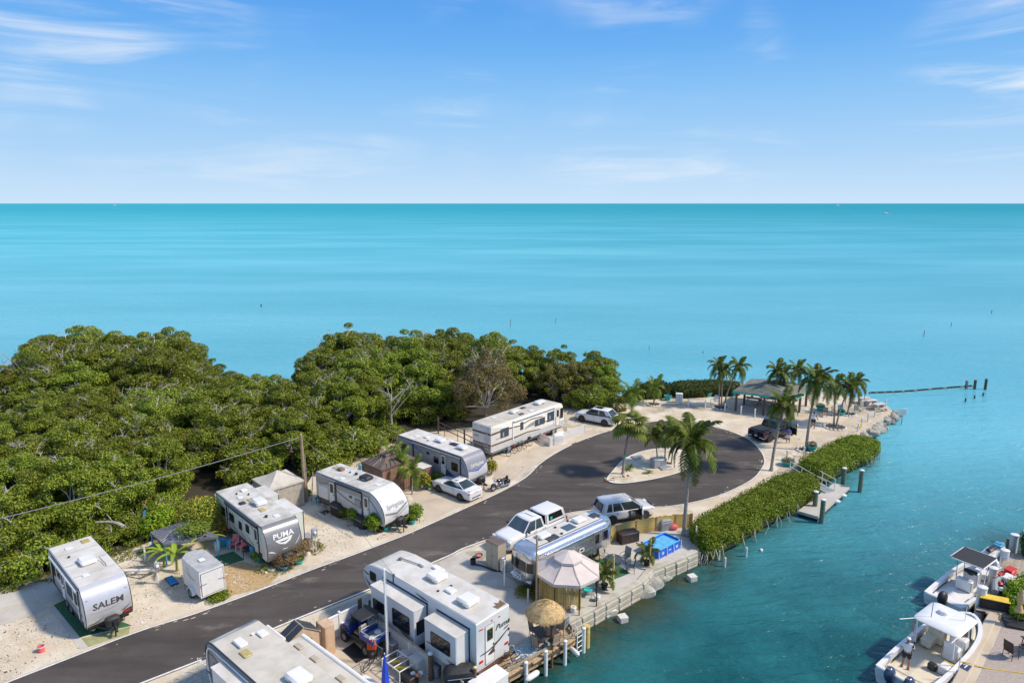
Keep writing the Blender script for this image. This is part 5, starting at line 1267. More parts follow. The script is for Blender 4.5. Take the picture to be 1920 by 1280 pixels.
def project(p):
    s, c = math.sin(PITCH), math.cos(PITCH); h = CAM_H - p[2]; zc = p[1]*c + h*s
    return (960 + FPX*p[0]/zc, 640 + FPX*(-p[1]*s + h*c)/zc)
tr = random.Random(5); spots = []
BROWN = g(912,792)
for k in range(26000):
    p = Vector((tr.uniform(-75, 16), tr.uniform(36, 96), 0))
    u, v = project(p)
    if u < -150 or not inside(p, FPOLY): continue
    if (p - BROWN).length < 2.6: continue
    if all((p - q).length > 3.05 for q in spots): spots.append(p)
first = set()
WLAB = ['green mangrove', 'twiggy mangrove', 'broad mangrove']
def where(u, v):
    a = next(t for m, t in ((40, 'at the left edge'), (150, 'behind the leftmost trailer'), (230, 'right of the leftmost trailer'), (300, 'left of the blue gazebo'), (420, 'behind the blue gazebo'), (500, 'left of the beige canopy'), (570, 'behind the beige canopy'), (640, 'right of the utility pole'), (700, 'behind the silver-nosed trailer'), (760, 'behind the brown gazebo'), (860, 'behind the taupe trailer'), (950, 'behind the motorhome rear'), (1030, 'behind the motorhome front'), (9999, 'by the white crossover')) if u < m)
    return (', seaward row ' if v < 752 else ', second row from the sea ' if v < 790 else ', middle row ' if v < 840 else ', second row from the lots ' if v < 900 else ', front row ') + a
for i, p in enumerate(spots):
    k = tr.choice([0, 0, 1, 2, 2, 3, 4]); u, v = project(p)
    # the wood is taller along the sea and lower at its middle and its left end
    s = tr.uniform(.86, 1.08)
    if v > 800: s *= .86
    if u < 75 and v < 900: s *= .66
    if 90 < u < 340 and v < 790: s *= 1.16
    if 350 < u < 600 and v < 830: s *= .80
    if 620 < u < 960 and v < 790: s *= 1.08
    if u > 1040: s *= .88
    lab = WLAB[{0: 0, 1: 0, 2: 2, 3: 1, 4: 1}[k]] + (' of the smaller kind' if s < .87 else '') + where(u, v)
    o = PROT[k]
    if k not in first: first.add(k); o.location = p; o.rotation_euler.z = tr.uniform(0, 6.3); o.scale = (s, s, s*tr.uniform(.92, 1.1))
    else: o = copy_tree(PROT[k], None, p, tr.uniform(0, 6.3), (s, s, s*tr.uniform(.92, 1.1)))
    tag(o, lab, 'tree', 'mangrove trees in the wood: ' + lab)
# shrubby edge of the wood towards the lots
BUSH = tree_proto(31, 1.5, 2.6, 12, 4200, l=.22, w=.12, bare=2)
es = [(-40,1092),(20,1088),(70,1074),(120,1052),(160,1040),(200,1022),(235,1010),(268,1000),(295,985),(312,962),(455,905),(485,898),(600,876),(630,868),(665,856),(700,846),(728,826),(795,790),(840,784),(1075,762),(1110,768),(1140,768)] + [(u + tr.uniform(-12, 12), v - 16 + tr.uniform(-8, 8)) for u, v in ((20,1062),(95,1042),(150,1026),(190,1008),(225,996),(255,988),(285,970),(310,950),(440,895),(470,890),(510,884),(545,878),(585,870),(615,862),(650,852),(685,838),(715,820),(745,802),(775,792),(815,784),(860,776),(980,752),(1015,748),(1050,752))]
for i, e in enumerate(es):
    o = BUSH if i == 0 else copy_tree(BUSH); o.location = g(*e); o.rotation_euler.z = i*1.3; s = tr.uniform(.7, 1.15); o.scale = (s, s, s*tr.uniform(.8, 1.2)); o.name = 'mangrove_bush' if i == 0 else o.name
    o.name = 'mangrove_bush'; tag(o, 'low green bush at the wood edge' + where(e[0], 999).replace(', front row', '') + ('', ', nearer the lot')[i % 2], 'bush', 'bushes along the edge of the wood')
# brown thin-leaved tree beside the motorhome
bt = tree_proto(41, 3.3, 8.0, 40, 17000, 'leaf_brown', 'bark', .22, .085, .8, 34); bt.location = BROWN; bt.name = 'casuarina_tree'; tag(bt, 'brownish thin-leaved tree with bare twigs behind the motorhome', 'tree')
for j, (px, s) in enumerate((((1040,752), .78), ((1085,752), .80), ((1118,757), .62))):
    o = tree_proto(42, 3.0, 6.6, 30, 9500, 'leaf_olive', 'bark', .25, .14, .7, 6) if j == 0 else copy_tree(ol)
    if j == 0: ol = o
    o.location = g(*px); o.scale = (s, s, s); o.rotation_euler.z = j*2.0; o.name = 'olive_tree'
    tag(o, ('leftmost', 'middle', 'smallest')[j] + ' olive green bushy tree at the seaward end of the wood', 'tree', 'olive green trees at the end of the wood')
# dead bare trees
def dead_tree(label, px, h, seed, spread=1.0, lean=0.0, mat='bark_grey'):
    rr = random.Random(seed); c = g(*px); t = thing('dead_tree', label, 'tree', c, rr.uniform(0, 6))
    b = MB(); tp = Vector((lean*h, 0, h*.5)); b.tube([(0, 0, -.2), (lean*h*.4, .1, h*.28), tp], [.13, .10, .07], 6); b.build('trunk', mat, t)
    b = MB()
    for k in range(11):
        p = Vector((0, 0, h*.2)).lerp(tp, rr.random()); d = Vector((rr.uniform(-1, 1)*spread, rr.uniform(-1, 1)*spread, rr.uniform(.25, 1))) * h*.42
        m = p + d*.5 + Vector((rr.uniform(-.2, .2), rr.uniform(-.2, .2), .12)); q = p + d; b.tube([p, m, q], [.05, .032, .014], 5)
        for j in range(5):
            s = m.lerp(q, rr.random()); e = s + Vector((rr.uniform(-.6, .6), rr.uniform(-.6, .6), rr.uniform(0, .6)))*h*.16; b.tube([s, s.lerp(e, .5) + Vector((0, 0, .06)), e], [.018, .012, .006], 4)
    b.build('limbs', mat, t)
dead_tree('bare dead tree at the water on the far left of the wood', (42,758), 8.5, 3, 1.2)
dead_tree('leafless grey tree leaning out left of the tall mangroves', (70,756), 8.4, 4, 1.3, -.15)
dead_tree('pale dead branches standing above the mangroves near the left', (262,830), 7.6, 6, .9)
dead_tree('bleached bare tree among the mangroves behind the utility pole wire', (300,868), 7.0, 9, 1.1)
dead_tree('grey bare tree standing in the middle of the wood', (640,778), 8.0, 12, .9)
dead_tree('bare tree near the notch in the wood', (735,806), 8.0, 14, .8)
# fallen pale branch beside the blue roof
fb = MB(); P = spline([g(140,985,1.2), g(150,975,1.5), g(170,980,1.6), g(205,978,1.7), g(230,985,1.5), g(240,1000,.6)], 4); fb.tube(P, [.05 + .09*i/len(P) for i in range(len(P))], 7)
for i in (2, 6, 9, 13): fb.tube([P[i], P[i] + Vector((-.9, .4, .9 if i % 4 else .3))], [.04, .01], 5)
one(fb, 'fallen_branch', 'bark_grey', 'pale bent dead branch arching at the wood edge near the blue roof', 'branch')

# ---------------------------------------------------------------- palms
def frond_mesh(L, droop, wid, n, mat, seed, stiff=.5, name='frond'):
    rr = random.Random(seed); mb = MB(); pts = []
    for i in range(13):
        t = i/12; pts.append(Vector((L*(t - .16*t**3*droop), 0, L*(stiff*t - droop*.62*t**2.1))))
    mb.tube(pts, [.03*(1-t/13)+.006 for t in range(13)], 4)
    for i in range(n):
        t = .12 + .88*i/(n-1); k = min(11, int(t*12)); p = pts[k].lerp(pts[k+1], t*12-k); d = (pts[k+1]-pts[k]).normalized()
        w = wid*(math.sin(PI*min(1, t*.80+.16)))**.7*rr.uniform(.85, 1.1)
        for sd in (-1, 1):
            out = Vector((0, sd, 0))*w*.85 + d*w*.55 + Vector((0, 0, -w*rr.uniform(.25, .65))); b = d*.085*L/2.6
            mb.add([p, p + b, p + out*.55 + Vector((0, 0, w*.05)) + b*.8, p + out, p + out*.5 + Vector((0, 0, w*.03)) - b*.3], [(0,1,2,3,4)])
    return mb.build(name, mat, None, smooth=False)
def fan_mesh(L, mat, seed):
    """palmate leaf: stalk and stiff split segments"""
    mb = MB(); pts = [Vector((L*.42*t, 0, L*.26*t - L*.06*t*t)) for t in (0, .5, 1)]; mb.tube(pts, [.025, .02, .015], 5); c = pts[-1]; n = 15
    for i in range(n):
        a = R(-98 + 196*i/(n-1)); r_ = L*.62*(1 - .16*abs(a)); d = Vector((math.cos(a), math.sin(a), -.10 - .10*abs(math.sin(a)))); sd = Vector((-math.sin(a), math.cos(a), 0)); w = r_*.105
        mb.add([c, c + d*r_*.6 - sd*w + Vector((0, 0, .02)), c + d*r_ + Vector((0, 0, -.10*L)), c + d*r_*.6 + sd*w + Vector((0, 0, .02)), c + d*r_*.55 + Vector((0, 0, .05*L))], [(0, 1, 2, 4), (0, 4, 2, 3)])
    return mb.build('frond', mat, None, smooth=False)
FR = {}
def fronds(kind):
    if kind in FR: return FR[kind]
    if kind == 'coconut': L = [frond_mesh(2.6, d, .66, 32, 'leaf_palm', i, s) for i, (d, s) in enumerate(((.9,.9),(1.25,.75),(1.5,.55),(1.75,.35)))]
    elif kind == 'small': L = [frond_mesh(1.9, d, .52, 26, 'leaf_palm', 10+i, s) for i, (d, s) in enumerate(((.8,.95),(1.2,.8),(1.45,.6)))]
    elif kind == 'lime': L = [frond_mesh(1.5, d, .44, 22, 'leaf_palm_lime', 20+i, s) for i, (d, s) in enumerate(((.8,1.1),(1.25,.85),(1.6,.55)))]
    elif kind == 'fan': L = [fan_mesh(2.0, 'leaf_palm', 1)]
    elif kind == 'dry': L = [frond_mesh(2.1, 1.9, .40, 22, 'leaf_dry', 40, .1)]
    for o in L: o.name = 'frond_stock'
    FR[kind] = [o.data for o in L]
    for o in L: bpy.data.objects.remove(o)
    return FR[kind]
def palm(label, base, h, kind='coconut', n=18, off=(0, 0), r=.13, trunk='palm_trunk', seed=0, sc=1.0, group=None, z=0, name='palm_tree', nuts=False):
    rr = random.Random(seed*7 + 1); c = g(*base, z) if len(base) == 2 else Vector(base); t = thing(name, label, 'palm tree', (c.x, c.y, z), 0, group)
    tx, ty = off; P = [Vector((tx*s**1.6, ty*s**1.6, h*s)) for s in [i/8 for i in range(9)]]
    mb = MB(); pp = []; ra = []
    for i in range(33):
        s = i/32; k = min(7, int(s*8)); q = P[k].lerp(P[k+1], s*8-k); pp.append(q); ra.append((r*1.45 if i == 0 else r*(1.22 if s < .05 else 1 - .35*s))*(1 + (.05 if i % 2 else -.03)))
    mb.tube(pp, ra, 9); mb.build('trunk', trunk, t)
    if kind != 'lime' or h > 1.2: MB().tube([P[-1] - Vector((0, 0, .5)), P[-1] + Vector((0, 0, .12))], [r*.85, r*1.1], 8).build('crown_shaft', 'palm_neck' if kind != 'small' else 'coconut_green', t)
    F = fronds(kind); n = int(n*1.25) if kind == 'coconut' else n
    for i in range(n):
        e = i/(n-1); k = min(len(F)-1, int(e*len(F))); d = F[k]
        if kind == 'coconut' and i >= n-1-seed % 3: d = fronds('dry')[0]
        o = bpy.data.objects.new('frond', d); COL.objects.link(o); o.parent = t; o.location = P[-1] + Vector((0, 0, .06))
        a = i*2.39996 + rr.uniform(-.3, .3); o.rotation_euler = (rr.uniform(-.15, .15), R(-34 + 62*e if kind != 'fan' else -42 + 95*e) + rr.uniform(-.1, .1), a); s = sc*rr.uniform(.85, 1.1)*(.8 if e < .12 else 1); o.scale = (s, s, s)
    if nuts:
        for k in range(5): a = k*1.3; MB().sphere((P[-1].x + .2*math.cos(a), P[-1].y + .2*math.sin(a), h - .12), (.10, .10, .13), 8, 6).build('coconut', 'coconut_green', t)
    return t
palm('tall coconut palm rising from the patio between pool and hedge', (1282,1003), 7.1, 'coconut', 22, (.25, 0), .15, seed=1, sc=1.05, nuts=True)
palm('fan palm with stiff pleated leaves on the left of the traffic island', (1168,888), 4.5, 'fan', 20, (.5, .2), .13, seed=2, z=.1, name='fan_palm')
for i, (dx, dy, hh) in enumerate(((0, 0, 2.9), (.7, .3, 2.6), (-.6, .35, 2.5))):
    c = g(1246, 872, .1); palm(['middle stem of the bushy palm clump on the traffic island', 'right stem of the bushy palm clump on the traffic island', 'left stem of the bushy palm clump on the traffic island'][i], (c.x+dx, c.y+dy, .1), hh, 'small', 15, (dx*.5, dy*.3), .07, seed=3+i, sc=.95, z=.1)
palm('small palm behind the fan palm near the white crossover', (1184,777), 2.3, 'lime', 16, (.1, 0), .08, seed=8, sc=1.35)
palm('short palm in a stone ring on the sand in front of the seaside hedge', (1226,758), 1.9, 'lime', 16, (0, 0), .10, seed=9, sc=1.25)
palm('left of three palms in the stone ring by the white chair', (1348,763), 5.0, 'coconut', 14, (-.3, 0), .10, seed=10, sc=.72)
palm('middle palm in the stone ring by the white chair', (1352,764), 4.2, 'coconut', 13, (0, 0), .10, seed=11, sc=.68)
palm('leaning right palm in the stone ring by the white chair', (1358,762), 4.8, 'coconut', 14, (1.5, .2), .10, seed=12, sc=.72)
palm('palm in front of the pavilion roof, left of three', (1452,768), 4.6, 'coconut', 14, (0, 0), .10, seed=13, sc=.75)
palm('palm in front of the pavilion roof, middle of three', (1464,766), 4.1, 'coconut', 14, (.1, 0), .10, seed=14, sc=.72)
palm('leaning palm in front of the pavilion roof, right of three', (1474,760), 4.3, 'coconut', 14, (1.2, .3), .11, seed=15, sc=.75)
palm('tall palm beside the rear of the black pickup', (1446,882), 6.1, 'coconut', 18, (.75, .2), .14, seed=16, sc=.80)
palm('tallest palm on the point with a teal planter at its foot', (1511,843), 6.9, 'coconut', 20, (.6, .3), .15, seed=17, sc=.95)
palm('upright palm in the stone ring near the point', (1563,799), 4.6, 'coconut', 14, (-.3, 0), .10, seed=18, sc=.78)
palm('leaning palm in the stone ring near the point', (1568,800), 4.3, 'coconut', 15, (1.4, .8), .10, seed=19, sc=.82)
palm('palm in the far stone ring near the benches', (1589,777), 3.6, 'coconut', 14, (.9, .5), .10, seed=20, sc=.78)
for i, (b, hh, o_) in enumerate((((742,905), 2.1, (-.3, 0)), ((759,908), 1.9, (-.35, .2)), ((773,926), 2.0, (.1, 0)))): palm(['lime green young palm, left of three by the brown shed', 'lime green young palm, middle of three by the brown shed', 'lime green young palm, right of three by the brown shed'][i], b, hh, 'lime', 13, o_, .07, 'palm_trunk', 30+i, 1.1)

def ring_of_stones(label, px, r, n=14, z=0):
    c = g(*px); t = thing('stone_ring', label, 'stone ring', (c.x, c.y, z)); p = MB().sphere((0, 0, 0), (.20, .14, .12), 8, 5, .12, random.Random(3)).build('stone', 'rock_pale', t)
    for i in range(n):
        a = 2*PI*i/n; pos = (r*math.cos(a), r*math.sin(a), .06); rot = (0, 0, a + PI/2 + rnd.uniform(-.3, .3))
        if i == 0: p.location = pos; p.rotation_euler = rot
        else: share(p, t, pos, rot, None, 'stone')
    MB().lathe([(r*.96, .012), (r*.5, .06), (.01, .07)], (0, 0, 0), 16, None, False).build('soil', 'soil', t)
ring_of_stones('stone ring round the short palm on the sand', (1226,759), .75)
ring_of_stones('stone ring round the three palms by the white chair', (1351,764), .95)
ring_of_stones('stone ring round the tallest palm on the point', (1511,844), .85)
ring_of_stones('stone ring round the two palms near the point', (1565,801), 1.1, 16)
ring_of_stones('stone ring round the palm near the benches', (1590,777), .8)

# ---------------------------------------------------------------- hedges
def hedge(label, outline, zt, zlow, n, mat='leaf_hedge', seed=0, roots=0, l=.13, w=.08, group=None, front=None):
    P = [g(u, v, zt) for u, v in outline]; P = [Vector((p.x, p.y, 0)) for p in spline(P, 3, True)]; rg = random.Random(seed)
    cx_ = sum(p.x for p in P)/len(P); cy_ = sum(p.y for p in P)/len(P); base = Vector((cx_, cy_, 0))
    t = thing('hedge', label, 'hedge', (cx_, cy_, 0), 0, group); Q = [p - base for p in P]
    x0, x1 = min(p.x for p in Q), max(p.x for p in Q); y0, y1 = min(p.y for p in Q), max(p.y for p in Q); C, N = [], []
    def bump(x, y): return .16*mnoise.noise((x*.55+cx_, y*.55+cy_, 3)) + .10*mnoise.noise((x*1.5, y*1.5, 8))
    top = int(n*.62)
    while len(C) < top:
        p = Vector((rg.uniform(x0, x1), rg.uniform(y0, y1), 0))
        if not inside(p, Q): continue
        d = min(pt_seg(p, Q[i], Q[(i+1) % len(Q)]) for i in range(len(Q))); e = min(1, d/.7); z = zt - .55*(1-e)**2 + bump(p.x, p.y) - rg.random()**2*.30
        C.append((p.x, p.y, z)); N.append((0, 0, 1))
    per = [(Q[i+1-len(Q)] - Q[i]).length for i in range(len(Q))]; tot = sum(per)
    while len(C) < n:
        s = rg.uniform(0, tot); i = 0
        while s > per[i]: s -= per[i]; i += 1
        a, b = Q[i], Q[(i+1) % len(Q)]; d = (b-a).normalized(); p = a + d*s; nn = Vector((d.y, -d.x, 0))
        if nn.dot(p) < 0: nn = -nn
        z = rg.uniform(zlow, zt-.1); k = (z-zlow)/(zt-zlow); o_ = bump(p.x+z, p.y+z*1.3)*1.3 + .12*math.sin(PI*k) - rg.random()**2*.25 - (.30*(1-k)**2)
        C.append((p.x + nn.x*o_, p.y + nn.y*o_, z + rg.uniform(-.2, .1))); N.append((nn.x, nn.y, .5))
    leaf_mesh('foliage', C, N, l, w, mat, .55, t, seed)
    core = MB(); core.prism([(p.x*.90, p.y*.90) for p in Q], zlow+.15, zt-.42); core.build('dark_core', 'hedge_core', t, smooth=False)  # solid dark filler added inside the leaves to block see-through
    if roots:
        for k in range(roots):
            i = rg.randrange(len(Q)); a = Q[i]
            if front and not front(a + base): continue
            p = a*.96; b = MB(); b.tube([(p.x, p.y, zlow+.7), (p.x*1.02+rg.uniform(-.3,.3), p.y*1.02+rg.uniform(-.4,.1), zlow+.1), (p.x*1.03+rg.uniform(-.4,.4), p.y*1.03-rg.uniform(.0,.4), WZ-.3)], [.035, .03, .02], 5); b.build('prop_root', 'bark_grey', t)
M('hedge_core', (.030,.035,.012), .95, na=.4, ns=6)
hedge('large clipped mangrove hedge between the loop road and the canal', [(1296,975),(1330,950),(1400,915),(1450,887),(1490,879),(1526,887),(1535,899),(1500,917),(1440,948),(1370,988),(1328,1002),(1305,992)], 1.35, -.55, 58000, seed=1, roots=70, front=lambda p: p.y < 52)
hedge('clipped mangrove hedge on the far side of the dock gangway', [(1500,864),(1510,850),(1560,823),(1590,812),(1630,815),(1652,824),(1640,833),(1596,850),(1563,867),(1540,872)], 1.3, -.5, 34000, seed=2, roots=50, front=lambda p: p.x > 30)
hedge('low round hedge at the shore beside the wood', [(1168,733),(1185,726),(1205,727),(1212,734),(1195,741),(1175,741)], .9, 0, 3500, 'leaf_hedge_dark', 3, l=.2, w=.12)
hedge('rounded dark hedge at the shore left of the long hedge', [(1200,716),(1225,709),(1250,713),(1256,724),(1230,727),(1205,726)], 1.5, 0, 4500, 'leaf_hedge_dark', 4, l=.2, w=.12)
hedge('long dark hedge along the shore behind the palms', [(1252,718),(1275,711),(1340,709),(1388,714),(1388,723),(1340,724),(1280,727)], 1.4, 0, 9000, 'leaf_hedge_dark', 5, l=.2, w=.12)
hedge('leafy bush beside the yellow box on the right dock', [(1888,1085),(1905,1075),(1940,1070),(1960,1100),(1960,1135),(1915,1137),(1893,1118)], 1.0, 0, 5000, 'leaf_hedge', 6, l=.2, w=.10)
hedge('dark bush at the right edge beyond the dock piles', [(1917,992),(1935,985),(1960,990),(1960,1012),(1925,1012)], 1.5, 0, 2600, 'leaf_hedge_dark', 7)

# ---------------------------------------------------------------- smaller plants
def shrub(name, label, cat, px, r, h, n, mat='leaf_hedge', seed=0, l=.20, w=.10, z=0, group=None, flower=None):
    c = g(*px, z) if len(px) == 2 else Vector(px); t = thing(name, label, cat, (c.x, c.y, z), 0, group); rg = np.random.default_rng(seed); rr = random.Random(seed); C, N = [], []
    k = 5
    for i in range(k):
        a = rr.uniform(0, 6.3); q = r*.5*rr.random(); P, D = shell_pts(rg, (q*math.cos(a), q*math.sin(a), h*rr.uniform(.42, .68)), (r*.68, r*.68, h*.42), n//k, .1, .6); C.append(P); N.append(D)
    leaf_mesh('foliage', np.vstack(C), np.vstack(N), l, w, mat, .6, t, seed)
    if flower: P, D = shell_pts(rg, (0, 0, h*.6), (r, r, h*.5), n//6); leaf_mesh('blossom', P, D, l*.8, l*.6, flower, .6, t, seed+1)
    b = MB()
    for i in range(5): a = i*1.3; b.tube([(0, 0, 0), (r*.4*math.cos(a), r*.4*math.sin(a), h*.6)], [.03, .012], 5)
    b.build('stem', 'bark', t); return t
def rosette(name, label, px, n, L, mat, wd=.10, up=1.0, seed=0, z=0, cat='plant', group=None, stem=0):
    """strap-leaved plant: aloe, banana, fern"""
    rr = random.Random(seed); c = g(*px, z) if len(px) == 2 else Vector(px); t = thing(name, label, cat, (c.x, c.y, z), 0, group)
    if stem: MB().tube([(0, 0, 0), (.05, 0, stem)], [.09, .06], 7).build('stem', 'coconut_green', t)
    for i in range(n):
        a = i*2.4 + rr.uniform(-.3, .3); d = rr.uniform(.35, 1.0); l_ = L*rr.uniform(.75, 1.1); mb = MB(); prev = None; rings = []
        for j in range(7):
            s = j/6; p = Vector((l_*d*s, 0, stem + l_*(up*s*(1.15 - .35*d) - (.55 + .5*d)*s*s*up*.75))); w_ = wd*math.sin(PI*min(.97, s*.85+.12))
            rings.append([p + Vector((0, w_, .25*w_)), p, p + Vector((0, -w_, .25*w_))])
        mb.rings(rings, False, False, False); mb.build('leaf', mat, t, rot=(0, 0, a))
    return t
shrub('shrub', 'dense green vine over the left of the blue gazebo roof', 'shrub', (296,1008), 1.2, 2.2, 2800, seed=1)
shrub('shrub', 'yellow-green vine growing over the right of the blue gazebo roof', 'shrub', (378,1002), 1.7, 2.7, 4200, 'leaf_palm_lime', 2, .16, .09, flower='leaf_yellow')
shrub('vine', 'green vine spread over the blue gazebo roof', 'vine', (368,1000), 1.25, .75, 1500, 'leaf_palm_lime', 22, .15, .09, z=1.6)
shrub('shrub', 'pink flowering shrub beside the grey-nosed trailer', 'shrub', (418,1003), .75, 1.3, 900, 'leaf_hedge', 3, .18, .10, flower='leaf_pinkflower')
shrub('shrub', 'brown dry bush under the grey trailer nose, left of two', 'shrub', (533,1064), 1.15, 1.15, 1800, 'leaf_dry', 4, .12, .04)
shrub('shrub', 'brown dry bush under the grey trailer nose, right of two', 'shrub', (567,1047), 1.1, 1.35, 1800, 'leaf_dry', 5, .12, .04)
shrub('shrub', 'tall leafy bush at the nose of the Springdale lettered trailer', 'shrub', (703,997), .8, 1.5, 1500, 'leaf_hedge', 6, .2, .11)
shrub('shrub', 'bright bush beside the front right corner of the silver-nosed trailer', 'shrub', (779,975), .7, 1.4, 900, 'leaf_palm_lime', 7)
shrub('shrub', 'green bush between the grill cover and trailer door', 'shrub', (664,979), .7, 1.2, 1000, 'leaf_hedge', 8)
shrub('shrub', 'green shrubs under the window of the silver-nosed trailer', 'shrub', (646,969), .65, .9, 900, 'leaf_palm_lime', 9)
shrub('shrub', 'leafy shrubs along the skirt of the taupe trailer', 'shrub', (822,906), .7, .9, 900, 'leaf_hedge', 10)
shrub('shrub', 'yellow-green croton by the motorcycle', 'shrub', (921,890), .6, 1.3, 900, 'leaf_palm_lime', 11, flower='leaf_yellow')
shrub('shrub', 'palm-like yellow shrub between coupe and motorcycle', 'shrub', (900,908), .55, .8, 800, 'leaf_palm_lime', 12)
shrub('shrub', 'flowering shrub beside the brown shed near the coupe', 'shrub', (797,918), .6, 1.4, 900, 'leaf_palm_lime', 13, flower='leaf_yellow')
shrub('shrub', 'weedy green strip at the rear of the cargo trailer', 'shrub', (410,1122), .8, .35, 900, 'leaf_hedge', 14, .14, .07)
shrub('shrub', 'bushy plant at the foot of the utility pole', 'shrub', (572,935), .55, .9, 800, 'leaf_hedge', 15)
shrub('shrub', 'green bush in front of the brown gazebo', 'shrub', (786,880), .7, 1.2, 900, 'leaf_hedge', 16)
shrub('shrub', 'low bush at the left end of the planting bed', 'shrub', (486,1052), .5, .7, 700, 'leaf_hedge', 17)
shrub('shrub', 'low weeds beside the large white trailer near the road', 'shrub', (716,1125), .5, .4, 400, 'leaf_hedge', 18, .12, .06)
shrub('shrub', 'grassy weeds beside the silver trailer end', 'shrub', (985,1112), .9, .30, 900, 'grass', 19, .14, .05)
rosette('aloe', 'spiky aloe in the planting bed at the roadside', (535,1062), 14, .75, 'leaf_palm_lime', .06, 1.2, 1)
rosette('banana_plant', 'banana plant with broad leaves beside the grey-nosed trailer', (388,985), 8, 2.0, 'leaf_banana', .26, .8, 2, stem=1.4)
rosette('banana_plant', 'banana plant behind the electric meter post', (308,1062), 8, 1.9, 'leaf_banana', .14, .7, 3, stem=1.1)
rosette('banana_plant', 'banana plant just left of the cargo trailer roof', (332,1070), 8, 1.9, 'leaf_banana', .14, .7, 4, stem=1.2)
rosette('banana_plant', 'banana plant behind the cargo trailer', (384,1042), 8, 1.9, 'leaf_banana', .14, .7, 5, stem=1.2)
rosette('fern', 'green fern at the left end of the planting bed', (498,1068), 14, .8, 'leaf_palm_lime', .05, 1, 6)
rosette('fern', 'yellow-green fern beside the fan palm on the island', (1180,880), 22, 1.05, 'leaf_palm_lime', .06, 1, 7, z=.1)
rosette('fern', 'small yellow-green fern at the middle of the island', (1216,887), 18, .8, 'leaf_palm_lime', .05, 1, 8, z=.1)
rosette('fern', 'dry yellow fern beside the beige canopy', (516,935), 12, .8, 'leaf_dry', .06, 1, 9)
# ================================================================== YARD STRUCTURES
def top_h(base, v):
    p = g(*base); lo, hi = 0, 20
    for _ in range(50):
        m = (lo+hi)/2
        if project((p.x, p.y, m))[1] > v: lo = m
        else: hi = m
    return lo
def post(name, label, px, h, r=.07, mat='wood_pole', cat='post', group=None, cap=None, z=0, n=8, square=False, r2=None):
    c = g(*px) if len(px) == 2 else Vector(px); t = thing(name, label, cat, (c.x, c.y, z), 0, group)
    if square: MB().bbox((0, 0, h/2), (r*2, r*2, h), .012).build('shaft', mat, t)
    else: MB().tube([(0, 0, -.1), (0, 0, h)], [r, r2 or r*.92], n).build('shaft', mat, t)
    if cap: MB().lathe([(r*1.08, h-.04), (r*1.1, h+.02), (.005, h+.09)], (0, 0, 0), n).build('cap', cap, t)
    return t
def wire(name, label, a, b, sag=.3, r=.018, mat='wire', n=14):
    a, b = Vector(a), Vector(b); mb = MB(); P = [a.lerp(b, i/n) + Vector((0, 0, -sag*4*(i/n)*(1-i/n))) for i in range(n+1)]; mb.tube(P, r, 5); return one(mb, name, mat, label, 'wire')
PT = top_h((574,940), 816); pc = g(574,940)
up = thing('utility_pole', 'weathered wooden utility pole beside the beige canopy', 'pole', (pc.x, pc.y, 0))
MB().tube([(0,0,-.2),(-.05,0,PT*.5),(-.08,0,PT)], [.16,.14,.11], 9).build('shaft', 'wood_pole', up); MB().cyl((-.3,0,PT-.25),(-.9,-.1,PT-.35),.03).build('bracket','steel',up); MB().cyl((.16,.05,0),(.12,.05,PT*.72),.03,n=6).build('conduit','galv',up); MB().sphere((-.08,0,PT+.05),.09,8,6).build('cap','wood_warm',up)
dpost = MB().tube([(0,0,0),(.25,0,2.6)],[.05,.03],6); one(dpost,'bare_stick','bark_grey','pale bare stick leaning against the utility pole','branch',None,(pc.x+.45,pc.y,0))
T = Vector((pc.x-.08, pc.y, PT-.12))
wire('overhead_wire', 'thick grey wire running left from the utility pole over the wood', T, g(-120,1000,5.0), .25, .03)
wire('overhead_wire', 'thin wire running right from the utility pole to the trailers', T, g(640,880,3.4), .05, .012)
BP = g(742,1182); BPh = top_h((742,1182), 1076)
post('wooden_post', 'tall brown wooden post beside the large white trailer', (742,1182), BPh, .10, 'wood_dark', r2=.07)
wire('overhead_wire', 'thin wire crossing the road to the tall brown post', T, (BP.x, BP.y, BPh-.05), .5, .008, 'wire_dark')
FPh = top_h((727,1246), 1067)
fp = post('flagpole', 'white flagpole in front of the large white trailer', (727,1246), FPh, .055, 'white_pvc', 'flagpole', cap='white_gel'); MB().tube([(.09,0,.3),(.08,0,FPh-.1)],.012,4).build('halyard','rope_white',fp)
def meter(label, px, h, rz, box=(.32,.18,.55), zc=None, legs=2):
    c = g(*px); t = thing('meter_pedestal', label, 'pedestal', (c.x, c.y, 0), rz); z = zc or h-.28
    for k in range(legs): MB().tube([((k-.5*(legs-1))*.22,0,0),((k-.5*(legs-1))*.22,0,h)],.06 if legs==1 else .045,8).build('leg','white_pvc',t)
    MB().bbox((0,-.12,z),box,.02).build('box','galv',t); MB().lathe([(.10,0),(.10,.08),(.07,.12),(.002,.13)],(0,0,0),12,Matrix.Rotation(PI/2,4,'X')).build('meter','clear_lens',t,loc=(0,-.21,z+.08)); MB().bbox((.06,-.22,z-.16),(.08,.03,.06),.01).build('breaker_switch','red_lens',t)
meter('grey electric meter on a white post beside the trailer on the leftmost lot', (297,1094), 1.55, R(40), legs=1)
meter('grey electric meter box on two white legs right of the grey trailer nose', (590,1034), 1.75, R(40), (.42,.2,.7))
meter('grey electric box on a post between lattice fence and large trailer', (722,1160), 1.7, R(-30), (.5,.25,1.0))
meter('grey electric box on a white post at the end of the silver trailer', (946,1098), 1.8, R(-130), (.35,.2,.9), legs=1)
post('pvc_post', 'short white pipe post at the wood edge left of the meter', (273,1052), 1.0, .07, 'white_pvc')
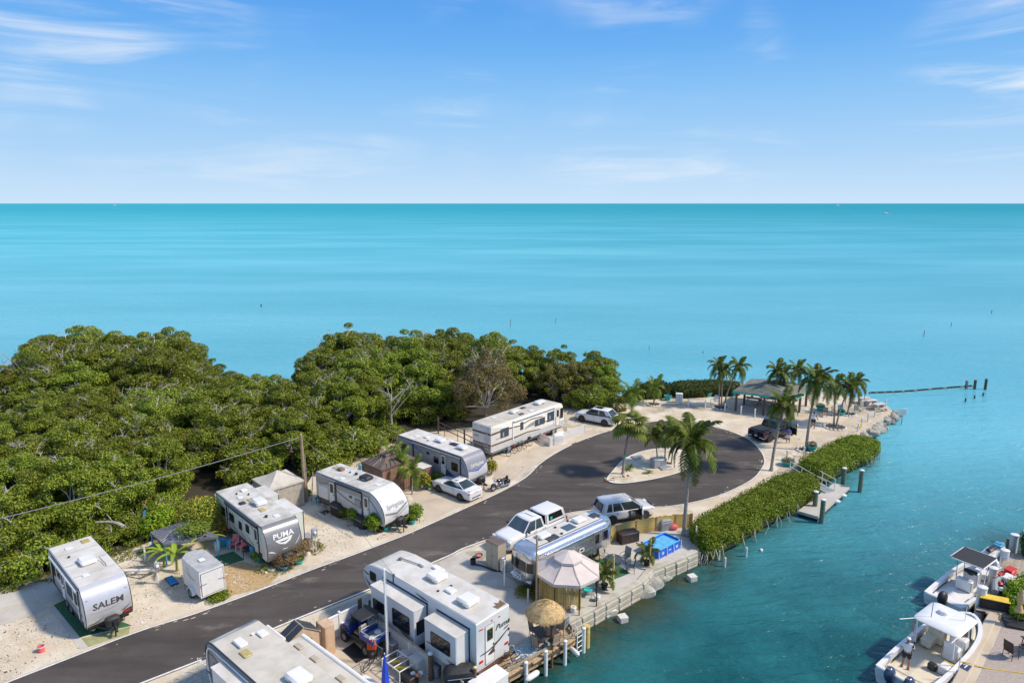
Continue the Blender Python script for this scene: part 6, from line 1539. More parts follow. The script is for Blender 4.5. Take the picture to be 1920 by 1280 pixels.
pp = MB(); a, b = g(228,1069,.35), g(290,1068,.35); pp.tube([a,b],.09,9); pp.tube([g(236,1072,.0),g(236,1068,.4)],.06,7); pp.tube([g(283,1072,.0),g(283,1068,.4)],.06,7); one(pp,'drain_pipe','white_pvc','white drain pipe running from the trailer to the meter post','pipe')
hz_ = MB(); hz_.tube([p+Vector((0,0,.03)) for p in spline([g(238,1080),g(262,1084),g(275,1080),g(290,1074)],5)],.02,5); one(hz_,'extension_cable','wire_dark','black power cord lying between meter post and trailer on the leftmost lot','cord')
hz_ = MB(); hz_.tube([p+Vector((0,0,.06)) for p in spline([g(887,1058),g(905,1062),g(925,1070),g(940,1071)],5)],.06,6); one(hz_,'sewer_hose','black_plastic','black sewer hose snaking to the silver trailer','hose')
hz_ = MB(); hz_.tube([p+Vector((0,0,.03)) for p in spline([g(628,955),g(640,972),g(660,975),g(664,985),g(650,985)],5)],.025,5); one(hz_,'hose','black_plastic','black hose on the pad beside the silver-nosed trailer','hose')

def tent(name, label, cat, corners, ze, zp, roofmat, postmat, pz=.05, panels=(), panelmat=None, ribs=0, tier=None, val=.16, ribmat=None):
    """canopy with a hipped roof: corners are photo pixels of the eave at height ze"""
    W = [g(u, v, ze) for u, v in corners]; n = len(W); c = sum(W, Vector())/n; t = thing(name, label, cat, (c.x, c.y, 0)); Q = [p - Vector((c.x, c.y, 0)) for p in W]
    rm = MB(); ap = Vector((0, 0, zp)); k = 6
    for i in range(n):
        a, b = Q[i], Q[(i+1) % n]; rows = []
        for j in range(k+1):
            s = j/k; sag = -.10*math.sin(PI*s); f = (1-s)
            rows.append([ap.lerp(a, 1-f) if False else Vector((a.x*f, a.y*f, ze + (zp-ze)*s + sag)), Vector((b.x*f, b.y*f, ze + (zp-ze)*s + sag))])
        rm.rings([[r_[0], r_[0].lerp(r_[1], .5) - Vector((0,0,.03*(1-q/k))), r_[1]] for q, r_ in enumerate(rows)], False, False, False)
        rm.add([a, b, b-Vector((0,0,val)), a-Vector((0,0,val))], [(0,3,2,1)])
    ro = rm.build('roof', roofmat, t, sharp=20)
    if tier:
        r0, z0, z1 = tier; vm = MB()
        for i in range(n):
            a, b = Q[i]*r0, Q[(i+1) % n]*r0; a.z = b.z = z0; vm.add([a, b, Vector((0,0,z1))], [(0,1,2)]); vm.add([a, b, b-Vector((0,0,.12)), a-Vector((0,0,.12))], [(0,3,2,1)])
        vm.build('vent_cap', roofmat, ro, sharp=10)
    for i in range(n):
        p = Q[i]*.95; MB().bbox((p.x, p.y, (ze-.05)/2), (pz*2, pz*2, ze-.05), .012).build('post', postmat, t)
    if ribs:
        for i in range(n):
            a, b = Q[i], Q[(i+1) % n]
            for j in range(1, ribs):
                e = a.lerp(b, j/ribs); hs = min(j/ribs, 1-j/ribs)*2; top = Vector((e.x*(1-hs*.86), e.y*(1-hs*.86), ze + (zp-ze)*hs*.86 + .02)); MB().tube([e + Vector((0,0,.02)), e.lerp(top,.5)+Vector((0,0,-.07*math.sin(PI*hs*.5))), top], .022, 4).build('rib', ribmat or roofmat, ro)
    for i in panels:
        a, b = Q[i]*.94, Q[(i+1) % n]*.94; pm = MB(); m = 14; rows = []
        for z in (.02, ze*.5, ze-.1): rows.append([a.lerp(b, j/m).to_2d().to_3d() + Vector((0, 0, z)) + (b-a).cross(Vector((0,0,1))).normalized()*(.03*math.sin(j*2.3)) for j in range(m+1)])
        pm.rings(rows, False, False, False); pm.build('curtain', panelmat, t)
    return t
tent('canopy_tent', 'beige fabric canopy with curtains beside the utility pole', 'canopy', [(472,897),(503,919),(570,899),(536,879)], 2.2, 3.0, 'canvas_beige', 'trim_grey', .04, (0,1,2,3), 'mesh_side')
tent('hardtop_gazebo', 'brown metal-roofed gazebo between two trailers', 'gazebo', [(677,865),(715,881),(778,857),(738,842)], 2.2, 2.95, 'brown_metal', 'brown_metal', .06, (0,1), 'brown_panel', 7, (.30, 2.78, 3.12), ribmat='trim_black')
tent('garden_gazebo', 'slate blue roofed low gazebo half covered by vines', 'gazebo', [(281,997),(307,1020),(410,1005),(350,975)], 1.55, 2.0, 'slate_blue', 'sky_blue', .05, (), None, 8, ribmat='trim_grey')
for i, (u, v) in enumerate(((268,975),(275,982))):
    one(MB().box((0,0,1.0),(.12,.05,1.9),ry=.35),'blue_board','sky_blue',['blue painted board leaning left of the blue gazebo roof','second blue painted board leaning beside the blue gazebo roof'][i],'board',None,g(u,v+28),R(30))
# octagonal gazebo with bamboo screen
oc = Vector((3.42, 38.15, 0)); OR = 2.05; og = thing('octagonal_gazebo', 'pale pink octagonal canopy with a bamboo screen on the waterside patio', 'gazebo', oc, R(22.5-6))
rm = MB(); n8 = 8; ze, zp = 2.15, 2.95; V8 = [Vector((OR*math.cos(2*PI*i/8), OR*math.sin(2*PI*i/8), 0)) for i in range(8)]
for i in range(8):
    a, b = V8[i], V8[(i+1)%8]; rows = []
    for j in range(6):
        s = j/5*.72; f = 1-s; z = ze + (zp-ze)*s/.72 - .07*math.sin(PI*s/.72); rows.append([Vector((a.x*f,a.y*f,z)), Vector(((a.x+b.x)/2*f,(a.y+b.y)/2*f,z-.03*f)), Vector((b.x*f,b.y*f,z))])
    rm.rings(rows, False, False, False); rm.add([Vector((a.x,a.y,ze)),Vector((b.x,b.y,ze)),Vector((b.x,b.y,ze-.18)),Vector((a.x,a.y,ze-.18))],[(0,3,2,1)])
ro = rm.build('canopy', 'canvas_pink', og, sharp=12)
vm = MB()
for i in range(8):
    a, b = V8[i]*.44, V8[(i+1)%8]*.44; a.z=b.z=zp-.02; vm.add([a,b,Vector((0,0,zp+.38))],[(0,1,2)]); vm.add([a,b,b-Vector((0,0,.14)),a-Vector((0,0,.14))],[(0,3,2,1)])
vm.build('vent_cap', 'canvas_pink', ro, sharp=8)
for i in range(8): MB().tube([V8[i]+Vector((0,0,ze+.01)), V8[i]*.28+Vector((0,0,zp-.02))],.018,5).build('seam','canvas_beige',ro)
for i in range(0,8): p = V8[i]*.93; MB().cyl((p.x,p.y,0),(p.x,p.y,ze),.035).build('post','trim_black',og)
sc_ = [g(1008,1121), g(1050,1143), g(1089,1143)]; bs = thing('bamboo_screen', 'golden bamboo screen under the pale pink canopy', 'screen', sc_[1])
slat = MB().tube([(0,0,0),(0,0,1.72)],.035,5).build('bamboo_cane','bamboo',bs); slat2 = MB().tube([(0,0,0),(0,0,1.75)],.033,5).build('bamboo_cane','bamboo_dark',bs); fs = [True, True]
for a, b in ((sc_[0],sc_[1]),(sc_[1],sc_[2])):
    n_ = int((b-a).length/.072)
    for i in range(n_):
        p = a.lerp(b,(i+.5)/n_)-sc_[1]; q = 1 if rnd.random()<.3 else 0; o = (slat,slat2)[q]
        if fs[q]: fs[q]=False; o.location=p
        else: share(o,bs,p,(rnd.uniform(-.02,.02),rnd.uniform(-.02,.02),0),None,'bamboo_cane')
for z in (.4,1.3): MB().tube([sc_[0]-sc_[1]+Vector((0,0,z)),Vector((0,0,z)),sc_[2]-sc_[1]+Vector((0,0,z))],.02,5).build('rail','bamboo_dark',bs)

def fence(name, label, pts, h, pick, sp, mat, th=.03, wd=.10, posts=None, rails=(.25,.8), gap=0, tops=0, postmat=None, postr=.05, extra=0, group=None, railmat=None):
    base = Vector(pts[0]); t = thing(name, label, 'fence', base, 0, group); proto = None
    for k in range(len(pts)-1):
        a, b = Vector(pts[k])-base, Vector(pts[k+1])-base; d = b-a; n = max(1,int(d.length/sp)); rz = math.atan2(d.y,d.x); nn = Vector((d.y,-d.x,0)).normalized()
        for i in range(n):
            p = a.lerp(b,(i+.5)/n)
            if not proto: proto = MB().bbox((0,0,h/2),(wd,th,h),.008).build(pick,mat,t); o = proto; o.location=p; o.rotation_euler=(0,0,rz)
            else: o = share(proto,t,p,(0,0,rz),(1,1,rnd.uniform(1-tops,1+tops)),pick)
        for z in rails: MB().box(((a.x+b.x)/2-nn.x*.045,(a.y+b.y)/2-nn.y*.045,h*z),(d.length,.04,.08),rz).build('rail',railmat or mat,t)
    for p in (pts if posts is None else posts):
        p = Vector(p)-base; MB().bbox((p.x,p.y,(h+extra)/2),(postr*2,postr*2,h+extra),.012).build('post',postmat or mat,t)
    return t
fence('picket_fence','white picket fence round the motorhome patio',[g(1008,824),g(1031,837),g(1096,811)],.95,'picket',.15,'white_paint',.025,.11,postr=.06)
fence('bamboo_fence','golden bamboo picket fence behind the pool patio',[g(1127,1027),g(1155,1012),g(1192,1001),g(1230,995),g(1266,990),g(1296,988)],1.15,'bamboo_picket',.105,'bamboo',.035,.10,tops=.04,postmat='wood_warm',postr=.07,rails=(.3,.85))
fence('rail_fence','dark wooden rail fence between the taupe trailer and motorhome',[g(822,812),g(871,835),g(922,861)],1.3,'board',2.2,'wood_dark',.03,.08,rails=(.95,.55),postmat='wood_dark',postr=.08,extra=.45)
vf = thing('vinyl_fence','white vinyl panel fence beside the blue utility vehicle','fence',g(598,1212))
A, B = g(598,1212), g(676,1172); d = B-A
for k in range(2):
    a, b = d*(k*.5+.01), d*(k*.5+.49); m = (a+b)/2; rz = math.atan2(d.y,d.x)
    MB().bbox((m.x,m.y,.72),((b-a).length,.05,1.25),.01,rz).build('panel','white_paint',vf)
    for z in (.12,1.37): MB().bbox((m.x,m.y,z),((b-a).length,.09,.14),.02,rz).build('rail','white_pvc',vf)
for k in (0,.5,1): MB().bbox((d.x*k,d.y*k,.78),(.13,.13,1.56),.02,rz).build('post','white_pvc' if k==.5 else 'wood_dark',vf)
post('wooden_post','brown post at the corner of the white vinyl fence',(677,1173),1.75,.10,'wood_dark',square=True)
post('wooden_post','thin brown post behind the utility vehicle canopy',(686,1180),1.6,.06,'wood_dark',square=True)
post('wooden_post','thin brown post at the end of the lattice fence by the road',(695,1176),1.75,.055,'wood_dark',square=True)
# lattice fence
la = thing('lattice_fence','white lattice fence with dark top rail beside the large trailer','fence',g(686,1186))
LP = [g(686,1186), g(727,1213), g(768,1242), g(806,1272)]; b0 = LP[0]; H_ = 1.25
for k in range(3):
    a, b = LP[k]-b0, LP[k+1]-b0; d = b-a; L_ = d.length; dx = d.normalized(); rz = math.atan2(d.y,d.x); m = (a+b)/2
    lm = MB(); s = -H_
    while s < L_:
        for dr in (1,-1):
            x0,z0,x1,z1 = (s,0,s+H_,H_) if dr>0 else (s,H_,s+H_,0)
            if x0<0: f=(0-x0)/(x1-x0); z0=z0+(z1-z0)*f; x0=0
            if x1>L_: f=(L_-x0)/(x1-x0) if x1!=x0 else 0; z1=z0+(z1-z0)*f; x1=L_
            if x1-x0>.03:
                p,q=a+dx*x0+Vector((0,0,z0+.05)),a+dx*x1+Vector((0,0,z1+.05)); w_=Vector((0,0,.028)); o_=Vector((dx.y,-dx.x,0))*.006*dr
                lm.add([p-w_+o_,q-w_+o_,q+w_+o_,p+w_+o_],[(0,1,2,3)])
        s += .13
    lm.build('lattice','white_paint',la,smooth=False)
    MB().bbox((m.x,m.y,H_+.08),(L_,.10,.09),.015,rz).build('top_rail','wood_grey',la); MB().bbox((m.x,m.y,.05),(L_,.06,.08),.01,rz).build('bottom_rail','white_paint',la)
    MB().bbox((a.x,a.y,(H_+.1)/2),(.10,.10,H_+.1),.01,rz).build('post','white_paint',la)
post('wooden_post','dark mooring-like post at the near end of the lattice fence',(808,1274),1.55,.13,'wood_dark',cap='white_gel')

# shed with dark panels on its roof, cabinets
sh = thing('garden_shed','small shed with dark solar panels on its gable roof','shed',(g(521,1189,2.0)+g(602,1182,2.0))/2*1.0)
a1,a2 = g(523,1190,2.0), g(541,1207,2.0); b1,b2 = g(583,1168,2.0), g(602,1183,2.0); cc=(a1+a2+b1+b2)/4; sh.location=(cc.x,cc.y,0); L0=[p-Vector((cc.x,cc.y,0)) for p in (a1,a2,b2,b1)]
zr=2.55; r1=(L0[0]+L0[3])/2; r2=(L0[1]+L0[2])/2; r1.z=r2.z=zr
wm_=MB(); wm_.add([(p.x*.9,p.y*.9,0) for p in L0]+[(p.x*.9,p.y*.9,2.0) for p in L0],[(0,1,5,4),(1,2,6,5),(2,3,7,6),(3,0,4,7)]); wm_.add([(L0[1].x*.9,L0[1].y*.9,2.0),(L0[2].x*.9,L0[2].y*.9,2.0),(r2.x*.9,r2.y*.9,zr-.05)],[(0,1,2)]); wm_.build('wall','tan_cover',sh,smooth=False)
rf=MB()
for e1,e2 in ((L0[0],L0[1]),(L0[3],L0[2])):
    up_=Vector((0,0,.04)); rf.add([e1,e2,r2,r1,e1+up_,e2+up_,r2+up_,r1+up_],[(0,1,2,3),(7,6,5,4),(0,4,5,1),(1,5,6,2),(2,6,7,3),(3,7,4,0)])
rfo=rf.build('roof','beige_plastic',sh,smooth=False)
for e1,e2 in ((L0[0],L0[1]),(L0[3],L0[2])):
    for k in range(2):
        s0,s1=.03+k*.5,.47+k*.5; q=[(e1.lerp(e2,s0)).lerp(r1.lerp(r2,s0),.06),(e1.lerp(e2,s1)).lerp(r1.lerp(r2,s1),.06),(e1.lerp(e2,s1)).lerp(r1.lerp(r2,s1),.94),(e1.lerp(e2,s0)).lerp(r1.lerp(r2,s0),.94)]; up_=Vector((0,0,.07)); MB().add([p+Vector((0,0,.045)) for p in q]+[p+up_ for p in q],[(0,1,2,3),(7,6,5,4),(0,4,5,1),(1,5,6,2),(2,6,7,3),(3,7,4,0)]).build('solar_panel','solar',rfo,smooth=False)
dv=(L0[2]-L0[1]); MB().box(((L0[1].x+L0[2].x)/2*.9,(L0[1].y+L0[2].y)/2*.9,.95),(.8,.04,1.75),math.atan2(dv.y,dv.x)).build('door','wood_dark',sh)
def cabinet(label,px,d,rz,mat,lid=None,name='cabinet',b=.03,handle=True,cat='cabinet',group=None,z=0):
    c=g(*px) if len(px)==2 else Vector(px); t=thing(name,label,cat,(c.x,c.y,z),rz,group); MB().bbox((0,0,d[2]/2),d,b).build('body',mat,t); MB().bbox((0,0,d[2]+.025),(d[0]+.05,d[1]+.05,.06),.025).build('lid',lid or mat,t)
    if handle: MB().box((0,-d[1]/2-.004,d[2]*.5),(.012,.008,d[2]*.86)).build('door_gap','trim_black',t); MB().bbox((.08,-d[1]/2-.02,d[2]*.55),(.03,.04,.14),.01).build('handle','trim_grey',t)
    return t
cabinet('tall tan covered cabinet next to the solar roofed shed',(614,1222),(.75,.6,1.75),R(-44),'tan_cover')
cabinet('tall beige plastic storage cabinet in front of the white pickup',(930,1062),(1.15,.8,1.85),R(-44),'beige_plastic','brown_metal')
cabinet('dark brown resin deck box on the patio by the bamboo fence',(1177,1014),(1.5,.75,.70),R(24),'brown_resin',name='deck_box',cat='deck box')
cabinet('brown storage shed with pale flat roof behind the coupe',(790,905),(1.5,1.3,1.55),R(44),'brown_panel','roof_white',name='storage_shed',cat='shed')
fence('panel_fence','brown panel fence between the young palms and coupe',[g(742,925),g(800,898)],1.25,'panel_board',.30,'brown_panel',.03,.29,postmat='brown_panel',rails=(.1,.95))
# small cabin things of the near lot
mat_ = sheet('rubber_mat',gl((641,1219),(664,1204),(692,1231),(668,1243)),.022,'black_plastic',None); tag(mat_,'black rubber mat under the blue utility vehicle','mat')

# ---- seaside pavilion
def pavilion():
    ez=2.45; W=[g(1374,733,ez),g(1493,749,ez),g(1521,724,ez)]; W.append(W[0]+W[2]-W[1]); c=sum(W,Vector())/4; t=thing('pavilion','open picnic pavilion with grey shingle hip roof on the point','pavilion',(c.x,c.y,0)); Q=[p-Vector((c.x,c.y,0)) for p in W]
    rz=.85; e=(Q[2]-Q[1]); m0=(Q[0]+Q[1])/2; m1=(Q[2]+Q[3])/2; r0=m0.lerp(m1,.30); r1=m0.lerp(m1,.70); r0.z=r1.z=ez+rz; rf=MB(); n=14
    def slope(a,b,p,q):
        # overlapping shingle courses
        for k in range(n):
            s0,s1=k/n,(k+1)/n; up=Vector((0,0,.035)); A0,B0=a.lerp(p,s0),b.lerp(q,s0); A1,B1=a.lerp(p,s1),b.lerp(q,s1); rf.add([A0+up,B0+up,B1,A1,A0-up*.2,B0-up*.2],[(0,1,2,3),(4,5,1,0)])
    slope(Q[0],Q[1],r0,r0); slope(Q[1],Q[2],r0,r1); slope(Q[2],Q[3],r1,r1); slope(Q[3],Q[0],r1,r0); rf.build('roof','shingle',t,smooth=False)
    for i in range(4):
        a,b=Q[i],Q[(i+1)%4]; m=(a+b)/2; MB().box((m.x,m.y,ez-.12),((b-a).length,.05,.20),math.atan2(b.y-a.y,b.x-a.x)).build('fascia','teal',t)
    un=MB(); un.add([p-Vector((0,0,.18)) for p in Q],[(0,1,2,3)]); un.build('ceiling','wood_grey',t,smooth=False)
    for i in range(4):
        a,b=Q[i]*.90,Q[(i+1)%4]*.90
        for s in (0,.5): p=a.lerp(b,s); MB().bbox((p.x,p.y,(ez-.2)/2),(.22,.22,ez-.2),.02).build('post','wood_dark',t)
    sl=sheet('slab',[c+q*.97 for q in Q],.014,'concrete',None); sl.name='pavilion_slab'; sl['kind']='structure'
pavilion()
def picnic_table(label,px,rz,mat='wood_grey',group=None,s=1.0,legs='trim_black',z=0.014):
    c=g(*px); t=thing('picnic_table',label,'picnic table',(c.x,c.y,z),rz,group); t.scale=(s,s,s)
    for k in range(4): MB().bbox((0,-.30+k*.2,.75),(1.8,.18,.04),.01).build('table_board',mat,t)
    for sd in (-1,1):
        MB().bbox((0,sd*.72,.45),(1.8,.26,.04),.01).build('bench_seat',mat,t)
        b=MB(); b.tube([(sd*.65,-.72,.43),(sd*.65,.72,.43)],.03,5); b.tube([(sd*.65,-.75,0),(sd*.65,-.15,.73)],.03,5); b.tube([(sd*.65,.75,0),(sd*.65,.15,.73)],.03,5); b.build('leg_frame',legs,t)
picnic_table('picnic table under the pavilion near its front left post',(1412,757),R(-30),'wood_grey')
picnic_table('picnic table under the pavilion near the middle',(1438,756),R(-30),'wood_dark')
picnic_table('picnic table deep under the pavilion roof',(1480,750),R(-30),'wood_grey')

# ---- furniture
def chair(label,px,rz,seat='chair_tan',frame='trim_black',name='chair',z=0,group=None,s=1.0,cat='chair',arms=True,wire_=False):
    c=g(*px,0) if len(px)==2 else Vector(px); t=thing(name,label,cat,(c.x,c.y,z),rz,group); t.scale=(s,s,s)
    MB().bbox((0,0,.43),(.50,.50,.04),.015).build('seat',seat,t); MB().bbox((-.27,0,.74),(.04,.48,.60),.015,ry=-.18).build('backrest',seat,t)
    for x,y in ((.23,.24),(.23,-.24),(-.23,.24),(-.23,-.24)): MB().tube([(x,y,.43),(x*1.12,y*1.08,0)],.018,5).build('leg',frame,t)
    b=MB(); b.tube([(-.22,.25,.43),(-.33,.25,1.06),(-.33,-.25,1.06),(-.22,-.25,.43)],.018,5); b.build('back_frame',frame,t)
    if arms:
        for sd in (-1,1): MB().tube([(-.28,sd*.27,.66),(.20,sd*.28,.64),(.25,sd*.27,.43)],.018,5).build('arm',frame,t)
    return t
def adirondack(label,px,rz,mat='white_paint',z=0):
    c=g(*px); t=thing('adirondack_chair',label,'chair',(c.x,c.y,z),rz)
    for k in range(5): MB().bbox((.30-k*.12,0,.38-k*.035),(.10,.54,.025),.006,ry=-.28).build('seat_slat',mat,t); MB().bbox((-.38,-.24+k*.12,.66),(.025,.10,.85-abs(k-2)*.07),.006,ry=-.42).build('back_slat',mat,t)
    for sd in (-1,1): MB().bbox((.0,sd*.32,.56),(.75,.12,.03),.01).build('arm',mat,t); MB().bbox((.33,sd*.30,.28),(.10,.03,.56),.008).build('leg',mat,t); MB().bbox((-.3,sd*.30,.28),(.10,.03,.56),.008).build('leg',mat,t)
def table(label,px,rz,d=(1.1,1.1),h=.72,mat='table_brown',legs='trim_black',rnd_=False,z=0,name='patio_table'):
    c=g(*px); t=thing(name,label,'table',(c.x,c.y,z),rz)
    if rnd_: MB().lathe([(d[0]/2-.02,h-.04),(d[0]/2,h-.02),(d[0]/2-.01,h)],(0,0,0),24).build('top',mat,t)
    else: MB().bbox((0,0,h-.02),(d[0],d[1],.05),.02).build('top',mat,t)
    for sx in (-1,1):
        for sy in (-1,1): MB().tube([(sx*d[0]*.38,sy*d[1]*.38,h-.04),(sx*d[0]*.42,sy*d[1]*.42,0)],.025,6).build('leg',legs,t)
    return t
def pot(label,px,r=.22,h=.34,mat='teal',z=0,plant=None,group=None,seed=0,name='planter',stand=False,pm='leaf_palm_lime'):
    c=g(*px) if len(px)==2 else Vector(px); t=thing(name,label,'planter',(c.x,c.y,z),0,group)
    zb=.0
    MB().lathe([(r*.55,zb),(r*.72,zb+h*.08),(r*.95,zb+h*.8),(r*1.08,zb+h*.86),(r*1.08,zb+h),(r*.95,zb+h),(r*.9,zb+h*.85)],(0,0,0),18).build('bowl',mat,t); MB().lathe([(r*.92,zb+h*.86),(.01,zb+h*.90)],(0,0,0),14,None,False).build('soil','soil',t)
    if plant:
        rr=np.random.default_rng(seed); P,D=shell_pts(rr,(0,0,h+plant*.35),(r*1.0,r*1.0,plant*.55),int(260*max(1,plant*2))); leaf_mesh('foliage',P,D,.14,.06,pm,.6,t,seed)
    return t
PL=['teal planter on the sand left of the white utility box','teal planter behind the three ringed palms','teal planter left of the pavilion','teal bowl planter behind the two chairs on the point','teal planter at the foot of the tallest palm','teal planter at the top of the gangway','small teal planter beyond the pavilion on the right']
for i,(u,v,r_,hh,pl,pm) in enumerate(((1252,750,.45,.62,0,''),(1328,743,.45,.55,.7,'leaf_olive'),(1375,742,.45,.6,.2,'leaf_hedge'),(1538,769,.5,.5,.4,'leaf_palm_lime'),(1522,845,.45,.55,.5,'leaf_olive'),(1477,872,.6,.42,.35,'leaf_olive'),(1577,778,.4,.4,.3,'leaf_hedge'))): pot(PL[i],(u,v),r_,hh,'teal',0,pl or None,seed=i,pm=pm or 'leaf_hedge')
BL=[('white bollard nearest the white utility box',1290,762),('white bollard left of the three ringed palms',1322,766),('white bollard right of the three ringed palms',1359,771),('white bollard second to the right of the ringed palms',1389,777),('white bollard third to the right of the ringed palms',1415,782),('white bollard behind the black pickup, left of two',1446,788),('white bollard behind the black pickup, right of two',1467,789),('white bollard beside the gangway planter',1475,862),('white bollard in front of the tallest palm',1507,856),('white bollard at the path beside the rocks',1608,810),('white bollard at the yellow sign on the path',1615,800),('white bollard on the path past the stone ring',1627,790),('white bollard near the benches on the point',1640,781),('white post at the seaward tip of the point',1660,764)]
for l_,u,v in BL: post('bollard',l_,(u,v),.95,.085,'white_paint','bollard',cap='white_gel')
cabinet('white electrical utility box standing on the sand',(1273,754),(.8,.5,1.1),R(-8),'white_paint')
one(MB().bbox((0,0,.32),(.3,.04,.6),.01),'yellow_sign','yellow','small yellow sign beside the path at the point','sign',None,g(1613,803),R(40))
ch=MB(); ch.tube([g(1475,862)+Vector((0,0,.75)),g(1492,866)+Vector((0,0,.55)),g(1507,856)+Vector((0,0,.75))],.02,5); one(ch,'rope_barrier','rope_white','white rope hanging between two bollards above the gangway','rope')
adirondack('white adirondack chair beside the ringed palms',(1339,757),R(-140))
chair('tan chair left of two under the tallest palm',(1546,781),R(-120),'chair_tan'); chair('tan chair right of two on the point',(1565,779),R(-60),'chair_tan')
adirondack('turquoise chair between the tan chairs and leaning palm',(1577,777),R(-100),'turquoise')
chair('wire framed lounge chair near the far stone ring',(1606,777),R(-100),'mesh_side','steel'); chair('wire framed chair beyond the lounge chair on the point',(1618,770),R(-80),'mesh_side','steel')
def bench_table(label,px,rz):
    c=g(*px); t=thing('concrete_table',label,'table',(c.x,c.y,0),rz); MB().bbox((0,0,.74),(1.5,.8,.08),.02).build('top','concrete_pale',t)
    for sx in (-1,1): MB().bbox((sx*.45,0,.35),(.22,.55,.70),.03).build('leg','concrete_pale',t)
    for sd in (-1,1): MB().bbox((0,sd*.75,.42),(1.5,.3,.08),.02).build('bench','concrete_pale',t)
bench_table('white concrete picnic table nearest the tip of the point',(1647,768),R(20)); bench_table('white concrete picnic table farther back on the point',(1632,761),R(10)); bench_table('white concrete table beyond the leaning palms',(1618,756),R(10))
# traffic island fittings
for i,(u,v,l_) in enumerate(((1196,858,'grey utility cover on the island behind the fan palm'),(1248,878,'grey utility cover on the island beside the big palm trunk'))):
    t=thing('utility_cover',l_,'utility cover',g(u,v,.1),R(18)); MB().bbox((0,0,.05),(1.15,.8,.12),.02).build('frame','concrete',t); MB().bbox((0,0,.125),(1.05,.7,.04),.015).build('lid','galv',t)
cabinet('low grey green utility box under the island palms',(1234,876),(1.3,.8,.75),R(20),'galv',z=.1)
one(MB().bbox((0,0,0),(.20,.14,.26),.03),'birdhouse','turquoise','small turquoise birdhouse on the fan palm trunk','birdhouse',None,g(1168,888,.1)+Vector((.0,-.2,1.75)))
for i,(u,v) in enumerate(((1172,893),(1248,868),(1143,899))):
    rr=random.Random(i); t=thing('flower_patch',['red flowers and pebbles at the left of the island','red flowers beside the island palm clump','pebbles at the tip of the island'][i],'flowers',g(u,v,.1))
    for k in range(7): MB().sphere((rr.uniform(-.4,.4),rr.uniform(-.3,.3),.05),(.10,.08,.07),7,5,.1,rr).build('stone' if k%2 else 'flower','rock_pale' if k%2 else 'terracotta',t)

# ---- patio of the silver trailer
def pool():
    rim=.62; W=[g(1202,1019,rim),g(1236,1032,rim),g(1277,1012,rim),g(1245,997,rim)]; c=sum(W,Vector())/4; t=thing('frame_pool','rectangular blue above-ground pool on the waterside patio','pool',(c.x,c.y,0)); Q=[Vector((p.x-c.x,p.y-c.y,0)) for p in W]
    # make it a true rectangle
    ax=((Q[2]-Q[1])+(Q[3]-Q[0])).normalized(); L=((Q[2]-Q[1]).length+(Q[3]-Q[0]).length)/2; Wd=((Q[1]-Q[0]).length+(Q[2]-Q[3]).length)/2*.98; ay=Vector((-ax.y,ax.x,0)); rz=math.atan2(ax.y,ax.x); t.rotation_euler.z=rz
    x,y=L/2,Wd/2
    def rr_(k,z): return [(p[0],p[1],z) for p in rrect(-x*k,-y*k,x*k,y*k,.18)]
    MB().rings([rr_(1.03,0),rr_(1.04,.3),rr_(1,rim),rr_(.95,rim),rr_(.93,.1)],False,True).build('liner_wall','pool_blue',t); wm2=MB(); wm2.prism([(p[0],p[1]) for p in rrect(-x*.94,-y*.94,x*.94,y*.94,.15)],rim-.20,rim-.12); wm2.build('water','pool_water',t,smooth=False)
    MB().tube([(p[0],p[1],rim+.02) for p in rrect(-x*.99,-y*.99,x*.99,y*.99,.2)]+[(x*.99-.2,-y*.99,rim+.02)],.035,6).build('rim_tube','pool_liner',t)
    for q in (-.62,.0,.62):
        for k in ((0,) if q==0 else (0,1,2)): MB().box((x*q,-y*1.045,.32),(.26,.012,.05),ry=k*1.05+.1).build('printed_mark','white_paint',t)
    for sx in (-1,1):
        for sy in (-1,1): MB().tube([(sx*x*1.0,sy*y*1.06,rim),(sx*x*1.0,sy*y*1.12,0)],.03,6).build('leg','white_pvc',t)
        MB().tube([(sx*x*.3,-y*1.05,rim),(sx*x*.3,-y*1.16,0)],.03,6).build('leg','white_pvc',t); MB().tube([(sx*x*1.03,0,rim),(sx*x*1.12,0,0)],.03,6).build('leg','white_pvc',t)
M('pool_water',(.12,.42,.66),.05,na=.15,ns=2.5,bump=.12,bs=3)
pool()
pc2=(1150,1062)
table('round glass patio table among four wire chairs',(1150,1064),0,(1.15,1.15),.72,'glass_tint','steel',True)
for l_,u,v,a in (('wire mesh chair left behind the round glass table',1133,1056,-50),('wire mesh chair right behind the round glass table',1172,1054,-140),('wire mesh chair in front of the round glass table on the left',1140,1078,60),('wire mesh rocking chair right of the round glass table',1182,1072,170)): chair(l_,(u,v),R(a),'mesh_side','black_plastic')
for l_,u,v,sd in (('potted palm by the round glass table in front',1133,1104,40),('potted palm at the left corner of the pool',1212,1060,41)):
    c=g(u,v); pot(l_.replace('potted palm','black nursery pot of the palm'),(u,v),.22,.38,'black_plastic'); palm(l_,(c.x,c.y,.34),.55,'small',14,(0,0),.05,seed=sd,sc=.62,z=.34)
post('wooden_post','tall post with white base at the end of the silver trailer',(1006,1136),top_h((1006,1136),1003),.07,'wood_warm',r2=.06)
post('pvc_post','white pipe post beside the tall wooden post base',(1010,1130),1.3,.05,'white_pvc'); post('pvc_post','short white post near the grass beside the silver trailer',(990,1128),.9,.05,'white_pvc')
post('wooden_post','yellowish wooden post beside the potted palm',(1149,1101),top_h((1149,1101),1040),.07,'bamboo'); post('wooden_post','thin wooden post in front of the pool',(1218,1064),top_h((1218,1064),1007),.055,'bamboo'); post('wooden_post','wooden post with rope at the left end of the bamboo fence',(1134,1024),top_h((1134,1024),974),.07,'bamboo')
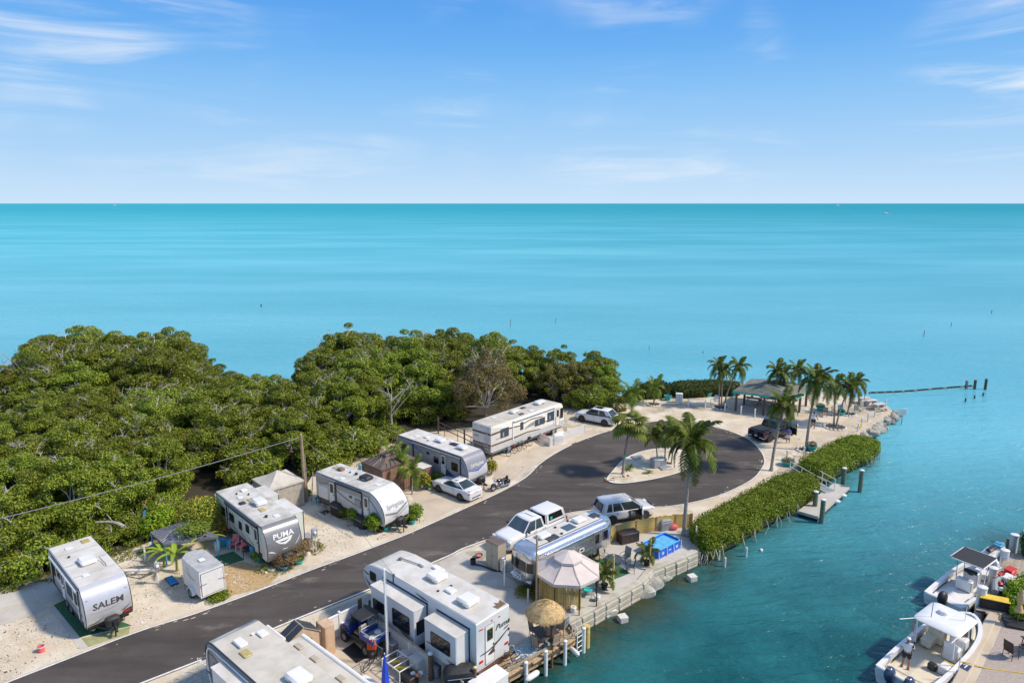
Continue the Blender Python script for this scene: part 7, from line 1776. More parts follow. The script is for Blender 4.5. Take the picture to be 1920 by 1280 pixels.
cabinet('grey weathered cooler box beside the silver trailer door',(1122,1040),(.7,.5,.6),R(38),'grey_plastic',name='cooler',cat='cooler'); cabinet('wicker crate of oddments beside the cooler box',(1113,1046),(.6,.5,.32),R(38),'wood_warm',name='crate',cat='crate',handle=False); cabinet('turquoise bin beside the grey cooler box',(1129,1040),(.25,.25,.5),R(38),'turquoise',name='bin',cat='bin',handle=False)
bl=MB(); bl.bbox((0,0,.12),(2.6,.35,.16),.02); one(bl,'wooden_step','wood_dark','long low step along the silver trailer','step',None,g(1098,1052),R(41.5))
chair('turquoise folding chair under the pale pink canopy',(1103,1116),R(-20),'turquoise','turquoise')
for i,(u,v,l_) in enumerate(((1049,1143,'white bucket weight at the left corner of the bamboo screen'),(1075,1147,'white bucket weight in front of the bamboo screen'),(1120,1126,'white bucket weight at the right canopy post'))): 
    t=thing('bucket_weight',l_,'bucket',g(u,v)); MB().lathe([(.17,0),(.19,.36),(.17,.38),(.002,.37)],(0,0,0),14).build('bucket','white_pvc',t); MB().lathe([(.16,.372),(.002,.39)],(0,0,0),12,None,False).build('concrete_fill','concrete',t)
def cooking_grill(label,px,rz,mat='black_cover',s=1.0,z=0):
    c=g(*px); t=thing('covered_grill',label,'grill',(c.x,c.y,z),rz); t.scale=(s,s,s); mb=MB(); mb.rings([rrect_z(.62,.34,0),rrect_z(.60,.32,.5),rrect_z(.66,.36,.78),rrect_z(.55,.33,1.0),rrect_z(.40,.20,1.12)],True,True); mb.build('cover',mat,t); MB().tube([(-.5,-.36,.80),(.5,-.36,.80)],.02,5).build('handle','steel',t)
    for x in (-.4,.4): MB().lathe([(.09,-.03),(.09,.03)],(0,0,0),10,Matrix.Rotation(PI/2,4,'X')).build('caster','tyre',t,loc=(x,-.25,.05))
def rrect_z(x,y,z): return [(p[0],p[1],z) for p in rrect(-x,-y,x,y,.12)]
cooking_grill('grill with grey lid at the right end of the bamboo fence',(1246,992),R(20),'grey_plastic',.8)
cooking_grill('black covered grill at the steps of the silver-nosed trailer',(634,965),R(-40)); cooking_grill('black covered grill beside the door of the Springdale lettered trailer',(678,988),R(-40),'black_cover',.8); cooking_grill('white covered grill inside the picket fence',(1046,832),R(20),'white_paint')
for i,(u,v) in enumerate(((1262,992),(1290,1004))): one(MB().sphere((0,0,.2),(.35,.28,.24),8,6,.15,random.Random(i)),'bag_heap','pink' if i==0 else 'mesh_side',['pink bag heap beside the grey lidded grill','pile of sacks at the foot of the coconut palm'][i],'bags',None,g(u,v))
# deck chairs, tables round the picket fence
table('small white table inside the picket fence',(1052,822),R(20),(.8,.6),.7,'white_paint','white_paint'); chair('chair behind the picket fence near the motorhome door',(1062,818),R(-60),'mesh_side','white_paint'); one(MB().lathe([(.45,0),(.45,.04),(.002,.05)],(0,0,0),20,Matrix.Rotation(R(80),4,'X')),'round_sign','white_paint','white round board leaning on the motorhome by the bicycles','board',None,g(965,835)+Vector((0,.35,.55)))
cabinet('red cooler behind the picket fence corner',(1016,822),(.6,.4,.5),R(30),'red_plastic',name='cooler',cat='cooler',handle=False)

# ---- things round the trailers of the left row
PT2=['teal trough of yellow flowers at the Springdale trailer nose','turquoise pot at the roadside under the tall leafy bush','black pot beside the turquoise pot at the roadside','teal pot under the bright bush at the trailer corner','blue pot of the aloe in the planting bed','teal pot in front of the dry bushes','turquoise box planter near the pad of the grey trailer','teal pot beside the brown shed','white pot beside the coupe nose','terracotta pot at the foot of the utility pole','turquoise tub near the grey cargo hatch','black round planter under the propane cover']
for i,(u,v,r_,hh,m_,pl,pm) in enumerate(((738,983,.42,.30,'turquoise',.3,'leaf_yellow'),(724,994,.26,.36,'turquoise',.3,'leaf_hedge'),(714,997,.24,.32,'black_plastic',0,''),(774,982,.22,.34,'teal',.5,'leaf_hedge'),(534,1067,.30,.30,'sky_blue',0,''),(560,1055,.36,.26,'teal',.2,'leaf_hedge'),(487,1052,.28,.4,'turquoise',.5,'leaf_hedge'),(798,915,.26,.3,'teal',.4,'leaf_palm_lime'),(806,918,.16,.25,'white_paint',.3,'leaf_hedge'),(560,944,.30,.3,'terracotta',.4,'leaf_palm_lime'),(599,940,.36,.35,'turquoise',0,''),(760,980,.36,.3,'black_plastic',.4,'leaf_hedge'))): pot(PT2[i],(u,v),r_,hh,m_,0,pl or None,seed=50+i,pm=pm or 'leaf_hedge')
chair('red lawn chair beside the grey-nosed trailer',(453,1034),R(-120),'pink','white_paint'); chair('pink chair back among the pots by the grey-nosed trailer',(440,1028),R(-100),'pink','white_paint',s=.9)
table('small black table beside the red lawn chair',(466,1042),0,(.6,.6),.5,'black_plastic'); table('white side table beside the cargo hatch',(604,945),R(-40),(.8,.5),.65,'white_paint','white_paint')
for i,(u,v,m_,l_) in enumerate(((430,1026,'sky_blue','blue crate among the pots beside the grey-nosed trailer'),(408,1030,'white_paint','white sculpture among plants behind the cargo trailer'),(419,1022,'sky_blue','blue tub beside the pink flowering shrub'),(475,1046,'sky_blue','tall blue bin at the front corner of the grey-nosed trailer'))): cabinet(l_,(u,v),(.35,.35,.5 if i<3 else .8),R(20),m_,name='garden_box',cat='box',handle=False)
cabinet('black trash bin at the nose of the Springdale trailer',(757,972),(.6,.6,.75),R(-40),'black_plastic',name='trash_bin',cat='bin',handle=False); cabinet('grey bag cover right of the grey trailer nose',(578,1026),(.5,.9,.9),R(40),'trim_grey',name='cover_box',cat='box',handle=False,b=.15)
cabinet('beige drawer tower beside the trailer steps',(620,952),(.45,.4,1.0),R(-40),'beige_plastic',handle=False,name='drawer_tower'); one(MB().bbox((0,0,.25),(.34,.30,.5),.08),'water_tank','sky_blue','blue drum beside the brown gazebo','drum',None,g(676,880))
t=thing('bucket','pink and white bucket on the sand at the far left','bucket',g(78,1221)); MB().lathe([(.15,0),(.18,.34),(.165,.34),(.14,.05)],(0,0,0),14).build('pail','pink',t); MB().lathe([(.182,.30),(.19,.32),(.182,.345)],(0,0,0),14,None,False).build('rim','white_paint',t); MB().tube([(-.18,0,.33),(-.1,0,.46),(.1,0,.46),(.18,0,.33)],.008,5).build('handle','steel',t)
t=thing('bucket','black bucket with an orange base by the sewer hose','bucket',g(887,1058)); MB().lathe([(.17,0),(.20,.42),(.18,.42),(.15,.05)],(0,0,0),14).build('pail','black_plastic',t); MB().lathe([(.175,.0),(.18,.07)],(0,0,0),14).build('base','orange_red',t)
t=thing('fire_bowl','dark fire bowl on the gravel behind the black bucket','fire bowl',g(898,1044)); MB().lathe([(.10,0),(.24,.16),(.28,.2),(.24,.18),(.01,.06)],(0,0,0),16).build('bowl','wood_dark',t); MB().lathe([(.2,.14),(.01,.15)],(0,0,0),10,None,False).build('ash','pink',t)
one(MB().lathe([(.20,0),(.24,.5),(.22,.5),(.19,.05)],(0,0,.24),14,Matrix.Rotation(R(80),4,'Y')),'tipped_bucket','white_pvc','white bucket lying tipped under the rear slide-out','bucket',None,g(828,1236),R(-30))
t=thing('blue_rack','blue plastic grating beside the cargo trailer','rack',g(322,1090),R(-46)); MB().bbox((0,0,.08),(1.3,.5,.05),.01).build('frame','blue_plastic',t)
for k in range(5): MB().bbox((-.5+k*.25,0,.13),(.10,.44,.06),.01).build('slat','sky_blue',t)
one(MB().bbox((0,0,.12),(.25,.25,.24),.08),'wheel_chock','white_paint','small white block in front of the leftmost trailer','block',None,g(175,1182))
# ================================================================== NEAR DECK, DOCKS, BOATS, WATER
def planks(name,label,poly,z,along,wd,mat,cat='deck',th=.06,kind=None,joists='wood_dark'):
    """deck of single boards clipped to a polygon (px)"""
    P=[g(u,v,z) for u,v in poly]; c=sum(P,Vector())/len(P); t=thing(name,label,cat,(c.x,c.y,0)); ca,sa=math.cos(along),math.sin(along)
    Q=[((p.x-c.x)*ca+(p.y-c.y)*sa,-(p.x-c.x)*sa+(p.y-c.y)*ca) for p in P]; y0,y1=min(q[1] for q in Q),max(q[1] for q in Q); y=y0+wd/2
    while y<y1:
        xs=[]
        for i in range(len(Q)):
            a,b=Q[i],Q[(i+1)%len(Q)]
            if (a[1]>y)!=(b[1]>y): xs.append(a[0]+(b[0]-a[0])*(y-a[1])/(b[1]-a[1]))
        xs.sort()
        for k in range(0,len(xs)-1,2):
            if xs[k+1]-xs[k]<.15: continue
            m=(xs[k]+xs[k+1])/2; MB().bbox((0,0,0),(xs[k+1]-xs[k],wd-.018,th),.006).build('plank',mat,t,loc=(m*ca-y*sa,m*sa+y*ca,z-th/2+rnd.uniform(-.004,.004)),rot=(0,0,along+rnd.uniform(-.004,.004)))
        y+=wd
    e=[((p.x-c.x)*.97,(p.y-c.y)*.97) for p in P]; MB().prism(e,z-th-.16,z-th-.01).build('joist_frame',joists,t,smooth=False); return t
E1=R(43.5)
planks('wooden_deck','weathered plank deck behind the large white trailer',[(893,1243),(965,1208),(1000,1190),(1058,1166),(1080,1197),(962,1262),(905,1296)],.22,E1,.16,'wood_warm')
# outer fascia boards and rails
df=thing('deck_railing','low board railing along the water side of the plank deck','railing',g(962,1262)); b0=g(962,1262)
for k,(a,b) in enumerate(((g(938,1276),g(1078,1198)),(g(1078,1198),g(1058,1167)))):
    d=b-a; m=(a+b)/2-b0; rz=math.atan2(d.y,d.x)
    for z in (-.25,.02,.42): MB().bbox((m.x,m.y-.03,z),(d.length,.05,.20),.01,rz).build('board','wood_warm' if z<.3 else 'wood_grey',df)
    for s in (.1,.35,.6,.85): p=a+d*s-b0; MB().bbox((p.x,p.y,.05),(.11,.11,1.0),.01,rz).build('upright','wood_grey',df)
def pile(label,px,ztop,r=.13,mat='white_pvc',cap='white_gel',cat='piling',zb=WZ-1.0,green=False):
    """piling: px is where it meets the water"""
    c=g(*px,WZ); t=thing('piling',label,cat,(c.x,c.y,zb)); h=ztop-zb; MB().tube([(0,0,0),(0,0,h)],[r,r*.96],12).build('shaft',mat,t)
    if cap: MB().lathe([(r*1.05,h-.05),(r*1.07,h+.02),(.005,h+.10)],(0,0,0),12).build('cap',cap,t)
def ztop_for(px,vt,zb=WZ):
    p=g(*px,zb); lo,hi=zb,12
    for _ in range(40):
        m=(lo+hi)/2
        if project((p.x,p.y,m))[1]>vt: lo=m
        else: hi=m
    return lo
for l_,px,vt in (('white piling at the near end of the plank deck',(986,1283),1241),('white piling second along the plank deck',(1023,1265),1220),('white piling third along the plank deck',(1059,1245),1201),('white piling at the deck corner by the ladder',(1094,1222),1177)): pile(l_,px,ztop_for(px,vt),.11)
px=(1034,1250); pile('tall brown post rising through the deck beside the umbrella',px,ztop_for(px,1166),.09,'wood_dark',None)
px=(1100,1212); pile('wooden piling with yellow top at the deck corner',px,ztop_for(px,1172),.18,'bamboo',None)
ld=MB()
for y in (-.22,.22): ld.tube([(0,y,-1.0),(0,y,.75),(-.15,y,.98),(-.38,y,.9),(-.4,y,.25)],.03,6)
for k in range(4): ld.cyl((0,-.22,-.7+k*.32),(0,.22,-.7+k*.32),.025,n=6)
one(ld,'boat_ladder','white_pvc','white ladder at the right corner of the plank deck','ladder',None,g(1087,1200),R(-46))
for l_,u,v,rz,s in (('large white fender hanging at the near edge of the deck',998,1266,E1,1.0),('white fender hanging by the ladder on the deck edge',1077,1220,E1+1.4,.8)):
    one(MB().tube([(-.5*s,0,0),(-.42*s,0,0),(-.3*s,0,0),(.3*s,0,0),(.42*s,0,0),(.5*s,0,0)],[.04,.13*s,.17*s,.17*s,.13*s,.04],10),'fender','white_gel',l_,'fender',None,g(u,v,-.35),rz)
rg_=sheet('outdoor_rug',gl((957,1220),(1000,1189),(1045,1208),(988,1241),z=.22),.236,'white_paint',None); tag(rg_,'pale blue patterned rug on the plank deck','rug')
def rugmat():
    m=M('rug',(.30,.42,.48),.9,na=.0); t=m.node_tree; b=t.nodes['Principled BSDF']; V=t.nodes.new('ShaderNodeTexCoord').outputs['Object']; w_=t.nodes.new('ShaderNodeTexVoronoi'); w_.inputs['Scale'].default_value=1.9; w_.inputs['Randomness'].default_value=.05; t.links.new(V,w_.inputs['Vector'])
    wv=t.nodes.new('ShaderNodeMath'); wv.operation='SINE'; ml=t.nodes.new('ShaderNodeMath'); ml.operation='MULTIPLY'; ml.inputs[1].default_value=34; t.links.new(w_.outputs['Distance'],ml.inputs[0]); t.links.new(ml.outputs[0],wv.inputs[0]); t.links.new(mixnode(t,rampn(t,wv.outputs[0],-.5,.7),(.20,.33,.40),(.46,.52,.52)),b.inputs['Base Color']); return m
rg_.data.materials.clear(); rg_.data.materials.append(rugmat())
tb=table('dark square patio table under the straw umbrella',(1022,1211),R(30),(1.25,1.25),.72,'table_brown',z=.24)
for l_,u,v,a in (('tan sling chair left behind the umbrella table',1003,1200,-25),('tan sling chair right behind the umbrella table',1045,1200,-140),('tan sling chair left in front of the umbrella table',1008,1226,50),('tan sling chair right in front of the umbrella table',1037,1222,125)): chair(l_,(u,v),R(a),'chair_tan','black_plastic',z=.24)
uc=g(1022,1211); um=thing('straw_umbrella','round thatched straw umbrella over the deck table','umbrella',(uc.x,uc.y,.24)); MB().cyl((0,0,0),(0,0,2.4),.03).build('pole','wood_warm',um)
th=MB(); NN=40
th.rings([[(r_*(1+rnd.uniform(-.03,.03))*math.cos(2*PI*j/NN),r_*(1+rnd.uniform(-.03,.03))*math.sin(2*PI*j/NN),z+rnd.uniform(-.03,.03)) for j in range(NN)] for r_,z in ((1.06,1.76),(1.02,1.88),(.84,2.07),(.82,2.12),(.56,2.27),(.54,2.32),(.28,2.42),(.05,2.48))],False,True); th.build('canopy','thatch',um,sharp=180)
rr=np.random.default_rng(3); k=2600; a=rr.uniform(0,2*PI,k); q=np.sqrt(rr.random(k)); P=np.stack([1.1*q*np.cos(a),1.1*q*np.sin(a),2.50-.74*q**1.7],1); D=np.stack([np.cos(a)*.5,np.sin(a)*.5,np.ones(k)],1); leaf_mesh('straw',P,D,.22,.03,'leaf_straw',.25,um,3) if 'leaf_straw' in MATS else None
cabinet('grey square grill box at the right end of the deck',(1055,1182),(.6,.5,.75),E1,'grey_plastic',z=.22,name='grill_box',cat='box')
bicycle('black bicycle lying on the deck planks beside the steps',(948,1246),R(30),'black_plastic',.5,z=.23); bicycle('white bicycle lying on the deck edge beside the black bicycle',(958,1254),R(35),'white_paint',.6,z=.23)
cabinet('brown wicker ottoman behind the rear slide-out',(870,1252),(.95,.95,.55),E1,'brown_resin',name='ottoman',cat='ottoman',handle=False); cooking_grill('large black covered grill at the bottom edge beside the deck',(862,1294),R(10),'black_cover',1.25); cabinet('white dock box cut by the bottom edge',(916,1300),(1.9,.9,.9),E1,'white_gel',name='dock_box',cat='box')
post('wooden_post','brown post with pale top beside the black covered grill',(891,1300),1.5,.09,'wood_dark',cap='bamboo')
fence('plank_gate','weathered plank gate at the bottom edge beside the lattice fence',[g(830,1275),g(868,1310)],1.0,'gate_board',.22,'wood_grey',.04,.16,rails=(.2,.8))
# clutter of the near yard
t=thing('pipe_rack','white pipe frame rack holding yellow tools','rack',g(748,1262),R(-44)); fm=MB(); X_,Y_,Z_=.75,.5,.75
for x in (-X_,X_):
    for y in (-Y_,Y_): fm.cyl((x,y,0),(x,y,Z_),.03,n=6)
for z in (.06,Z_):
    for y in (-Y_,Y_): fm.cyl((-X_,y,z),(X_,y,z),.03,n=6)
    for x in (-X_,X_): fm.cyl((x,-Y_,z),(x,Y_,z),.03,n=6)
for x in (-.25,.25): fm.cyl((x,-Y_,Z_),(x,Y_,Z_),.03,n=6)
fm.build('frame','white_pvc',t)
for i,(x,y) in enumerate(((-.4,.1),(.1,-.1),(.4,.15))): MB().tube([(x-.2,y-.2,.45),(x+.2,y+.15,.5)],.07,7).build('float','yellow',t)
cabinet('black crate of shells beside the white pipe rack',(768,1278),(.8,.6,.45),R(-44),'black_plastic',name='crate',cat='crate',handle=False)
for i,(u,v) in enumerate(((775,1279),(783,1282),(789,1278))): one(MB().sphere((0,0,.55),(.14,.12,.10),8,6,.1,random.Random(i)),'shell','rock_pale' if i!=1 else 'terracotta',['large pale shell left on the black crate','reddish shell in the middle on the black crate','pale shell right on the black crate'][i],'shell',None,g(u,v))
cabinet('stainless box with a wooden lid behind the utility vehicle',(735,1222),(.9,.6,.75),R(-44),'steel',name='tool_box',cat='box'); cabinet('pale weathered fish cleaning stand near the lattice fence',(784,1262),(.7,.6,.95),R(-44),'concrete_pale',name='stand',cat='stand',handle=False); cabinet('second pale concrete box beside the lattice fence',(762,1245),(.6,.5,.7),R(-44),'concrete',name='stand',cat='stand',handle=False)
t=thing('fuel_crate','orange red plastic crate behind the utility vehicle bed','crate',g(699,1231,0)); MB().bbox((0,0,.75),(.5,.42,.42),.04).build('crate','orange_red',t); MB().bbox((0,0,.27),(.4,.4,.54),.03).build('stand','black_plastic',t); MB().tube([(-.2,0,.97),(0,0,1.06),(.2,0,.97)],.025,6).build('handle','orange_red',t)
t=thing('furled_flag','furled bright blue flag on a pole at the bottom edge','flag',g(724,1300)); MB().cyl((0,0,0),(0,0,2.3),.025).build('pole','white_pvc',t); fl=MB(); fl.rings([[(.0+w_*math.cos(2*PI*j/9)*(1+.35*(j%2)),w_*math.sin(2*PI*j/9)*(1+.35*(j%2)),z) for j in range(9)] for w_,z in ((.17,.2),(.15,.8),(.12,1.3),(.06,1.9),(.02,2.25))],True,True); fl.build('cloth','flag_blue',t)
chair('folding lounge chair at the bottom edge beside the cream roofed trailer',(676,1288),R(-40),'mesh_side','black_plastic'); table('white folding table at the bottom edge behind the lounge chair',(690,1302),R(-40),(1.2,.7),.7,'white_paint','white_paint')
one(MB().lathe([(.18,0),(.2,.6),(.002,.62)],(0,0,0),12),'metal_can','galv','galvanised can beside the dark post of the lattice fence','can',None,g(818,1268))
post('sign_post','thin leaning pole at the roadside near the cream roofed trailer',(373,1262),.9,.02,'white_pvc')

# ---- rocks and blocks at the canal wall
rk=random.Random(17)
def rock(label,p,s,mat='rock',group=None,seed=0): 
    o=MB(); rr_=random.Random(seed); o.sphere((0,0,0),(s*rr_.uniform(.9,1.3),s*rr_.uniform(.7,1),s*rr_.uniform(.5,.8)),9,6,.16,rr_); return one(o,'boulder',mat,label,'rock',group,p,rr_.uniform(0,6))
rk0=[rock('boulder at the foot of the patio seawall',g(1206+rk.uniform(-14,16),1098+rk.uniform(-16,18),WZ+.1),rk.uniform(.35,.7),'rock','boulders under the patio seawall',i) for i in range(9)]
for i in range(8): rock('boulder in the shallow water off the seawall bend',g(1240+rk.uniform(-16,14),1078+rk.uniform(-8,8),WZ+.05),rk.uniform(.3,.55),'rock','boulders off the seawall bend',40+i)
for l_,u,v in (('white concrete block in the water nearest the plank deck',1146,1157),('white concrete block in the water second from the plank deck',1167,1170),('white concrete block standing in the open canal by the patio',1297,1093),('flat pale block in the shallows beside the boulders',1218,1121)):
    t=thing('concrete_block',l_,'block',g(u,v,WZ-.25),R(20)); MB().bbox((0,0,.25),(.55,.5,.62),.04).build('block','concrete_pale',t); MB().bbox((0,0,.575),(.56,.51,.05),.02).build('stained_top','rock_pale',t)
for l_,u,v,vt in (('short white stake in the canal at the hedge corner',1348,1049,1032),('leaning white stake in the canal below the hedge',1359,1062,1045),('short pale stake in the canal right of the leaning stake',1399,1043,1026)): pile(l_,(u,v),ztop_for((u,v),vt),.07,'white_paint',None)
one(MB().sphere((0,0,0),.14,10,8),'mooring_buoy','white_gel','small white buoy floating off the large hedge','buoy',None,g(1427,1031,WZ+.03))
pl=MB().tube([(0,0,0),(0,0,1.5)],[.06,.05],8); one(pl,'pvc_post','white_pvc','white post at the corner where the patio meets the hedge','post',None,g(1304,1022))
# riprap round the point
for i in range(46):
    s=i/45; u=lerp(1603,1672,s)+rk.uniform(-4,10); v=lerp(826,776,s)+rk.uniform(-5,13); rock('grey boulder in the riprap under the point path',g(u,v,WZ+rk.uniform(.1,.55)),rk.uniform(.35,.75),'rock','riprap boulders at the point',100+i)
for i in range(10): rock('boulder in the spit off the tip of the point',g(1672+i*1.6,775+rk.uniform(-3,4),WZ+.1),rk.uniform(.3,.55),'rock','boulders of the spit off the point',160+i)
for i in range(26): rock('pale boulder along the shore hedge',g(1190+i*7.5+rk.uniform(-3,3),735-abs(i-13)*.35+rk.uniform(-2,2),.05),rk.uniform(.2,.38),'rock_pale','pale boulders along the shore hedge',200+i)
for i in range(16): rock('white stone edging the roadside planting bed',g(lerp(492,590,i/15),lerp(1072,1030,i/15)+rk.uniform(-4,6),.04),rk.uniform(.10,.2),'rock_pale','white stones edging the planting bed',240+i)

# ---- floating dock with gangway
def float_dock():
    zd=WZ+.48; P=[g(1496,957,zd),g(1533,968,zd),g(1594,912,zd),g(1563,905,zd)]; c=sum(P,Vector())/4; t=thing('floating_dock','pale floating dock below the gangway beside the hedge','dock',(c.x,c.y,0)); Q=[p-Vector((c.x,c.y,0)) for p in P]; ax=(Q[3]-Q[0]); n=26
    for k in range(n):
        a,b=Q[0].lerp(Q[3],(k+.04)/n),Q[0].lerp(Q[3],(k+.96)/n); d,e=Q[1].lerp(Q[2],(k+.96)/n),Q[1].lerp(Q[2],(k+.04)/n); MB().prism([(p.x,p.y) for p in (a,b,d,e)],zd-.05,zd).build('plank','concrete_pale',t,smooth=False)
    MB().prism([(p.x*.985,p.y*.985) for p in Q],WZ-.1,zd-.055).build('float','hull_dark',t,smooth=False); MB().prism([(p.x*1.005,p.y*1.005) for p in Q],zd-.22,zd-.06).build('edge_beam','concrete',t,smooth=False)
    for s in (.55,.75): p=Q[1].lerp(Q[2],s); MB().sphere((p.x*1.02,p.y*1.02-.1,zd-.15),(.32,.16,.16),9,6).build('fender','white_gel',t)
    a,b=g(1489,882,.1),g(1556,921,zd+.06); gw=thing('gangway','aluminium gangway with rails sloping down to the floating dock','gangway',a); d=b-a; rz=math.atan2(d.y,d.x); nn=Vector((-math.sin(rz),math.cos(rz),0))*.55
    MB().add([(*(-nn).xy,0),(*nn.xy,0),(*(d+nn).xy,d.z),(*(d-nn).xy,d.z)]+[(*(-nn).xy,-.1),(*nn.xy,-.1),(*(d+nn).xy,d.z-.1),(*(d-nn).xy,d.z-.1)],[(0,1,2,3),(7,6,5,4),(0,3,7,4),(1,5,6,2),(0,4,5,1),(3,2,6,7)]).build('walkway','galv',gw,smooth=False)
    for s in (-1,1):
        for h in (.5,1.0): MB().tube([nn*s+Vector((0,0,h)),d+nn*s+Vector((0,0,h))],.03,6).build('handrail','white_paint',gw)
        for k in (0,.33,.66,1): p=d*k+nn*s; MB().cyl(p,p+Vector((0,0,1.0)),.03,n=6).build('stanchion','white_paint',gw)
float_dock()
for l_,px,vt in (('green dock piling behind the floating dock',(1580,913),877),('green piling standing in the water right of the dock',(1612,922),881),('green dock piling at the near end of the floating dock',(1527,958),921),('green piling in front of the floating dock',(1540,980),936)): pile(l_,px,ztop_for(px,vt),.19,'wood_green','white_gel')

# ---- right-hand dock
planks('wooden_dock','weathered plank dock on the right beside the moored boats',[(1829,1141),(1834,1131),(1850,1104),(1890,1034),(1930,1040),(1930,1072),(1898,1086),(1886,1138),(1860,1151)],.12,R(-20),.22,'wood_grey')
for l_,px,vt,r_ in (('thick white piling farthest back on the right dock',(1898,1036),1002,.26),('thick white piling beside the jet ski',(1879,1072),1031,.26),('thick white piling beside the bow of the black-topped boat',(1858,1102),1064,.26),('thick white piling between the two boats',(1834,1160),1100,.26)): pile(l_,px,ztop_for(px,vt),r_)
px=(1885,1045); pile('thin green post behind the second white piling',px,ztop_for(px,1009),.10,'wood_green',None)
cabinet('dark dock box with a bright yellow lid',(1861,1142),(1.5,.6,.62),R(-25),'black_plastic','yellow',name='dock_box',cat='box',z=.12,handle=False)
for l_,u,v,d_,m_ in (('red cooler bag on the right dock',1893,1079,(.75,.5,.35),'red_plastic'),('small red fuel can on the right dock',1876,1088,(.4,.3,.3),'red_plastic'),('white cushions piled on the right dock',1889,1092,(.8,.55,.3),'white_paint')): cabinet(l_,(u,v),d_,R(30),m_,name='dock_gear',cat='gear',z=.12,handle=False,b=.09)
t=thing('inflatable_dinghy','grey inflatable dinghy full of gear on the right dock','dinghy',(*g(1878,1110).xy,.12),R(55)); MB().tube([(-.9,-.38,.22),(.5,-.38,.22),(.95,-.2,.26),(1.05,0,.28),(.95,.2,.26),(.5,.38,.22),(-.9,.38,.22)],.19,8).build('tube','grey_plastic',t); MB().bbox((-.1,0,.12),(1.6,.6,.06),.02).build('floor','black_plastic',t)
for i,(x,y,m_) in enumerate(((-.5,.1,'white_gel'),(-.2,-.1,'grey_plastic'),(.2,.1,'red_plastic'),(.5,-.05,'black_plastic'))): MB().sphere((x,y,.32),(.2,.16,.14),8,6,.15,random.Random(i)).build('bag',m_,t)
lb=MB()
for y in (-.2,.2): lb.tube([(.3,y,-.8),(.3,y,.55),(.15,y,.75),(-.15,y,.75),(-.3,y,.1)],.035,6)
one(lb,'dock_ladder','chrome','chrome ladder handles on the right dock','ladder',None,(*g(1884,1066).xy,.12),R(150))
one(MB().sphere((0,0,.16),.15,10,8),'float','yellow','yellow float on the far end of the right dock','float',None,(*g(1916,1037).xy,.12))
# patio on the right
t=thing('closed_umbrella','closed straw umbrella standing in a black base','umbrella',g(1906,1172)); MB().cyl((0,0,.1),(0,0,2.3),.03).build('pole','wood_dark',t); MB().lathe([(.02,2.35),(.13,2.1),(.19,1.55),(.10,1.35),(.12,1.3),(.24,.92),(.05,1.0)],(0,0,0),14).build('straw','thatch',t); MB().bbox((0,0,.10),(1.3,.95,.18),.03,R(-20)).build('base','black_plastic',t)
chair('dark wicker chair at the right edge on the paver patio',(1894,1232),R(20),'brown_resin','brown_resin'); chair('second dark chair cut by the right edge on the paver patio',(1922,1226),R(120),'brown_resin','brown_resin'); table('dark table cut by the right edge on the paver patio',(1936,1222),0,(.9,.9),.7,'table_brown')
mt=sheet('door_mat',gl((1797,1253),(1806,1246),(1822,1252),(1814,1262)),.135,'navy_mat' if 'navy_mat' in MATS else 'navy',None,th=.02); tag(mt,'dark blue mat with the number 7 on the seawall edge','mat')
c7=g(1810,1253); lettering('7',lambda a,b:(c7.x+a*.9+b*.5,c7.y+b*.8-a*.45,.138),.5,'white_paint',mt)
# ---- boats
def hull(t,L,B,fb,mat='white_gel',bottom='hull_dark',stern=.92,well=None,floor='cream_vinyl'):
    """planing hull, x forward, z=0 at the waterline; returns gunwale height fn"""
    X=[-.5,-.3,-.1,.1,.25,.36,.44,.485,.5]; HB=[stern,.98,1,.97,.86,.68,.45,.2,.03]; SH=[.92,.94,1.0,1.06,1.14,1.2,1.26,1.3,1.32]; rr=[]
    st=spline([(x*L,b*B/2,s*fb) for x,b,s in zip(X,HB,SH)],3)
    for x,hb,zs in st: rr.append([(x,-hb*.97,zs),(x,-hb,zs*.8),(x,-hb*.90,.05),(x,-hb*.55,-.30),(x,0,-.42),(x,hb*.55,-.30),(x,hb*.90,.05),(x,hb,zs*.8),(x,hb*.97,zs)])
    MB().rings(rr,True,True,False).build('hull',mat,t,sharp=60)
    bt=MB(); bt.rings([[(p[0],p[1]*1.006,p[2]) for p in r_[1:8]] if False else [(r_[1][0],r_[2][1]*1.012,.12),(r_[2][0],r_[2][1]*1.012,.04),(r_[3][0],r_[3][1]*1.01,-.30)] for r_ in rr],False,False,False); bt.build('bootstripe',bottom,t); bt=MB(); bt.rings([[(r_[6][0],r_[6][1]*1.012,.12),(r_[6][0],r_[6][1]*1.012,.04),(r_[5][0],r_[5][1]*1.01,-.30)] for r_ in rr],False,False,False); bt.build('bootstripe',bottom,t)
    gm=MB(); w_=.24
    for s in (-1,1):
        gm.rings([[(x,s*hb*.985,zs+.02),(x,s*hb*.985,zs+.06),(x-(.0 if hb>w_*1.3 else .12),s*max(hb-w_,.0),zs+.06),(x-(.0 if hb>w_*1.3 else .12),s*max(hb-w_,.0),zs-.25)] for x,hb,zs in st],False,False,False)
    gm.build('gunwale',mat,t,sharp=40)
    fl=MB(); fl.rings([[(x,-max(hb-w_+.02,.01),fb*.42),(x,max(hb-w_+.02,.01),fb*.42)] for x,hb,zs in st],False,False,False); fl.build('cockpit_floor',floor,t,smooth=False); tr=MB().bbox((-L/2+.10,0,fb*.68),(.30,B*stern*.96,fb*.60),.05); tr.build('transom',mat,t); return st
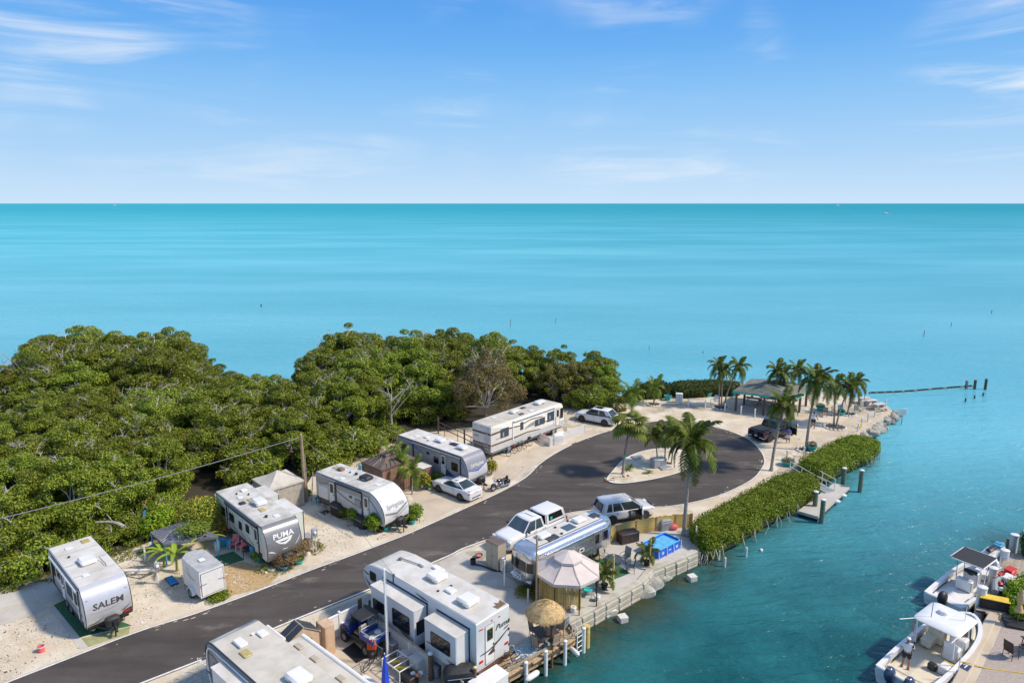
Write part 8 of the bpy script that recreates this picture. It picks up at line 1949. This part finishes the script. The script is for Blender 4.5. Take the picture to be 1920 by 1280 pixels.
def outboard(t,x,y,z,mat,s=1.0):
    o=MB().sphere((x-.08*s,y,z+.42*s),(.34*s,.22*s,.36*s),14,10).build('outboard_motor',mat,t); MB().tube([(x-.04*s,y,z-.1*s),(x-.04*s,y,z+.25*s)],[.12*s,.19*s],10).build('midsection',mat,o)
    MB().bbox((x-.02*s,y,z-.35*s),(.20*s,.12*s,.8*s),.04).build('leg',mat,o); MB().lathe([(.05,-.1),(.16*s,0),(.05,.1)],(0,0,0),8,Matrix.Rotation(PI/2,4,'Y')).build('propeller','steel',o,loc=(x-.3*s,y,z-.85*s)); lettering('YAMAHA' if mat=='navy' else '',lambda a,b:(x-.30*s+b*.6,y-a*1.0,z+.80*s-abs(a)*.05),.07*s,'white_paint',o) if mat=='navy' else None
def boat_a():
    a,b=g(1690,1272,0),g(1822,1160,0); h=ang(a,b); L=(b-a).length*1.0; c=(a+b)/2; t=thing('motorboat','white twin-engine motorboat with hardtop and a man aboard','boat',(c.x,c.y,WZ),h); fb=.95; B=2.9; st=hull(t,L,B,fb,bottom='hull_red'); f=fb*.42
    ht=MB(); ht.rings([[(x*k+.35,y*k2,z) for x,y in rrect(-1.25,-1.15,1.35,1.15,.35)] for k,k2,z in ((1,1,f+2.0),(1.03,1.03,f+2.06),(.98,.97,f+2.12),(.6,.6,f+2.16))],True,True); ht.build('hardtop','white_gel',t)
    for sx,sy in ((-.7,.95),(-.7,-.95),(1.5,.85),(1.5,-.85)): MB().tube([(sx,sy,fb+.05),(sx-.1,sy*.98,f+2.0)],.04,7).build('top_support','white_paint',t)
    ws=MB(); ws.add([(1.75,-.95,fb+.05),(1.95,0,fb+.1),(1.75,.95,fb+.05),(1.25,.9,f+1.95),(1.4,0,f+1.95),(1.25,-.9,f+1.95)],[(0,1,4,5),(1,2,3,4)]); ws.build('windscreen','glass_blue',t,smooth=False)
    MB().bbox((1.15,-.55,f+.5),(.6,.8,.95),.06).build('helm_console','white_gel',t); MB().bbox((.15,-.6,f+.42),(.55,.75,.80),.06).build('helm_seat','white_gel',t); MB().bbox((-.1,-.6,f+.95),(.10,.7,.4),.04).build('seat_back','clear_lens',t); MB().bbox((.6,.7,f+.35),(1.3,.55,.5),.08).build('lounge_seat','cream_vinyl',t); MB().bbox((1.15,.55,f+.5),(.6,.8,.9),.06).build('companion_console','cream_vinyl',t)
    MB().tube([(p[0],p[1]-math.copysign(min(.35,abs(p[1])),p[1]),fb*1.02) for p in [(q[0]-.25,q[1]) for q in st[12:]]]+[(p[0]-.25,-max(p[1]-.35,0),fb*1.02) for p in st[12:][::-1]],.14,7).build('bow_cushion','cream_vinyl',t)
    MB().bbox((-L/2+.95,0,f+.30),(.35,2.2,.10),.03).build('bait_bench','cream_vinyl',t)
    cb=MB().bbox((-1.25,-.85,f+.24),(.75,.48,.44),.05).build('cooler','white_gel',t); MB().bbox((-1.55,-.35,f+.2),(.35,.42,.36),.05).build('bucket_seat','black_plastic',t)
    for y in (-.48,.48): outboard(t,-L/2-.15,y,fb*.55,'navy',1.15)
    MB().lathe([(.26,0),(.27,.1),(.22,.2),(.002,.22)],(.7,.25,f+2.14),16).build('radar_dome','white_gel',t)
    for x,y in ((-.2,.5),(.9,-.75)): MB().tube([(x,y,f+2.1),(x+.05,y,f+3.0)],.018,5).build('antenna','black_plastic' if y>0 else 'white_paint',t)
    for sy in (-1,1): MB().tube([(-.3,sy*1.0,f+1.9),(-2.2,sy*1.28,f+2.4)],.022,5).build('outrigger','white_paint',t)
    fg=thing('boat_flag','striped flag hanging under the hardtop of the large boat','flag',t.matrix_basis@Vector((-.85,.98,f+1.0)),h+.6); MB().tube([(0,0,-.6),(0,0,.75)],.012,5).build('staff','white_paint',fg)
    for k in range(7): MB().bbox((.0+.30,0,.66-k*.085),(.6,.012,.08),.004).build('stripe','flag_red' if k%2==0 else 'white_paint',fg)
    MB().bbox((.13,-.008,.58),(.26,.014,.24),.004).build('canton','flag_blue',fg)
    for s in (.15,.55,.8): 
        p=st[int(s*(len(st)-1))]; w_=t.matrix_basis@Vector((p[0],-p[1]-.17,.45)); one(MB().tube([(0,0,-.34),(0,0,-.28),(0,0,0),(0,0,.28),(0,0,.36)],[.04,.13,.16,.13,.03],9),'fender','white_gel',{.15:'white fender between the large boat stern and the patio',.55:'white fender at the middle of the large boat',.8:'white fender near the bow of the large boat'}[s],'fender',None,w_)
    return t,f,h,L
bA,fA,hA,LA=boat_a()
def boat_b():
    a,b=g(1775,1116,0),g(1858,1054,0); h=ang(a,b); L=(b-a).length*1.12; c=(a+b)/2; t=thing('motorboat','white centre-console boat with a black canopy top','boat',(c.x,c.y,WZ),h); fb=.80; B=2.5; st=hull(t,L,B,fb,floor='white_paint'); f=fb*.42
    MB().bbox((.15,0,f+2.0),(2.2,1.9,.06),.025).build('canopy','canvas_black',t); MB().tube([(p[0]+.15,p[1],f+1.98) for p in rrect(-1.12,-.97,1.12,.97,.2)]+[(1.07,-.97,f+1.98)],.04,6).build('canopy_frame','white_paint',t)
    for sx,sy in ((-.45,.6),(-.45,-.6),(.75,.6),(.75,-.6)): MB().tube([(sx,sy,f),(sx*1.0,sy*1.15,f+1.98)],.03,6).build('top_support','chrome',t)
    MB().bbox((.35,0,f+.55),(.7,.85,1.0),.08).build('console','white_gel',t); MB().bbox((.0,0,f+1.05),(.25,.75,.25),.05,ry=.5).build('instrument_panel','black_plastic',t); MB().bbox((-.75,0,f+.42),(.45,.95,.75),.06).build('leaning_post','white_gel',t); MB().lathe([(.18,-.01),(.18,.01)],(0,0,0),14,Matrix.Rotation(R(60),4,'Y')).build('steering_wheel','black_plastic',t,loc=(-.08,0,f+.95))
    for x,y in ((.9,-.95),(1.7,-.65),(-1.6,-1.05)): MB().bbox((x,y,fb+.09),(.75,.16,.03),.01,rz=.25 if x>1 else 0).build('teak_pad','teak',t)
    MB().bbox((1.9,0,f+.25),(1.1,.9,.4),.08).build('bow_seat','white_gel',t); outboard(t,-L/2-.1,0,fb*.6,'black_plastic',1.2); MB().bbox((-L/2+.45,-.6,fb*.95),(.5,.8,.06),.02).build('stern_hatch','white_paint',t)
    MB().tube([(L/2-.5,-.45,fb*1.3),(L/2-.2,0,fb*1.75),(L/2-.5,.45,fb*1.3)],.025,6).build('bow_rail','chrome',t)
boat_b()
t=thing('jet_ski','blue and white jet ski behind the black-topped boat','jet ski',(*g(1862,1043,WZ).xy,WZ),R(35)); js=MB(); js.rings([[(x,y*w_,z*hh+.08) for y,z in ((-.55,.1),(-.5,.4),(-.2,.55),(.2,.55),(.5,.4),(.55,.1),(.3,-.2),(-.3,-.2))] for x,w_,hh in ((-1.6,.9,.7),(-.9,1,.8),(.2,1,1.0),(1.0,.8,1.1),(1.5,.4,1.0),(1.7,.1,.9))],True,True); js.build('hull','white_gel',t); MB().bbox((-.5,0,.78),(1.2,.4,.25),.1).build('seat','black_plastic',t); MB().bbox((.7,0,.72),(.8,.6,.2),.08).build('hood','sky_blue',t); MB().tube([(.25,-.35,1.0),(.3,0,.95),(.25,.35,1.0)],.025,6).build('handlebar','black_plastic',t)
def rope(label,pts,mat='rope_white',r=.025,name='mooring_rope'): one(MB().tube(spline(pts,6),r,5),name,mat,label,'rope')
rope('white mooring rope from the large boat bow to the patio cleat',[g(1826,1172,.0),g(1836,1178,-.25),g(1850,1165,.15)]); rope('white mooring rope from the large boat stern to the patio',[g(1752,1270,.0),g(1775,1265,-.2),g(1800,1252,.15)]); rope('yellow shore power cable crossing the paver patio',[g(1770,1237,.25),g(1790,1246,.0),g(1806,1240,.15),g(1850,1252,.03),g(1925,1262,.03)],'yellow',.03,'power_cable')
one(MB().tube([(0,0,0),(.05,0,1.9)],[.03,.02],6),'fishing_rod','white_pvc','white rod leaning between the large boat and the patio','rod',None,g(1796,1262),0)

# ---- far water: boom, piles, markers, sailboat
bm_=thing('floating_boom','dark floating boom stretching out from the point','boom',g(1632,736,WZ)); b0=g(1632,736,WZ); BP_=spline([g(1630,737,WZ),g(1660,736,WZ),g(1700,734,WZ),g(1760,729,WZ),g(1822,724,WZ)],9)
for i in range(0,len(BP_)-1): a,b=BP_[i]-b0,BP_[i+1]-b0; MB().tube([a.lerp(b,.04)+Vector((0,0,.05)),a.lerp(b,.96)+Vector((0,0,.05))],.16,7).build('float','hull_dark' if i%4 else 'wood_green',bm_)
for l_,u,v,vt,r_ in (('dark piling at the end of the boom, left of two tall ones',1827,729,712,.18),('tallest dark piling beyond the end of the boom',1847,730,710,.18),('thin stake beside the end of the boom',1810,729,713,.09),('thin stake right of the first stake at the boom',1813,729,714,.07),('short stake in front of the boom on the left',1810,753,746,.10),('short stake in front of the boom in the middle',1827,747,741,.10),('short stake in front of the boom on the right',1843,742,736,.10),('lone channel stake left of centre in the bay',957,612,598,.06),('thin channel stake right of the lone stake',1042,606,596,.05),('small dark marker far left in the bay',490,575,570,.14),('channel stake off the point to the upper right',1732,631,619,.06),('smaller channel stake farther right in the bay',1783,612,604,.06),('tiny channel stake at the far right of the bay',1859,588,581,.07),('channel stake just behind the point palms',1217,656,648,.05),('small stake behind the tip of the hedge row',1318,662,658,.07)): pile(l_,(u,v),ztop_for((u,v),vt),r_,'wood_dark' if r_>.08 else 'bark',None)
t=thing('warning_sign','white square sign on a post in the water off the point','sign',g(1690,796,WZ)); MB().cyl((0,0,-.6),(0,0,1.6),.05).build('post','galv',t); MB().bbox((0,-.03,1.55),(1.0,.04,.75),.02).build('board','white_paint',t)
for k in range(3): MB().box((0,-.055,1.75-k*.2),(.7,.006,.05)).build('text_line','trim_grey',t)
p=g(1662,401,WZ); t=thing('sailboat','tiny white sailboat with bare mast near the horizon','sailboat',p,R(8)); hm=MB(); hm.rings([[(x*16,y*w_,z) for y,z in ((-1,1.3),(-.8,0),(0,-.6),(.8,0),(1,1.3))] for x,w_ in ((-.5,2.2),(-.2,2.6),(.2,2.3),(.42,1.1),(.5,.1))],True,True); hm.build('hull','white_gel',t); MB().bbox((-1,0,1.9),(8,2.6,1.2),.3).build('cabin','white_gel',t); hh=ztop_for((1662,401),381); MB().cyl((1,0,1),(1,0,hh-WZ),.28,n=6).build('mast','steel',t); MB().cyl((1,0,3.4),(-6,0,3.2),.35,n=6).build('boom','trim_grey',t)
for l_,u in (('tiny white boat on the horizon right of centre',1571),('tiny white boat on the horizon at the left',215)):
    t=thing('distant_boat',l_,'boat',g(u,385.5,WZ)); MB().bbox((0,0,2),(36,9,5),1).build('hull','white_gel',t); MB().bbox((-3,0,6),(14,7,4),1).build('cabin','white_gel',t)

# ---- loose stones and weeds over the lots
def scatter(name,label,regions,n,mk,mat,z=0):
    rr=random.Random(77); V=[]; F=[]; tot=0
    for poly,share_ in regions:
        P=[g(*p) for p in poly]; x0,x1=min(p.x for p in P),max(p.x for p in P); y0,y1=min(p.y for p in P),max(p.y for p in P); k=0; m=int(n*share_)
        while k<m:
            p=Vector((rr.uniform(x0,x1),rr.uniform(y0,y1),0))
            if not inside(p,P) or mnoise.noise((p.x*.5,p.y*.5,2))<rr.uniform(-.5,.3): k+=.15; continue
            k+=1; mk(rr,p,V,F)
    mb=MB(); mb.v=V; mb.f=F; o=mb.build(name,mat,None,smooth=False); tag(o,label,name.split('_')[-1],kind='stuff')
def mk_stone(rr,p,V,F):
    s=rr.uniform(.015,.055)*(2 if rr.random()<.025 else 1); b=len(V); V+=[(p.x+s*a*rr.uniform(.7,1.3),p.y+s*c*rr.uniform(.7,1.3),.015+s*d) for a,c,d in ((1,0,.1),(0,1,.1),(-1,0,.1),(0,-1,.1),(.1,.1,.7))]; F+=[(b,b+1,b+4),(b+1,b+2,b+4),(b+2,b+3,b+4),(b+3,b,b+4)]
def mk_weed(rr,p,V,F):
    for q in range(4):
        a=rr.uniform(0,6.3); l=rr.uniform(.05,.2); b=len(V); x,y=p.x+rr.uniform(-.15,.15),p.y+rr.uniform(-.15,.15); V+=[(x,y,.01),(x+.03*math.sin(a),y-.03*math.cos(a),l*.5),(x+l*math.cos(a),y+l*math.sin(a),l*.7)]; F.append((b,b+1,b+2))
LOTS=[([(-90,1290),(-90,1200),(100,1140),(150,1215),(0,1280)],.14),([(205,1060),(300,1015),(420,1050),(480,1095),(250,1180),(215,1110)],.26),([(560,960),(600,935),(700,1005),(640,1035),(585,1055)],.16),([(690,1020),(770,965),(800,975)],.05),([(925,900),(1000,840),(1100,800),(1140,800),(1040,842),(960,905)],.06),([(1140,760),(1300,740),(1560,760),(1640,775),(1520,840),(1440,870),(1400,815),(1250,782)],.22),([(280,1285),(520,1185),(700,1115),(700,1150),(560,1220),(400,1290)],.06),([(870,1035),(1000,1070),(1040,1120),(960,1085)],.05)]
scatter('loose_stones','scattered coral stones over the sandy lots',LOTS,9000,mk_stone,'rock_pale'); scatter('dead_leaves','scattered brown leaf litter over the sandy lots',LOTS,1500,mk_stone,'leaf_dry')
scatter('low_weeds','low weeds along the wood edge and kerbs',[([(-90,1100),(96,1066),(300,1000),(330,1020),(130,1090)],.4),([(470,1075),(500,1040),(600,1010),(610,1030),(520,1085)],.15),([(600,935),(690,850),(800,800),(830,815),(660,900)],.2),([(985,1100),(1010,1100),(1040,1125),(1005,1135)],.1),([(1080,800),(1130,770),(1165,752),(1180,765)],.15)],3200,mk_weed,'grass')

def sand_drift():
    rr=random.Random(9); V=[]; F=[]
    for i in range(520):
        k=rr.randrange(2,len(edge)-2); a,b=edge[k],edge[k+1]; d=(b-a).normalized(); n=Vector((d.y,-d.x,0)); p=a.lerp(b,rr.random())+n*(rr.random()**3*.7-.02)
        if mnoise.noise((p.x*.3,p.y*.3,5))<-.12: continue
        l,w_=rr.uniform(.03,.22),rr.uniform(.012,.05); m=len(V); z=.0285+i*2e-6
        for j in range(7): q=2*PI*j/7; e=p+d*l*math.cos(q)*rr.uniform(.6,1.2)+n*w_*math.sin(q)*rr.uniform(.6,1.2); V.append((e.x,e.y,z))
        F.append(tuple(range(m,m+7)))
    mb=MB(); mb.v=V; mb.f=F; tag(mb.build('sand_drift','coral_sand',None,smooth=False),'thin sand drifted over the road edges','sand',kind='stuff')
sand_drift()
# ================================================================== PEOPLE
def person(label,loc,h,rz,joints,shirt,shorts,skin,hair,cap=None,sleeve=True,scale=1.0):
    """one continuous body from joints, with clothing and hair as children"""
    t=thing('person',label,'person',loc,rz); J=dict(joints); E=[('pel','chest'),('chest','neck'),('neck','head0'),('head0','head1'),('chest','ls'),('ls','le'),('le','lw'),('lw','lh'),('chest','rs'),('rs','re'),('re','rw'),('rw','rh'),('pel','lhip'),('lhip','lk'),('lk','la'),('la','lt'),('pel','rhip'),('rhip','rk'),('rk','ra'),('ra','rt')]
    rad=dict(pel=.15,chest=.165,neck=.06,head0=.085,head1=.075,ls=.075,rs=.075,le=.05,re=.05,lw=.035,rw=.035,lh=.04,rh=.04,lhip=.105,rhip=.105,lk=.07,rk=.07,la=.045,ra=.045,lt=.04,rt=.04)
    def skinned(name,nodes,edges,grow,mat,par):
        me=bpy.data.meshes.new(name); ix={k:i for i,k in enumerate(nodes)}; me.from_pydata([J[k] for k in nodes],[(ix[a],ix[b]) for a,b in edges],[]); o=bpy.data.objects.new(name,me); COL.objects.link(o); m=o.modifiers.new('s','SKIN'); 
        for i,k in enumerate(nodes): r_=(rad[k]*1.0+grow); me.skin_vertices[0].data[i].radius=(r_,r_*(.78 if k in('chest','pel') else 1)); me.skin_vertices[0].data[i].use_root=(i==0)
        sm=o.modifiers.new('d','SUBSURF'); sm.levels=2; sm.render_levels=2; dg=bpy.context.evaluated_depsgraph_get(); m2=bpy.data.meshes.new_from_object(o.evaluated_get(dg)); bpy.data.objects.remove(o); m2.polygons.foreach_set('use_smooth',[True]*len(m2.polygons)); m2.materials.clear(); m2.materials.append(MATS[mat]); q=bpy.data.objects.new(name,m2); COL.objects.link(q); q.parent=par; return q
    body=skinned('body',list(J),E,0,skin,t)
    J2=dict(J); 
    for s in 'lr': J[s+'m']=tuple(lerp(J[s+'s'][i],J[s+'e'][i],.75) for i in range(3)); rad[s+'m']=.058; J[s+'q']=tuple(lerp(J[s+'hip'][i],J[s+'k'][i],.75) for i in range(3)); rad[s+'q']=.085
    skinned('shirt',['pel','chest','ls','lm','rs','rm'],[('pel','chest'),('chest','ls'),('ls','lm'),('chest','rs'),('rs','rm')],.022,shirt,t); skinned('shorts',['pel','lhip','lq','rhip','rq'],[('pel','lhip'),('lhip','lq'),('pel','rhip'),('rhip','rq')],.024,shorts,t)
    hx,hy,hz=J['head1']; MB().sphere((hx-.012,hy,hz+.03),(.105,.10,.10),12,8).build('hair',hair,t); MB().bbox((hx+.10,hy,hz-.05),(.05,.03,.05),.012).build('nose',skin,t)
    if cap: MB().sphere((hx-.005,hy,hz+.055),(.118,.112,.085),12,8).build('cap',cap,t); MB().bbox((hx+.13,hy,hz+.03),(.14,.15,.02),.008).build('cap_brim',cap,t)
    for s in 'lr': a=J[s+'t']; MB().bbox((a[0]-.04,a[1],a[2]-.005),(.27,.10,.09),.03).build('shoe','white_paint' if scale!=1 else 'brown_panel',t); w_=Vector(J[s+'h'])
    for s in 'lr':
        w_=Vector(J[s+'h']); d=(w_-Vector(J[s+'w'])).normalized(); fb_=MB(); sd=d.cross(Vector((0,0,1))); sd=sd.normalized() if sd.length>.1 else Vector((0,1,0))
        for k in range(4): p=w_+sd*(.022*(k-1.5)); fb_.tube([p,p+d*.05,p+d*(.085-.008*abs(k-1.5))+Vector((.01,0,-.005))],[.010,.009,.007],5)
        fb_.tube([w_-d*.02+sd*.035,w_+d*.02+sd*.06,w_+d*.05+sd*.055],[.011,.009,.007],5); fb_.build('fingers',skin,t)
    t.scale=(h/1.75,)*3; return t
def pose(la=(0,0),ra=(0,0),lk=(0,0),rk=(0,0),le=None,re=None,lean=0):
    j=dict(pel=(0,0,.95),chest=(lean,0,1.32),neck=(lean*1.1,0,1.49),head0=(lean*1.2+.01,0,1.58),head1=(lean*1.25+.015,0,1.67),lhip=(0,.11,.88),rhip=(0,-.11,.88),ls=(lean,.19,1.42),rs=(lean,-.19,1.42))
    for s,sg,k in (('l',1,lk),('r',-1,rk)): j[s+'k']=(k[0]*.5+.03,sg*.13,.50); j[s+'a']=(k[0],sg*.14,.09+k[1]); j[s+'t']=(k[0]+.13,sg*.15,.04+k[1])
    for s,sg,q in (('l',1,le or (.0,.30,1.13,.06,.33,.88)),('r',-1,re or (.0,.30,1.13,.06,.33,.88))): j[s+'e']=(q[0]+lean,sg*q[1],q[2]); j[s+'w']=(q[3]+lean,sg*q[4],q[5]); d=Vector(j[s+'w'])-Vector(j[s+'e']); d.normalize(); j[s+'h']=tuple(Vector(j[s+'w'])+d*.09)
    return j
person('person walking away on the sand in white shirt and dark shorts',g(1524,802),1.78,R(70),pose(lk=(.18,0),rk=(-.22,.04),le=(-.08,.32,1.14,-.02,.36,.90),re=(.10,.34,1.16,.22,.40,.96)),'shirt_white','shorts_dark','skin_b','hair')
person('person in blue top and pale shorts standing at the open black pickup door',g(1477,830),1.62,R(-100),pose(lk=(.02,0),rk=(-.02,0),le=(.10,.24,1.16,.30,.10,1.24),re=(.10,.24,1.16,.30,.06,1.20)),'shirt_blue','shorts_pale','skin_a','hair',scale=.99)
w_=bA.matrix_basis@Vector((-LA/2+1.75,.55,fA)); person('person in white shirt, dark shorts and cap standing in the large boat',w_,1.78,hA+R(25),pose(lk=(.05,0),rk=(-.05,0),le=(.06,.30,1.16,.24,.22,1.10),re=(.04,.32,1.15,.18,.30,1.02),lean=.03),'shirt_white','shorts_dark','skin_b','hair','white_paint')
